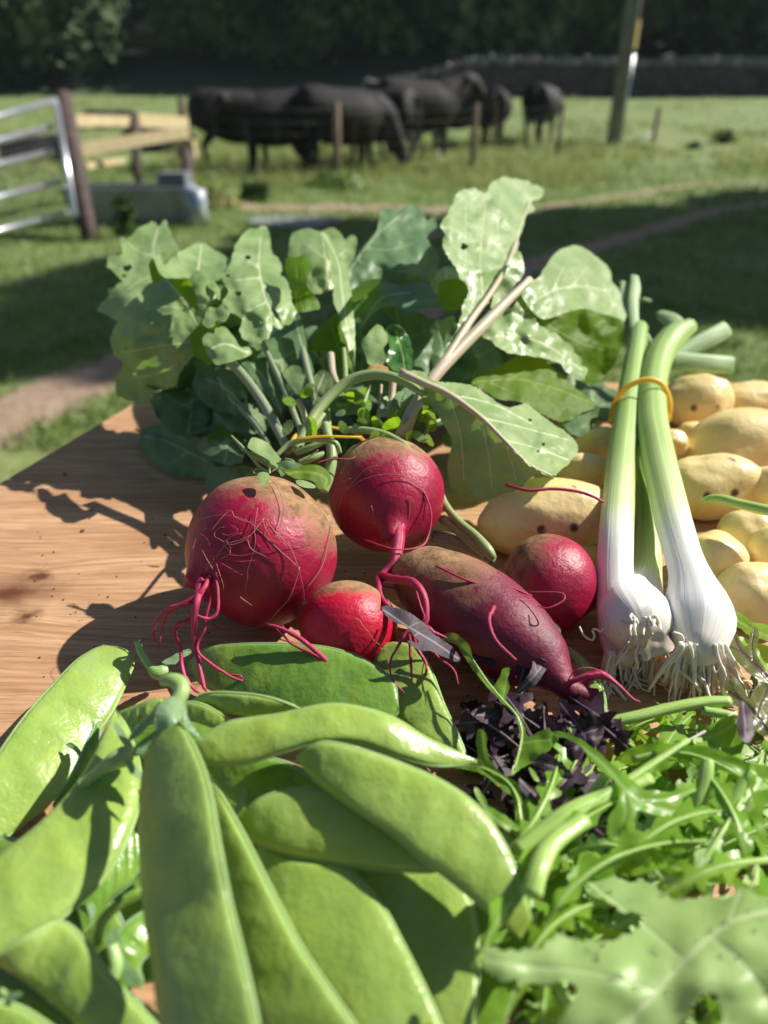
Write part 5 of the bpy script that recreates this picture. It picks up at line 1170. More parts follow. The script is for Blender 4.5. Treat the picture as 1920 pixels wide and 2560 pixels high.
gt(on2, [(155,690,-27.5,8),(190,760,-27.4,9),(255,800,-27.4,9),(275,760,-27.4,10),(255,715,-27.4,9),(300,715,-27.3,10),(325,740,-27.2,9),(330,715,-27.2,8),(370,700,-27.2,7),(372,640,-27.2,7),(430,560,-27.3,7),(500,520,-27.3,6),(600,510,-27.3,5),(700,550,-27.2,5),(760,590,-27,4)])
gt(on3, [(905,735,-26.4,10),(970,760,-26.4,10),(990,820,-26.4,10),(1015,870,-26.4,10),(1000,950,-26.5,9)])
gt(on3, [(1120,930,-26.8,14),(1060,1040,-26.6,15),(1150,1130,-26.3,15),(1190,1240,-26,12),(1240,1330,-25.8,9),(1300,1435,-25.6,5)])
gt(on3, [(900,910,-26.8,13),(920,1010,-26.6,14),(990,1070,-26.5,15),(1060,1130,-26.4,16),(1125,1215,-26.2,14)])
gt(on3, [(1330,990,-26.9,14),(1400,1080,-26.7,14),(1460,1160,-26.5,13),(1490,1250,-26.3,9)])
gt(on3, [(1460,1120,-26.7,8),(1520,1140,-26.6,9),(1560,1210,-26.5,7)])
gt(on3, [(1200,850,-26.6,11),(1210,960,-26.4,12),(1240,1060,-26.3,11),(1300,1010,-26.3,10),(1310,1100,-26.3,9),(1295,1230,-26.3,8)])
gt(on1, [(380,1110,-27.6,14),(450,1190,-27.3,15),(520,1280,-27.1,14),(535,1360,-27,9)])
for k, (pr, cx, cy, w_, d) in enumerate([(on3, 1130, 860, 175, -26.3), (on2, 650, 660, 110, -26.7), (on1, 440, 900, 90, -28)]):
    q = [(ZO['G'][0]+(cx-w_)/3.19, ZO['G'][1]+cy/3.19, d, 3), (ZO['G'][0]+cx/3.19, ZO['G'][1]+(cy+10)/3.19, d-.1, 13), (ZO['G'][0]+(cx+w_)/3.19, ZO['G'][1]+cy/3.19, d, 3)]
    stem('root_plate', q, M['soil'], pr, 20, 12, rough=.3)
leaf('papery_skin', Z('G', [(690,700),(780,700),(850,760),(905,835),(900,880),(850,900),(760,930),(690,960),(650,900),(700,820)]), T('G', [(690,700,-26.2),(905,850,-25.9),(690,960,-26.0)]), plain('onion skin', (.62, .48, .30), .5, 0, (.75, .62, .45), 200), on2, sp_=5, crk=.012, seed=3)

# ================================================================== PEA PODS
NP = [0]
def pod(z, A, B, label, th=3.2, mat='pod', bumps=5, seam=True, calyx=None, bamp=.2, zb=None):
    NP[0] += 1
    A, B = T(z, A), T(zb or z, B)
    v, f, a, u, EA, EB = pod_geo(A, B, th/1000, bumps=bumps, seed=NP[0], bamp=bamp)
    c = (EA[len(EA)//2]+EB[len(EB)//2])/2
    t = thing('pea_pod', label, 'pea pod', base(c), 'flat green pea pods')
    mk('shell', v, f, M[mat], t, {'a': a, 'u': u})
    if seam:
        for E in ([EA] if seam == 'A' else [EB] if seam == 'B' else [EA, EB]):
            n_ = len(E); r = .0006*np.clip(np.minimum(np.arange(n_), n_-1-np.arange(n_))/6, .15, 1)
            vv, ff, aa, bb = tube_geo(E, r, 8); mk('seam', vv, ff, M['sepal' if mat == 'pod_deep' else 'pod_stalk'], t, {'a': aa, 'b': bb})
    return t
def calyx(parent, pts, sepals):
    """pts: stalk polyline with radii; sepals: list of outlines, all (px, py, v)"""
    C, r = pxtube(pts, 26); v, f, a, b_ = tube_geo(C, r, 14, rough=.08); stk = mk('stalk', v, f, M['pod_stalk'], parent, {'a': a, 'b': b_})
    for k, (o_, c_) in enumerate(sepals): leaf('sepal', o_, c_, M['sepal_leaf'], stk, sp_=4, jag=1.0, crk=.006, seed=200+k)
M['sepal_leaf'] = leaf_mat('pea sepal', (.17, .29, .13), (.26, .39, .20), (.3, .45, .2), (.2, .4, .06), .2, .45, cell=300)
f_ = lambda pts: [(x/.8641, y/.8641, v) for x, y, v in pts]
# back row first
pB = pod('F', [(405,1432,.7),(445,1402,1.3),(520,1392,1.9),(640,1392,2.3),(730,1404,2.4),(800,1432,2.3),(850,1475,2.1),(862,1530,1.8)],
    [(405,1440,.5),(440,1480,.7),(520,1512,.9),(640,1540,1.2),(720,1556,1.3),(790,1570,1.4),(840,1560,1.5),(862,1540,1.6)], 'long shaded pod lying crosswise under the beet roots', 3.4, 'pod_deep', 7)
calyx(pB, [(342,1602,-26.6,7), (355,1635,-26.5,9), (375,1665,-26.4,11), (390,1680,-26.3,17), (410,1678,-26.4,18), (425,1670,-26.5,10)],
      [([(400,1660),(430,1640),(470,1622),(478,1632),(450,1650),(425,1672)], [(400,1660,-26.6),(475,1625,-27.2),(425,1672,-26.4)]), ([(400,1690),(430,1680),(470,1690),(485,1700),(440,1700),(410,1700)], [(400,1690,-26.1),(485,1700,-26.2),(440,1680,-26.2)])])
pod('F', [(830,1392,1.9),(812,1420,1.6),(815,1470,1.3),(850,1530,1.1),(900,1590,.9),(960,1640,.7)],
    [(850,1386,2.1),(895,1398,2.1),(928,1440,1.8),(958,1520,1.4),(990,1590,1.1),(1015,1650,.8)], 'pod standing up behind the hanging root tips, right of the long crosswise pod', 3.2)
pod('E', [(640,240,1.0),(700,330,1.0),(730,430,1.0),(760,560,.9)], [(655,235,1.1),(770,350,1.0),(830,480,.9),(840,640,.7)], 'shaded pod deep between the long beetroot tip and the onion roots', 3, 'pod_deep')
pod('7', [(820,95,3.0),(900,58,3.4),(1050,60,3.6),(1180,82,3.6),(1320,132,3.3)], [(820,105,2.9),(900,122,2.9),(1050,150,3.0),(1200,148,3.1),(1320,138,3.2)], 'narrow twisted pod with a ridged rim, below the fallen root tips', 2.6, seam='A')
pod('7', [(700,150,2.9),(800,100,3.1),(870,105,3.2),(940,140,3.1),(1010,180,2.9)], [(700,200,2.6),(800,170,2.8),(860,180,2.8),(930,200,2.8),(1010,185,2.8)], 'short narrow pod end just right of the big stalk', 2.6)
pod('7', [(500,150,1.8),(560,125,2.1),(640,95,2.5),(700,80,2.7)], [(500,230,1.4),(570,215,1.8),(640,190,2.2),(710,180,2.5)], 'narrow pod end left of the big stalk', 3.0)
pod('P', [(258,1612,1.5),(197,1648,1.7),(139,1706,1.8),(66,1787,1.8),(0,1880,1.7),(-70,1990,1.5)],
    [(262,1612,1.5),(318,1628,1.5),(334,1655,1.3),(322,1690,1.1),(283,1775,.9),(231,1850,.7),(174,1955,.6),(58,2060,.5),(-10,2112,.5),(-80,2170,.5)], 'upper left pod lying alone on the wood with leaf shadows on it', 3.4, bumps=6)
# lower layers
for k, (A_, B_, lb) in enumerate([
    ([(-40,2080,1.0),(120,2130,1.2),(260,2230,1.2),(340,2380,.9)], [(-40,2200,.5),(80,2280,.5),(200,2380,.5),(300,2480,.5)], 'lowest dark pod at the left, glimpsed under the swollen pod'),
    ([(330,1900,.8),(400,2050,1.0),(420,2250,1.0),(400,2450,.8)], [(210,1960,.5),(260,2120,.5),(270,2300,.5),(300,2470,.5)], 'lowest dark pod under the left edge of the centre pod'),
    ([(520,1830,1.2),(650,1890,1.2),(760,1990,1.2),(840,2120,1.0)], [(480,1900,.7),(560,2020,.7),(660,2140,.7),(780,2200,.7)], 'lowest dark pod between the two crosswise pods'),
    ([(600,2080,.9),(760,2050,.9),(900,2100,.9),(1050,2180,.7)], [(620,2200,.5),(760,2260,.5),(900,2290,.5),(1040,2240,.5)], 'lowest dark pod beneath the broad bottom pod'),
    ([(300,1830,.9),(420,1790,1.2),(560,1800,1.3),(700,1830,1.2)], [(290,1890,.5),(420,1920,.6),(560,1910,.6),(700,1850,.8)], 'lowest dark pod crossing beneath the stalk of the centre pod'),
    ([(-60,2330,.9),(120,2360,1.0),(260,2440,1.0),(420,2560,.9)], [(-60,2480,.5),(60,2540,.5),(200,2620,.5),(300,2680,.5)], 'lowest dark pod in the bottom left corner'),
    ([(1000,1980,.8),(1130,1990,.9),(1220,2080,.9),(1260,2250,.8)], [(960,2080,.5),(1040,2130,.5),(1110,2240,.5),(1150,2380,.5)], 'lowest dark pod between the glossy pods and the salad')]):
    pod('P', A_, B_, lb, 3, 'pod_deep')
pod('7', [(610,540,2.0),(520,720,1.9),(420,880,1.8),(330,990,1.6)], [(625,800,1.6),(560,880,1.4),(450,970,1.3),(360,1100,1.2)], 'dark pod in the gap left of the big centre pod', 3, 'pod_deep')
pod('7', [(450,1330,1.6),(460,1190,1.9),(540,1060,2.0),(660,980,1.8)], [(620,1330,1.2),(600,1240,1.5),(640,1180,1.5),(700,1120,1.4)], 'small curled pod tip under the bright left pod', 3, 'pod_deep')
pod('F', [(440,1640,2.6),(560,1636,2.8),(640,1656,2.8),(700,1700,2.8),(780,1750,2.6)], [(445,1655,2.2),(500,1722,2.0),(570,1748,2.1),(660,1742,2.1),(775,1760,2.2)], 'shaded pod beneath the wavy one, right of the centre pod', 3, 'pod_deep')
pod('7', [(-30,1195,2.8),(120,1108,2.9),(250,1048,2.7),(330,1088,2.6),(400,1175,2.6),(460,1260,2.5),(560,1370,2.3),(680,1500,2.1),(780,1620,2)],
    [(-40,1210,2.5),(60,1260,2.3),(150,1320,2.1),(250,1400,2.0),(350,1490,1.9),(450,1600,1.8),(520,1680,1.8)], 'bright pod in the bottom left running down under the centre pod', 3.2)
pod('7', [(-60,1380,2.6),(60,1405,2.4),(150,1450,2.3),(260,1530,2.2),(330,1600,2.1)], [(-60,1560,1.8),(40,1640,1.7),(120,1700,1.6),(200,1740,1.6)], 'pod in the very bottom left corner', 3)
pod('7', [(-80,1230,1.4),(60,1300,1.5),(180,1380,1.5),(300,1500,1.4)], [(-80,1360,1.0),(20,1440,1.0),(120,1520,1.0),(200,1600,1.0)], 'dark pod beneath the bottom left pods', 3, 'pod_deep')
pod('F', [(560,1826,2.3),(650,1862,2.5),(740,1872,2.5),(820,1950,2.4),(870,2040,2.3),(915,2130,2.2),(950,2212,2.1),(985,2300,2)],
    [(556,1836,2.1),(556,1910,1.9),(600,1990,1.9),(650,2070,1.8),(700,2140,1.8),(760,2220,1.8),(820,2310,1.8)], 'broad flat pod at bottom centre, sunlit on its lower half', 3.0, bamp=.08)
pod('F', [(705,1848,1.9),(800,1880,2.0),(900,1876,2.0),(985,1900,2.0),(1022,1960,1.9),(1032,2060,1.8),(1030,2160,1.7),(1020,2260,1.6)],
    [(700,1856,1.8),(755,1930,1.5),(830,2020,1.4),(885,2090,1.4),(925,2160,1.4),(960,2270,1.4)], 'pod right of the broad bottom pod, glossy with a lit patch', 3.0)
pod('8', [(330,880,1.2),(400,840,1.4),(470,860,1.4),(510,980,1.3),(520,1150,1.2),(530,1400,1.1)], [(300,950,.9),(360,1060,.9),(400,1180,.9),(420,1300,.9),(430,1460,.9)], 'dark pod sunk between the pods and the big lobed leaf', 3, 'pod_deep')
pod('F', [(508,1778,2.9),(560,1728,3.4),(630,1706,3.6),(730,1706,3.6),(810,1742,3.3),(900,1800,3.0),(985,1872,2.7)],
    [(510,1784,2.8),(540,1812,2.7),(620,1842,2.6),(710,1860,2.6),(800,1874,2.6),(900,1882,2.6),(985,1880,2.6)], 'pod with a rounded half lit tip lying below the glossy upper pod', 3.4)
pod('F', [(640,1634,4.3),(672,1612,4.6),(705,1604,4.7),(780,1620,4.6),(880,1656,4.3),(960,1692,4.1),(1030,1742,3.9),(1082,1812,3.6),(1122,1900,3.3),(1150,1985,3.0)],
    [(640,1640,4.2),(680,1682,4.0),(760,1742,3.8),(840,1795,3.6),(900,1845,3.5),(960,1890,3.3),(1020,1938,3.1),(1075,1985,2.9),(1125,2030,2.7)], 'glossy upper pod pointing to the lower right with a leaf shadow on it', 3.6, bumps=7)
pod('F', [(402,1604,4.0),(440,1590,4.2),(500,1560,4.4),(600,1545,4.5),(700,1524,4.6),(770,1528,4.5),(850,1552,4.2),(930,1600,3.7),(1030,1642,3.2)],
    [(415,1650,3.7),(470,1652,3.8),(540,1646,3.9),(620,1622,4.1),(700,1602,4.2),(780,1606,4.1),(860,1634,3.8),(940,1654,3.4),(1030,1650,3.1)], 'wavy pod arching over the others towards the salad leaves', 3.0)
p4 = pod('7', [(895,425,3.3),(950,490,3.5),(1060,680,3.6),(1180,920,3.5),(1300,1150,3.4),(1430,1345,3.3),(1540,1500,3.2),(1640,1640,3.1)],
    [(890,435,3.2),(900,600,3.0),(960,850,2.8),(1020,1100,2.7),(1100,1400,2.6),(1150,1560,2.5),(1190,1680,2.5)], 'long pod tucked under the right edge of the centre pod', 3.4, bumps=7)
p3 = pod('7', [(705,185,4.9),(650,280,4.5),(622,400,4.1),(608,600,3.8),(618,900,3.6),(650,1150,3.5),(700,1490,3.4),(735,1680,3.3)],
    [(775,180,5.1),(850,310,5.2),(905,470,5.3),(952,740,5.2),(992,950,4.8),(1052,1200,4.7),(1115,1490,4.5),(1150,1680,4.4)], 'largest pod, upright in the centre with its stalk at the top', 3.0, bumps=7, bamp=.08)
q7 = lambda pts: [(p[0]/1.728, 1700+p[1]/1.728, p[2]) + tuple(r/1.728 for r in p[3:]) for p in pts]
z7 = lambda o_: [(x/1.728, 1700+y/1.728) for x, y in o_]
calyx(p3, q7([(700,5,-20.45,20),(742,0,-20.35,30),(780,20,-20.25,36),(782,60,-20.05,34),(755,110,-19.85,34),(738,170,-19.65,44),(738,200,-19.45,40)]),
      [(z7([(690,100),(665,180),(685,220),(720,212),(765,180),(785,130),(770,70)]), q7([(690,100,-19.45),(690,220,-18.95),(785,130,-19.45),(735,160,-18.95)])),
       (z7([(785,130),(800,100),(815,170),(850,220),(880,262),(845,240),(800,200)]), q7([(785,130,-19.45),(880,262,-19.05),(800,200,-19.15)])),
       (z7([(690,90),(640,150),(580,210),(555,262),(590,250),(650,190),(690,130)]), q7([(690,90,-19.85),(555,262,-19.45),(650,190,-19.45)])),
       (z7([(680,210),(640,240),(600,270),(570,295),(610,290),(660,250)]), q7([(680,210,-19.55),(570,295,-19.45),(640,270,-19.45)]))])
p2 = pod('7', [(500,128,2.6),(440,250,2.8),(400,340,2.8),(340,440,2.8),(240,560,2.8),(130,660,2.8),(0,762,2.8),(-100,850,2.8)],
    [(505,130,2.6),(550,210,2.6),(598,350,2.5),(606,510,2.5),(545,700,2.5),(455,850,2.4),(330,972,2.4),(200,1080,2.4),(0,1182,2.4),(-100,1230,2.4)], 'bright swollen pod at the left with a cut stalk resting on it', 5.2, bumps=6, bamp=.2)
calyx(p2, q7([(345,455,-20.05,26),(372,440,-20.05,24),(440,385,-20.05,26),(500,345,-20.05,40),(550,325,-20.25,44),(570,320,-20.35,20)]),
      [(z7([(540,345),(570,350),(610,400),(632,450),(600,430),(560,400)]), q7([(540,345,-19.95),(632,450,-19.65),(560,400,-19.65)])),
       (z7([(570,310),(600,280),(660,250),(640,290),(590,330)]), q7([(570,310,-20.25),(660,250,-20.45),(590,330,-20.05)])),
       (z7([(560,300),(520,260),(490,200),(500,180),(540,230),(575,290)]), q7([(560,300,-20.35),(495,185,-21.05),(575,290,-20.45)]))])
p15 = pod('7', [(225,540,1.3),(300,430,1.6),(350,330,1.8),(400,220,2.0),(420,180,2.1)], [(235,560,1.2),(330,450,1.4),(390,340,1.6),(430,240,1.9),(430,190,2.0)], 'thin edge of a pod peeking out left of the swollen pod', 2, 'pod_deep')
calyx(p15, q7([(405,175,-23.30,4),(400,230,-23.20,6),(385,300,-22.90,10)]), [(z7([(285,280),(310,272),(340,295),(362,330),(350,340),(320,305)]), q7([(285,280,-23.30),(362,330,-22.90),(350,300,-23.10)]))])
pc_ = thing('pea_pod', 'dark pea pod lying inside the curl left of the centre pod, with pale calyx lobes', 'pea pod', base(P((300, 2350, 1.5))), 'flat green pea pods')
C, r = pxtube(q7([(430,1140,2.3,34),(440,1050,2.6,40),(500,980,2.7,42),(580,930,2.7,44),(650,900,2.6,40)]), 30)
v, f, a, b_ = tube_geo(C, r, 16, flat=.5); mk('shell', v, f, M['pod_deep'], pc_, {'a': a, 'u': [0]*len(a)})
calyx(pc_, q7([(440,1320,-16.80,30),(480,1290,-16.80,34),(500,1230,-16.90,30),(480,1150,-17.10,30)]), [(z7([(480,1080),(520,1110),(540,1200),(590,1260),(618,1310),(560,1320),(500,1240),(460,1170)]), q7([(480,1080,-17.50),(618,1310,-16.70),(460,1170,-17.20)])),
     (z7([(340,980),(400,965),(412,1000),(395,1035),(370,1010)]), q7([(340,980,-17.90),(412,1000,-17.90),(380,1035,-17.60)]))])
calyx(pc_, q7([(250,1050,-18.10,10),(300,1080,-17.90,14),(330,1100,-17.80,12)]), [(z7([(1000,570),(1030,520),(1055,465),(1065,490),(1050,550),(1015,585)]), q7([(1000,570,-20.30),(1060,470,-20.50),(1015,585,-20.10)]))])
calyx(pc_, q7([(0,1340,-16.00,12),(40,1370,-15.90,16),(80,1355,-15.80,8)]), [(z7([(-10,1340),(30,1345),(100,1352),(60,1380),(20,1400),(-10,1400)]), q7([(-10,1340,-16.10),(100,1352,-15.70),(20,1400,-15.70)]))])

# ================================================================== SALAD LEAVES
def salad(name, z, out, ctrl, mat, label, veins=(), stems=(), group=None, seed=0, cat='salad leaf', sp_=6, jag=1.5, crk=.012, holes=(), stem_mat='mizuna_stem', thin=True, **k):
    pts = Z(z, out); ct_ = T(z, ctrl)
    c = P(ct_[0])
    t = thing(name, label, cat, base(c), group or 'green salad leaves')
    ox, oy, s = ZO[z]
    leaf('blade', pts, ct_, M[mat], t, [Z(z, v) for v in veins], [(ox+h[0]/s, oy+h[1]/s, h[2]/s) for h in holes], seed=seed, sp_=sp_, jag=jag, crk=crk, ridge=-.00025, **k)
    for st_ in stems: stem('midrib', [(ox+p[0]/s, oy+p[1]/s, p[2]-.12, p[3]/s*(.45 if thin else 1)) for p in st_], M[stem_mat], t, 26, 12)
    return t
# procedural lobed leaf along a pixel path: for the tangled underlayer
def lobed(name, path, wpx, mat, label, group, seed, lobes=5, stemw=None, tilt=1.0):
    rng = np.random.RandomState(seed); q = catmull(path, 40); n_ = len(q)
    tg = np.gradient(q[:, :2], axis=0); tg /= np.linalg.norm(tg, axis=1)[:, None]+1e-9; nn = np.c_[-tg[:, 1], tg[:, 0]]
    L_, R_ = [], []; ph = rng.uniform(0, 6.28)
    for i in range(n_):
        t = i/(n_-1)
        env = (math.sin(math.pi*min(max((t-.12)/.88, 0), 1)**.75))**.8 if t > .12 else 0
        for S, sgn, o_ in ((L_, 1, 0), (R_, -1, 1.3)):
            lob = .30+.70*max(0, math.sin(2*math.pi*lobes*t+ph+o_))**.8+.10*math.sin(2*math.pi*lobes*4.3*t+ph)
            w = wpx*(.07+env*lob*(1+.2*rng.randn()*.3)); 
            S.append(q[i, :2]+nn[i]*sgn*w + tg[i]*w*.35)
    out = L_+R_[::-1]
    ctrl = [tuple(q[i, :3]) for i in (0, 13, 26, 39)]
    sd = rng.uniform(-1, 1)
    for i in (10, 24): 
        e = q[i, :2]+nn[i]*wpx; ctrl.append((e[0], e[1], ctrl[1][2]+(sd*.5*tilt if ctrl[1][2] >= 0 else -sd*.5*tilt)))
        e = q[i, :2]-nn[i]*wpx; ctrl.append((e[0], e[1], max(ctrl[2][2]-(sd*.5*tilt), .05) if ctrl[2][2] >= 0 else ctrl[2][2]+sd*.5*tilt))
    t = thing(name, label, 'salad leaf', base(P(path[0])), group)
    leaf('blade', [tuple(p) for p in out], ctrl, M[mat], t, [[tuple(p[:2]) for p in q[::4]]], sp_=7, jag=1.2, crk=.012, seed=seed, ridge=.0002)
    sw = stemw or wpx*.09
    stem('stem', [(q[i, 0], q[i, 1], (q[i, 2]+.05 if q[i, 2] >= 0 else q[i, 2]+.05), sw*(1-.75*i/39)) for i in (0, 10, 20, 30, 38)], M['mizuna_stem'] if 'purple' not in mat else M['purple_stem'], t, 22, 8)
    return t
M['mizuna_dark'] = leaf_mat('mizuna deep green', (.06, .15, .02), (.11, .23, .035), (.2, .34, .08), (.2, .4, .02), .3, .35, vwid=.5, bmp=.12, cell=220)
M['purple_stem'] = stalk_mat('purple stem', (.12, .06, .10), (.26, .20, .20), rough=.35)
LM = [(1330, 2010, 'beside the long lobed leaf near the pods'), (1320, 2200, 'behind the thick pale stem rising from the bottom'), (1480, 2090, 'under the blunt lobes of the large arching leaf'), (1620, 2020, 'under the foot of the large arching leaf'), (1700, 1960, 'beside the upright green stem'), (1850, 1980, 'under the broad right arch'), (1800, 2130, 'above the yellow green curled leaf edge'), (1600, 2180, 'just above the big pale lobed leaf'), (1450, 2280, 'in the gap left of the big pale leaf lobes'), (1400, 2430, 'at the bottom edge beneath the big pale leaf'), (1750, 2480, 'hidden under the right half of the big pale leaf'), (1560, 2400, 'under the middle of the big pale leaf')]
LP = [(1180, 1800, 'at the foot of the bright curving leaf'), (1190, 1950, 'behind the long lobed leaf'), (1320, 1800, 'below the long beetroot tip'), (1320, 1920, 'left of the large arching leaf'), (1440, 1800, 'under the cut green stem'), (1450, 1950, 'between pale stems and arching leaf')]
rs = np.random.RandomState(33)
for k in range(30):
    x, y = rs.uniform(1310, 1960), rs.uniform(1930, 2560)
    L_ = rs.uniform(150, 260); an = rs.uniform(0, 6.28); dx, dy = math.cos(an)*L_/2, math.sin(an)*L_/2*.8
    lobed('mizuna_leaf', [(x-dx, y-dy, .25), (x, y, .5), (x+dx, y+dy, .25)], rs.uniform(60, 95), 'mizuna_dark', 'deep green flat leaf '+min(LM, key=lambda q: (q[0]-x)**2+(q[1]-y)**2)[2], 'flat bottom salad leaves', 500+k, lobes=3, tilt=.3)
for k in range(14):
    x, y = rs.uniform(1150, 1480), rs.uniform(1780, 2060)
    L_ = rs.uniform(110, 170); an = rs.uniform(0, 6.28); dx, dy = math.cos(an)*L_/2, math.sin(an)*L_/2*.8
    lobed('purple_salad_leaf', [(x-dx, y-dy, .25), (x, y, .5), (x+dx, y+dy, .25)], rs.uniform(45, 70), 'purple_leaf', 'dark purple leaf flat on the board '+min(LP, key=lambda q: (q[0]-x)**2+(q[1]-y)**2)[2], 'flat purple salad leaves', 540+k, lobes=3, tilt=.3)
rs = np.random.RandomState(21)
lowg = 'green serrated leaf mostly buried in the salad heap at lower right'
for k in range(56):
    x, y = rs.uniform(1290, 1960), rs.uniform(1900, 2560)
    if x < 1380 and y < 2010: continue
    L_ = rs.uniform(220, 420); an = rs.normal(-.75, .55); h_ = rs.uniform(.3, 1.5); lowg = ('bright green' if k % 3 else 'pale green')+' serrated leaf '+min(LM, key=lambda q: (q[0]-x)**2+(q[1]-y)**2)[2] 
    dx, dy = math.cos(an)*L_/2, math.sin(an)*L_/2*.8; bw = rs.uniform(-40, 40)
    lobed('mizuna_leaf', [(x-dx, y-dy, max(.3, h_-.8)), (x+bw*.5, y-bw*.4, h_+.3), (x+dx*.5+bw, y+dy*.5, h_+.2), (x+dx, y+dy, max(.3, h_-.5))], rs.uniform(40, 72), 'mizuna' if k % 3 else 'mizuna_pale', lowg, 'buried salad leaves', 300+k, lobes=rs.randint(4, 8))
for k in range(12):
    x, y = rs.uniform(1520, 1950), rs.uniform(1800, 1960); L_ = rs.uniform(90, 200); an = rs.uniform(-.6, .9); h_ = rs.uniform(.3, 1.4)
    dx, dy = math.cos(an)*L_/2, math.sin(an)*L_/2
    lobed('mizuna_leaf', [(x-dx, y-dy, .4), (x, y-12, h_), (x+dx, y+dy, .5)], rs.uniform(22, 40), 'mizuna', 'small green leaf low on the board under the arching salad leaves', 'low salad leaves', 360+k, lobes=4)
for k in range(28):
    x, y = rs.uniform(1130, 1520), rs.uniform(1760, 2080)
    if y > 1990 and x < 1280: x += 160
    L_ = rs.uniform(140, 240); an = rs.uniform(0, 6.28); h_ = rs.uniform(.6, 2.2)
    dx, dy = math.cos(an)*L_/2, math.sin(an)*L_/2*.8
    lobed('purple_salad_leaf', [(x-dx, y-dy, max(.3, h_-.5)), (x+10, y, h_+.2), (x+dx, y+dy, max(.3, h_-.4))], rs.uniform(36, 58), 'purple_leaf' if k % 4 else 'purple_grey', ('dark purple' if k % 4 else 'grey purple')+' crumpled leaf '+min([(1180, 1800, 'at the foot of the bright curving leaf'), (1190, 1950, 'behind the long lobed leaf across the pods'), (1320, 1800, 'below the tip of the long beetroot'), (1320, 1920, 'left of the large arching leaf'), (1440, 1800, 'under the cut green stem'), (1450, 1950, 'between the pale stems and the arching leaf'), (1320, 2050, 'between the pale stems')], key=lambda q: (q[0]-x)**2+(q[1]-y)**2)[2], 'crumpled purple salad leaves', 400+k, lobes=3)
for k in range(9):
    x, y = rs.uniform(1850, 1960), rs.uniform(1690, 1900); L_ = rs.uniform(80, 150); an = rs.uniform(.6, 2.2)
    dx, dy = math.cos(an)*L_/2, math.sin(an)*L_/2
    lobed('purple_salad_leaf', [(x-dx, y-dy, 1.6), (x+10, y, 1.4), (x+dx, y+dy, .6)], rs.uniform(16, 28), 'purple_leaf' if k % 2 else 'bronze_leaf', 'dark leaf tangled at the right edge beside the onion roots', 'dark leaves at the right edge', 450+k, lobes=4)

for k, (pts, w_, mt, lb) in enumerate([
    ([(1180,2420,2.6),(1290,2230,3.2),(1420,2080,3.4),(1560,1990,3.2)], 45, 'mizuna', 'long leaf rising diagonally from bottom centre beside the pods'),
    ([(1350,2330,2.6),(1450,2200,3.2),(1600,2120,3.4),(1780,2100,3.0)], 50, 'mizuna', 'long leaf curving right just above the big pale lobed leaf'),
    ([(1520,2180,2.8),(1640,2080,3.3),(1760,2030,3.3),(1880,2040,2.9)], 46, 'mizuna', 'long bright leaf between the arching leaf and the right edge'),
    ([(1700,2240,2.6),(1780,2120,3.2),(1860,1990,3.2),(1910,1880,2.8)], 40, 'mizuna_pale', 'pale leaf climbing steeply near the right edge'),
    ([(1880,2200,2.8),(1850,2080,3.3),(1790,1960,3.2),(1700,1880,2.6)], 40, 'mizuna', 'leaf leaning left under the broad right arch'),
    ([(1260,2140,2.2),(1330,2060,2.6),(1380,1960,2.6),(1400,1880,2.2)], 36, 'mizuna', 'narrow leaf standing between the pale wet stems'),
    ([(1580,1900,2.2),(1680,1880,2.6),(1800,1900,2.6),(1930,1960,2.2)], 34, 'mizuna', 'thin leaf lying level below the broad right arch'),
    ([(1420,2140,2.4),(1500,2110,2.9),(1580,2130,2.9),(1660,2200,2.4)], 40, 'mizuna_pale', 'short pale leaf bowed over under the blunt lobes'),
    ([(1290,2480,2.6),(1340,2360,3.0),(1430,2280,3.1),(1540,2250,2.8)], 44, 'mizuna', 'leaf reaching up between the left lobes of the big pale leaf'),
    ([(1930,2150,3.0),(1840,2160,3.4),(1740,2190,3.3),(1640,2250,2.9)], 44, 'mizuna', 'leaf pointing left above the right half of the big pale leaf')]):
    lobed('mizuna_leaf', pts, w_, mt, lb, 'green salad leaves', 600+k, lobes=4+k % 3, stemw=9)
PG = 'purple salad leaves'
salad('purple_salad_leaf', '6', [(88,680),(130,676),(200,700),(255,740),(305,790),(375,842),(408,892),(375,898),(300,862),(235,852),(192,815),(240,822),(190,762),(140,740),(105,712)], [(88,680,-25.9),(200,740,-25.5),(408,892,-24.9),(300,862,-24.9),(255,740,-25.7)], 'purple_grey', 'grey purple leaf lying over the hanging beet root', [[(95,690),(200,760),(300,820),(400,888)],[(200,760),(240,740)],[(240,785),(200,812)]], group=PG, seed=1, sp_=4)
salad('purple_salad_leaf', 'E', [(470,225),(485,165),(515,125),(570,108),(605,140),(612,200),(605,270),(560,310),(510,290),(478,262)], [(470,225,-25.6),(570,108,-26.4),(612,270,-25.8),(510,290,-25)], 'purple_leaf', 'dark rounded purple leaf standing against the long beetroot', [[(500,290),(540,200),(570,120)]], group=PG, seed=2, sp_=4)
salad('purple_salad_leaf', 'E', [(350,505),(375,455),(425,405),(462,345),(470,300),(455,262),(478,258),(490,290),(505,312),(520,285),(540,240),(568,238),(570,280),(545,340),(515,385),(485,425),(440,455),(400,475),(370,500)], [(350,505,-24.8),(470,260,-25.2),(568,238,-25.5),(460,440,-24.6)], 'purple_grey', 'pale grey purple forked leaf in front of the dark rounded one', [[(355,500),(440,420),(505,350),(555,250)],[(490,370),(475,280)]], group=PG, seed=3, sp_=3.5, jag=1)
salad('purple_salad_leaf', 'E', [(385,222),(402,225),(425,270),(450,300),(462,350),(440,390),(405,420),(380,380),(388,320),(395,280)], [(385,222,-25.6),(462,350,-25.2),(405,420,-24.9)], 'purple_leaf', 'narrow dark purple lobe left of the forked grey leaf', [[(395,230),(425,320),(405,410)]], group=PG, seed=4, sp_=4)
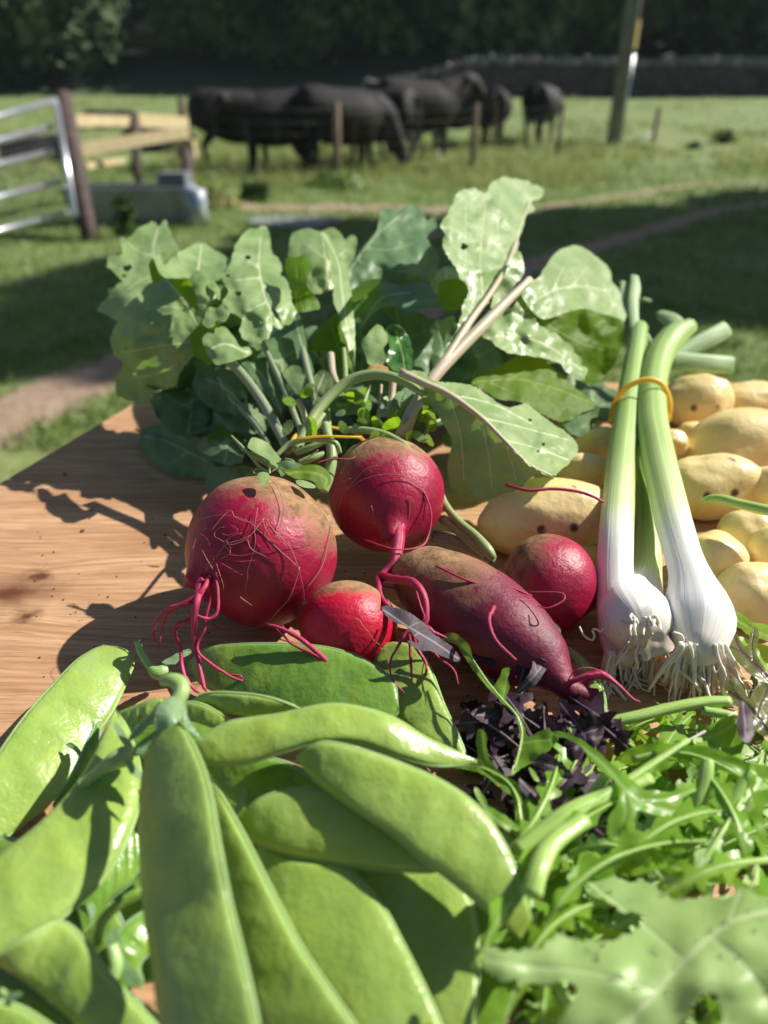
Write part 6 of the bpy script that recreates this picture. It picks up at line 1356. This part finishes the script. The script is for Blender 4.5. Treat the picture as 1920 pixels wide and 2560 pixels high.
salad('purple_salad_leaf', 'E', [(158,575),(185,552),(225,542),(285,550),(325,585),(368,635),(365,655),(310,655),(250,632),(195,610)], [(158,575,-24.2),(285,545,-24.5),(368,650,-23.8),(220,625,-23.9)], 'purple_grey', 'pale lilac spoon shaped leaf above the crumpled purple ones', [[(165,575),(250,590),(360,645)],[(250,590),(290,560)],[(250,592),(270,630)]], group=PG, seed=5, sp_=4)
salad('purple_salad_leaf', 'E', [(600,500),(640,520),(700,580),(740,600),(760,545),(790,590),(830,640),(810,720),(770,760),(740,800),(700,870),(640,850),(610,800),(620,740),(660,700),(690,650),(640,600),(605,560)], [(600,500,2.2),(760,545,2.6),(830,640,2.3),(700,870,1.6),(620,740,2.0)], 'purple_leaf', 'large dark purple ruffled leaf below the long beetroot root tip', [[(610,520),(700,640),(740,720),(690,850)],[(720,680),(800,650)],[(740,720),(640,760)]], group=PG, seed=6, crk=.03, sp_=4.5)
salad('purple_salad_leaf', 'E', [(470,830),(520,775),(570,790),(620,830),(660,870),(680,900),(640,905),(590,890),(530,860)], [(470,830,2.6),(570,790,2.8),(680,900,2.3)], 'purple_grey', 'grey leaf with a pale midrib behind the small green lobed leaf', [[(480,820),(570,840),(670,895)]], group=PG, seed=7, sp_=4)
salad('purple_salad_leaf', 'E', [(400,900),(440,930),(500,970),(570,1020),(640,1070),(620,1090),(540,1060),(470,1020),(410,960)], [(400,900,2.6),(640,1070,2.0),(500,1030,2.2)], 'purple_grey', 'wet grey purple leaf in the shade left of the pale stems', [[(405,905),(500,1000),(630,1078)]], group=PG, seed=8, sp_=5)
salad('purple_salad_leaf', 'E', [(170,265),(215,270),(265,300),(285,325),(260,338),(215,320),(180,300)], [(170,265,-26),(285,325,-25.4),(180,300,-25.8)], 'purple_leaf', 'small dark purple tip in front of the long beetroot, left of the narrow lobe', group=PG, seed=9, sp_=4)
salad('purple_salad_leaf', 'E', [(1510,560),(1520,510),(1545,520),(1575,580),(1590,660),(1560,720),(1520,700),(1500,640)], [(1510,560,-22.8),(1590,660,-22.6),(1520,720,-22)], 'purple_leaf', 'dark purple tongue shaped leaf at the right edge', [[(1530,520),(1540,620),(1545,710)]], group=PG, seed=10, sp_=4)
salad('bronze_salad_leaf', 'G', [(1345,840),(1360,760),(1370,700),(1385,720),(1420,760),(1470,840),(1500,830),(1520,740),(1545,690),(1580,720),(1585,800),(1560,880),(1600,960),(1660,1080),(1740,1180),(1640,1170),(1560,1100),(1480,1040),(1400,960),(1360,920)], [(1345,840,-27.4),(1545,690,-28.2),(1740,1180,-25.4),(1400,960,-26.4)], 'bronze_leaf', 'olive bronze forked leaf with dark veins right of the largest bulb', [[(1730,1180),(1560,1000),(1440,880),(1375,720)],[(1540,980),(1530,840),(1548,710)],[(1460,900),(1350,850)]], group=PG, seed=11, sp_=4)
salad('bronze_salad_leaf', 'E', [(1430,470),(1450,420),(1490,400),(1530,440),(1560,500),(1600,440),(1659,420),(1720,500),(1700,640),(1640,690),(1590,640),(1540,560),(1500,540),(1460,520)], [(1430,470,-24.2),(1659,420,-24.6),(1640,690,-22.6),(1500,400,-25)], 'bronze_leaf', 'brownish green crinkled leaf over the end of the cut green stem', [[(1460,470),(1560,540),(1650,660)],[(1600,590),(1650,450)]], group=PG, seed=12, crk=.03, sp_=4.5)

GG = 'green salad leaves'
# curved bright leaf rising on the left
salad('mizuna_leaf', 'E', [(8,195),(35,165),(70,168),(110,190),(150,235),(170,300),(205,350),(235,390),(268,432),(300,390),(318,350),(355,344),(345,400),(350,440),(335,500),(365,540),(400,585),(428,640),(440,692),(500,668),(550,648),(560,660),(600,698),(545,768),(480,815),(420,850),(362,882),(385,800),(402,740),(402,650),(372,570),(310,515),(240,440),(180,370),(130,300),(90,235),(50,215)],
   [(8,195,-26.2),(110,200,-25.4),(240,400,-24.2),(355,344,-24.4),(400,590,-23.2),(440,692,-22.6),(600,698,-22.2),(362,882,-21.6)], 'mizuna', 'bright curving leaf with a hooked tip reaching up over the purple leaves', [[(20,190),(100,215),(200,370),(320,510),(410,620),(415,720),(375,870)],[(420,720),(580,700)],[(320,500),(345,370)]], group=GG, seed=20, sp_=4.5,
   stems=[[(140,260,-24.95,9),(230,400,-24.0,13),(320,510,-23.4,14),(385,580,-23.0,14),(412,650,-22.7,13),(410,720,-22.2,12),(375,860,-21.5,12)]])
salad('mizuna_leaf', 'E', [(-190,740),(-230,705),(-170,715),(-100,738),(0,745),(80,790),(150,800),(190,800),(183,730),(188,662),(212,655),(232,680),(238,770),(270,830),(320,880),(375,915),(400,925),(412,990),(420,1030),(440,1000),(470,1040),(455,1100),(440,1190),(400,1190),(380,1090),(368,1005),(300,945),(230,890),(150,860),(60,848),(0,850),(-90,810),(-150,770)],
   [(-210,720,-23),(0,790,-22.4),(200,660,-22.2),(230,850,-21.5),(390,950,-20.8),(420,1190,-19.8),(470,1040,-20.4)], 'mizuna', 'long lobed leaf lying across the pods on the left of the salad heap', [[(-200,725),(0,800),(200,840),(330,910),(390,990),(415,1180)],[(230,850),(208,670)]], group=GG, seed=21, sp_=4.5,
   stems=[[(100,825,-21.9,6),(240,860,-21.35,11),(340,920,-20.9,15),(390,1000,-20.4,20),(405,1090,-20.0,26),(425,1200,-19.6,30)]])
salad('mizuna_leaf', 'E', [(448,850),(470,855),(500,900),(520,930),(560,905),(600,888),(640,895),(600,930),(560,960),(530,1010),(505,1000),(500,950),(470,900)], [(448,850,-21.8),(640,895,-21.6),(515,1010,-20.8)], 'mizuna', 'small three pronged green leaf in front of the grey leaf', [[(515,1000),(520,940),(455,860)],[(520,940),(620,900)]], group=GG, seed=22, sp_=4)
salad('mizuna_leaf', 'E', [(175,950),(195,955),(230,1010),(250,1045),(330,1090),(380,1130),(440,1170),(500,1190),(600,1170),(660,1130),(700,1130),(640,1190),(560,1225),(440,1215),(370,1185),(290,1140),(215,1140),(250,1110),(210,1040),(185,1000)], [(175,950,-20.6),(330,1110,-19.8),(700,1130,-19.6),(440,1210,-19.3)], 'mizuna', 'ragged leaf drooping over the glossy pod towards the heap', [[(185,960),(250,1080),(400,1170),(560,1195),(690,1140)]], group=GG, seed=23, sp_=4.5)
salad('mizuna_leaf', 'E', [(450,1150),(480,1100),(510,1060),(560,1040),(650,1050),(600,1075),(560,1100),(520,1150),(500,1200),(450,1200)], [(450,1150,-20.4),(650,1050,-20.4),(480,1200,-19.8)], 'mizuna', 'short toothed leaf beside the stem of the long lobed leaf', group=GG, seed=24, sp_=4)
# arch leaf in the middle
salad('mizuna_leaf', 'E', [(548,672),(600,664),(650,675),(700,698),(760,735),(820,785),(880,838),(940,885),(990,925),(1030,955),(1090,962),(1150,968),(1190,960),(1195,925),(1215,905),(1235,938),(1290,915),(1340,900),(1378,915),(1375,940),(1320,958),(1270,980),(1225,1015),(1270,1070),(1330,1115),(1400,1150),(1360,1165),(1290,1150),(1200,1100),(1130,1095),(1060,1082),(1000,1062),(985,1110),(965,1180),(900,1225),(850,1190),(850,1110),(890,1040),(905,985),(890,925),(850,890),(800,850),(755,795),(710,745),(650,705),(590,690)],
   [(548,672,-22.6),(700,705,-21.4),(860,840,-20.2),(1000,950,-19.6),(1215,930,-19.8),(1378,930,-20.4),(1380,1155,-19.5),(1050,1070,-19.0),(890,1200,-18.6),(900,990,-19.3)], 'mizuna', 'large arching leaf with blunt lobes crossing the middle of the salad heap', [[(560,675),(700,730),(850,850),(960,980),(1060,1040),(1250,1090),(1370,1158)],[(1030,1010),(1160,1000),(1360,920)],[(930,960),(940,1080),(900,1200)]], group=GG, seed=25, sp_=5,
   stems=[[(600,680,-22.1,5),(700,730,-21.3,8),(850,850,-20.2,10),(960,980,-19.4,10),(1060,1040,-19.1,8),(1250,1090,-19.2,5)]])
# right arches
salad('mizuna_leaf', 'E', [(895,805),(930,770),(980,742),(1060,727),(1150,725),(1230,735),(1330,738),(1420,762),(1500,795),(1570,820),(1640,838),(1720,850),(1720,920),(1650,910),(1625,960),(1640,1030),(1600,1060),(1560,1010),(1510,940),(1480,890),(1400,855),(1300,830),(1200,800),(1130,795),(1070,820),(1000,835),(940,830)],
   [(895,805,-22.8),(1060,727,-22),(1230,760,-21),(1500,800,-20.6),(1720,880,-20.4),(1600,1060,-19.8),(1300,830,-20.8),(1000,835,-22)], 'mizuna', 'broad arching leaf from the middle to the right edge', [[(910,810),(1060,770),(1230,770),(1450,820),(1600,900),(1720,900)],[(1520,860),(1590,1000)]], group=GG, seed=26, sp_=5,
   stems=[[(1100,810,-20.9,16),(1200,775,-20.9,20),(1330,800,-20.6,20),(1450,850,-20.3,16),(1520,890,-20.2,10)]])
salad('mizuna_leaf', 'E', [(1070,692),(1095,690),(1130,712),(1200,712),(1260,700),(1320,662),(1380,625),(1440,590),(1490,585),(1500,620),(1525,680),(1530,720),(1470,745),(1400,748),(1300,738),(1200,738),(1120,740),(1080,722)],
   [(1070,692,1.6),(1260,700,1.8),(1490,585,2.4),(1530,720,2.0),(1200,738,1.6)], 'mizuna', 'glossy leaf behind the broad arch, at the foot of the onion roots', [[(1080,705),(1250,718),(1400,680),(1500,620)]], group=GG, seed=27, sp_=4.5)
t = thing('cut_salad_stem', 'thick cut green stem lying level in front of the onion roots', 'salad stem', base(P((1520, 1790, 0))), GG)
stem('stem', [(1100+832/2.023,1500+632/2.023,-23.8,17),(1100+900/2.023,1500+610/2.023,-23.8,17.5),(1100+1000/2.023,1500+588/2.023,-23.8,17.5),(1100+1200/2.023,1500+540/2.023,-23.9,17),(1100+1350/2.023,1500+515/2.023,-24,17),(1100+1465/2.023,1500+512/2.023,-24,16)], M['mizuna_stem'], t, 30, 16, flat=.8)
stem('side_stem', [(1100+1330/2.023,1500+560/2.023,-23.8,12),(1100+1420/2.023,1500+575/2.023,-23.7,12),(1100+1500/2.023,1500+585/2.023,-23.6,9)], M['mizuna_stem'], t, 20, 12)
t = thing('pale_root_strand', 'pale straight strand below the cut stem', 'salad stem', base(P((1780, 1830, 0))), GG)
stem('strand', [(1700,1862,1.8,3),(1760,1830,2.0,4),(1815,1795,2.2,3),(1840,1780,2.3,2)], M['onion_root'], t, 16, 6)
t = thing('cut_salad_stem', 'cut green stem with ragged end pointing left over the pale potato', 'salad stem', base(P((1880, 1250, 0))), GG)
stem('stem', [(1756,1254,-33.4,7),(1775,1247,-33.3,10),(1805,1248,-33,12),(1850,1260,-32.7,13),(1920,1276,-32.2,14),(2000,1290,-32,14)], M['mizuna_stem'], t, 24, 14)
salad('mizuna_leaf', '6', [(1508,710),(1540,702),(1600,740),(1659,752),(1720,790),(1720,850),(1640,812),(1590,800),(1550,770),(1515,745)], [(1508,710,-29.5),(1720,790,-28),(1600,800,-28.2)], 'mizuna', 'curled bright leaf below the nearest potato at the right edge', [[(1515,720),(1600,770),(1710,820)]], group=GG, seed=28, sp_=4)
salad('mizuna_leaf', '6', [(1540,800),(1600,820),(1680,850),(1740,950),(1740,1010),(1650,960),(1600,900),(1560,860)], [(1540,800,-28.5),(1740,950,-27),(1600,900,-27.5)], 'mizuna', 'shaded green leaf behind the olive bronze one', group=GG, seed=29, sp_=5)
for pts, lab in (([(1100+728/2.023,2040,-20.6,15),(1100+760/2.023,1500+1010/2.023,-20.4,17),(1100+810/2.023,1500+930/2.023,-20.3,17),(1100+860/2.023,1500+880/2.023,-20.3,14)], 'pale wet stem standing left of the arching leaf'),
                 ([(1240,2300,-17.4,12),(1330,2160,-18.2,14),(1450,2030,-19.2,13),(1600,1930,-20.2,11),(1720,1850,-21.0,8)], 'long slender stem sweeping from the pods up to the upper right'),
                 ([(1290,2130,-18.6,22),(1345,2085,-18.9,24),(1430,2025,-19.3,24),(1530,1985,-19.8,22),(1625,1945,-20.2,18)], 'thick pale rib running up behind the arching leaf'),
                 ([(1740,2060,-19.6,18),(1752,1990,-20,20),(1765,1930,-20.3,18),(1770,1900,-20.5,14)], 'upright green stem below the broad right arch'),
                 ([(1800,2070,-19.2,13),(1840,1990,-19.6,15),(1880,1930,-19.9,13)], 'slanting green stem near the right edge'),
                 ([(1330,2240,-16.6,26),(1345,2180,-17.0,26),(1380,2110,-17.8,26),(1460,2050,-18.6,22)], 'thick pale stem rising from the bottom of the salad heap'),
                 ([(1560,2100,-18.9,10),(1580,2050,-19.1,12),(1600,2010,-19.2,10)], 'short yellow stem under the blunt lobes')):
    t = thing('leafless_sprig', lab, 'salad stem', base(P(pts[0][:3])), GG); stem('stem', pts, M['mizuna_stem'], t, 26, 14, flat=.75, rough=.05)
salad('mizuna_leaf', '8', [(1128,600),(1145,585),(1175,640),(1240,680),(1300,690),(1350,672),(1400,700),(1470,730),(1560,790),(1640,860),(1720,930),(1720,990),(1630,900),(1560,830),(1500,800),(1420,790),(1330,780),(1250,760),(1190,715),(1145,660)],
   [(1128,600,-19.4),(1300,700,-18.4),(1500,790,-17.4),(1720,960,-16.2),(1330,780,-17.9)], 'mizuna', 'yellow green curled leaf edge above the big lobed leaf', [[(1140,610),(1250,720),(1450,765),(1700,960)]], group=GG, seed=30, sp_=5)
salad('mizuna_leaf', '8', [(860,700),(950,690),(1060,680),(1150,690),(1230,720),(1150,740),(1060,760),(960,740),(880,730)], [(860,700,-18.8),(1230,720,-18),(960,740,-18.3)], 'mizuna', 'flat dark green lobe just above the big lobed leaf', group=GG, seed=31, sp_=5)
salad('mizuna_leaf', '8', [(1590,270),(1610,330),(1600,400),(1659,380),(1720,350),(1720,440),(1650,450),(1640,520),(1659,620),(1620,600),(1590,520),(1540,500),(1600,470),(1580,400),(1570,330)], [(1590,270,-20),(1720,400,-19.6),(1640,620,-18.8)], 'mizuna', 'spiky leaf with narrow teeth at the right edge', group=GG, seed=32, sp_=5)
salad('mizuna_leaf', '8', [(780,830),(830,810),(850,880),(900,940),(960,980),(1020,1010),(960,1020),(880,990),(810,920),(780,880)], [(780,830,-18),(1020,1010,-16.8),(810,920,-17.3)], 'mizuna', 'narrow bright lobe in the gap of the big lobed leaf', group=GG, seed=33, sp_=5)
salad('mizuna_leaf', '8', [(90,1360),(160,1320),(280,1225),(380,1120),(460,1010),(540,900),(600,800),(640,740),(700,790),(745,850),(742,980),(700,1060),(660,1180),(560,1330),(480,1480),(430,1560),(400,1400),(380,1290),(420,1200),(330,1260),(200,1340)],
   [(90,1360,-17.1),(380,1120,-17.7),(600,800,-19.1),(745,900,-18.5),(560,1330,-16.5),(420,1500,-16.1)], 'mizuna', 'leaf with a long pointed lobe at bottom centre', [[(650,760),(640,950),(600,1150),(500,1450)],[(560,950),(380,1180),(120,1350)]], group=GG, seed=34, sp_=7)
big = salad('mizuna_leaf', '8', [(420,1120),(432,1085),(475,1065),(560,1080),(660,1075),(700,1040),(745,1020),(800,1022),(850,1042),(950,1048),(1050,1015),(1090,980),(1120,945),(1040,912),(950,862),(890,832),(820,790),(795,760),(820,715),(870,728),(930,742),(1000,762),(1060,790),(1120,785),(1210,832),(1262,862),(1350,850),(1480,852),(1520,820),(1545,800),(1600,840),(1659,872),(1760,900),(1800,1000),(1800,1560),(1540,1560),(1470,1450),(1450,1380),(1460,1310),(1440,1275),(1385,1272),(1335,1320),(1310,1400),(1300,1500),(1260,1600),(700,1600),(720,1480),(770,1380),(830,1240),(760,1222),(700,1220),(600,1225),(540,1215),(460,1180)],
   [(420,1120,-15.4),(745,1020,-15.9),(820,740,-18.2),(1120,945,-16.2),(1262,862,-16.6),(1545,800,-16.4),(1800,1200,-14.4),(1300,1500,-13.9),(760,1600,-14.2),(1000,1200,-14.7),(1450,1050,-15.0)], 'mizuna_pale', 'big pale green lobed leaf nearest the camera at bottom right',
   [[(900,1600),(1100,1350),(1300,1130),(1500,960),(1720,900)],[(1180,1260),(900,1180),(600,1150),(450,1120)],[(1300,1130),(1150,1000),(850,760)],[(1180,1260),(1000,1420),(850,1560)],[(1420,1030),(1560,1150),(1700,1350)],[(1480,980),(1540,830)]], group=GG, seed=35, sp_=8, crk=.030, crs=.013, jag=7, holes=[(1060,870,5)])

# ------------------------------------------------------------------ water drops on the wet leaves
m, n, l, b = newmat('water drop'); b.inputs['Base Color'].default_value = (1, 1, 1, 1); b.inputs['Roughness'].default_value = .02
b.inputs['Transmission Weight'].default_value = 1; b.inputs['IOR'].default_value = 1.33
def drops(parent_blade, n_, seed, r=(.0003, .0008)):
    me = parent_blade.data; rng = np.random.RandomState(seed); off = np.zeros(3); o_ = parent_blade
    while o_: off += np.array(o_.location); o_ = o_.parent
    g = Geo()
    for _ in range(n_):
        v_ = me.vertices[rng.randint(len(me.vertices))]; p = np.array(v_.co)+off; nn = np.array(v_.normal)
        if nn@(CAM-p) < 0: nn = -nn
        rr = rng.uniform(*r); e1 = nz(np.cross(nn, [.3, .5, .8])); e2 = np.cross(nn, e1); vs = []; fs = []
        for i in range(5):
            a_ = math.pi/2*i/4
            for j in range(10): vs.append(p+rr*(math.cos(a_)*(math.cos(j*.628)*e1+math.sin(j*.628)*e2)+.8*math.sin(a_)*nn))
        fs = [(i*10+j, i*10+(j+1) % 10, (i+1)*10+(j+1) % 10, (i+1)*10+j) for i in range(4) for j in range(10)]
        g.add(vs, fs)
    o = g.mk('water_drops', m, parent_blade.parent)
    o['kind'] = 'stuff'
    return o
drops([c for c in big.children if c.name.startswith('blade')][0], 60, 1)
drops(L1, 12, 2, (.0005, .001)); 

# ------------------------------------------------------------------ air
v, f = box_geo((0, 48, 17), (150, 112, 40))
m = bpy.data.materials.new('haze'); m.use_nodes = True; n = m.node_tree.nodes; n.remove(n["Principled BSDF"])
pv_ = n.new("ShaderNodeVolumePrincipled"); pv_.inputs['Color'].default_value = (.78, .92, 1, 1); pv_.inputs['Density'].default_value = 0.0004; pv_.inputs['Anisotropy'].default_value = .1
m.node_tree.links.new(pv_.outputs[0], n["Material Output"].inputs['Volume'])
hz = mk('haze', v, f, m, smooth=False); tag(hz, 'thin summer haze over the field and wood', kind='stuff')

# ------------------------------------------------------------------ crumbs of soil and dry bits on the board
rc = np.random.RandomState(8); g = Geo()
for _ in range(240):
    q = Tp(rc.uniform(60, 1500), rc.uniform(1120, 1750)); r_ = rc.uniform(.00018, .0007)*(1 if rc.rand() < .93 else 1.8)
    if q[0] > .25: continue
    vs = [q+r_*nz(np.array(d))*rc.uniform(.7, 1.2)+[0, 0, r_*.5] for d in ((1, 0, 0), (-1, 0, 0), (0, 1, 0), (0, -1, 0), (0, 0, 1), (0, 0, -1))]
    g.add(vs, [(0, 2, 4), (2, 1, 4), (1, 3, 4), (3, 0, 4), (2, 0, 5), (1, 2, 5), (3, 1, 5), (0, 3, 5)])
tag(g.mk('soil_crumbs', plain('soil crumb', (.05, .03, .02), .9, 0, (.12, .08, .05), 300), None, smooth=False), 'crumbs of dry soil scattered on the oak board', 'soil', kind='stuff')

# ------------------------------------------------------------------ tell look-alike labels apart by their order in the picture
bylab = {}
for o in COL.objects:
    if o.parent is None and o.get('category') in ('salad leaf', 'tree') and o.get('label'): bylab.setdefault(o['label'], []).append(o)
ORD = ['leftmost', 'second from left', 'third from left', 'fourth from left', 'fifth from left', 'sixth from left', 'seventh from left', 'eighth from left', 'ninth from left', 'tenth from left', 'eleventh from left', 'twelfth from left', 'thirteenth from left', 'fourteenth from left', 'fifteenth from left']
for lab, os_ in bylab.items():
    if 1 < len(os_) <= 15:
        def px_(o):
            d = np.array(o.location)-CAM; return (d@RT)/(d@FW)
        for k, o in enumerate(sorted(os_, key=px_)):
            if len(lab.split())+len(ORD[k].split()) <= 16: o['label'] = lab+', '+ORD[k]
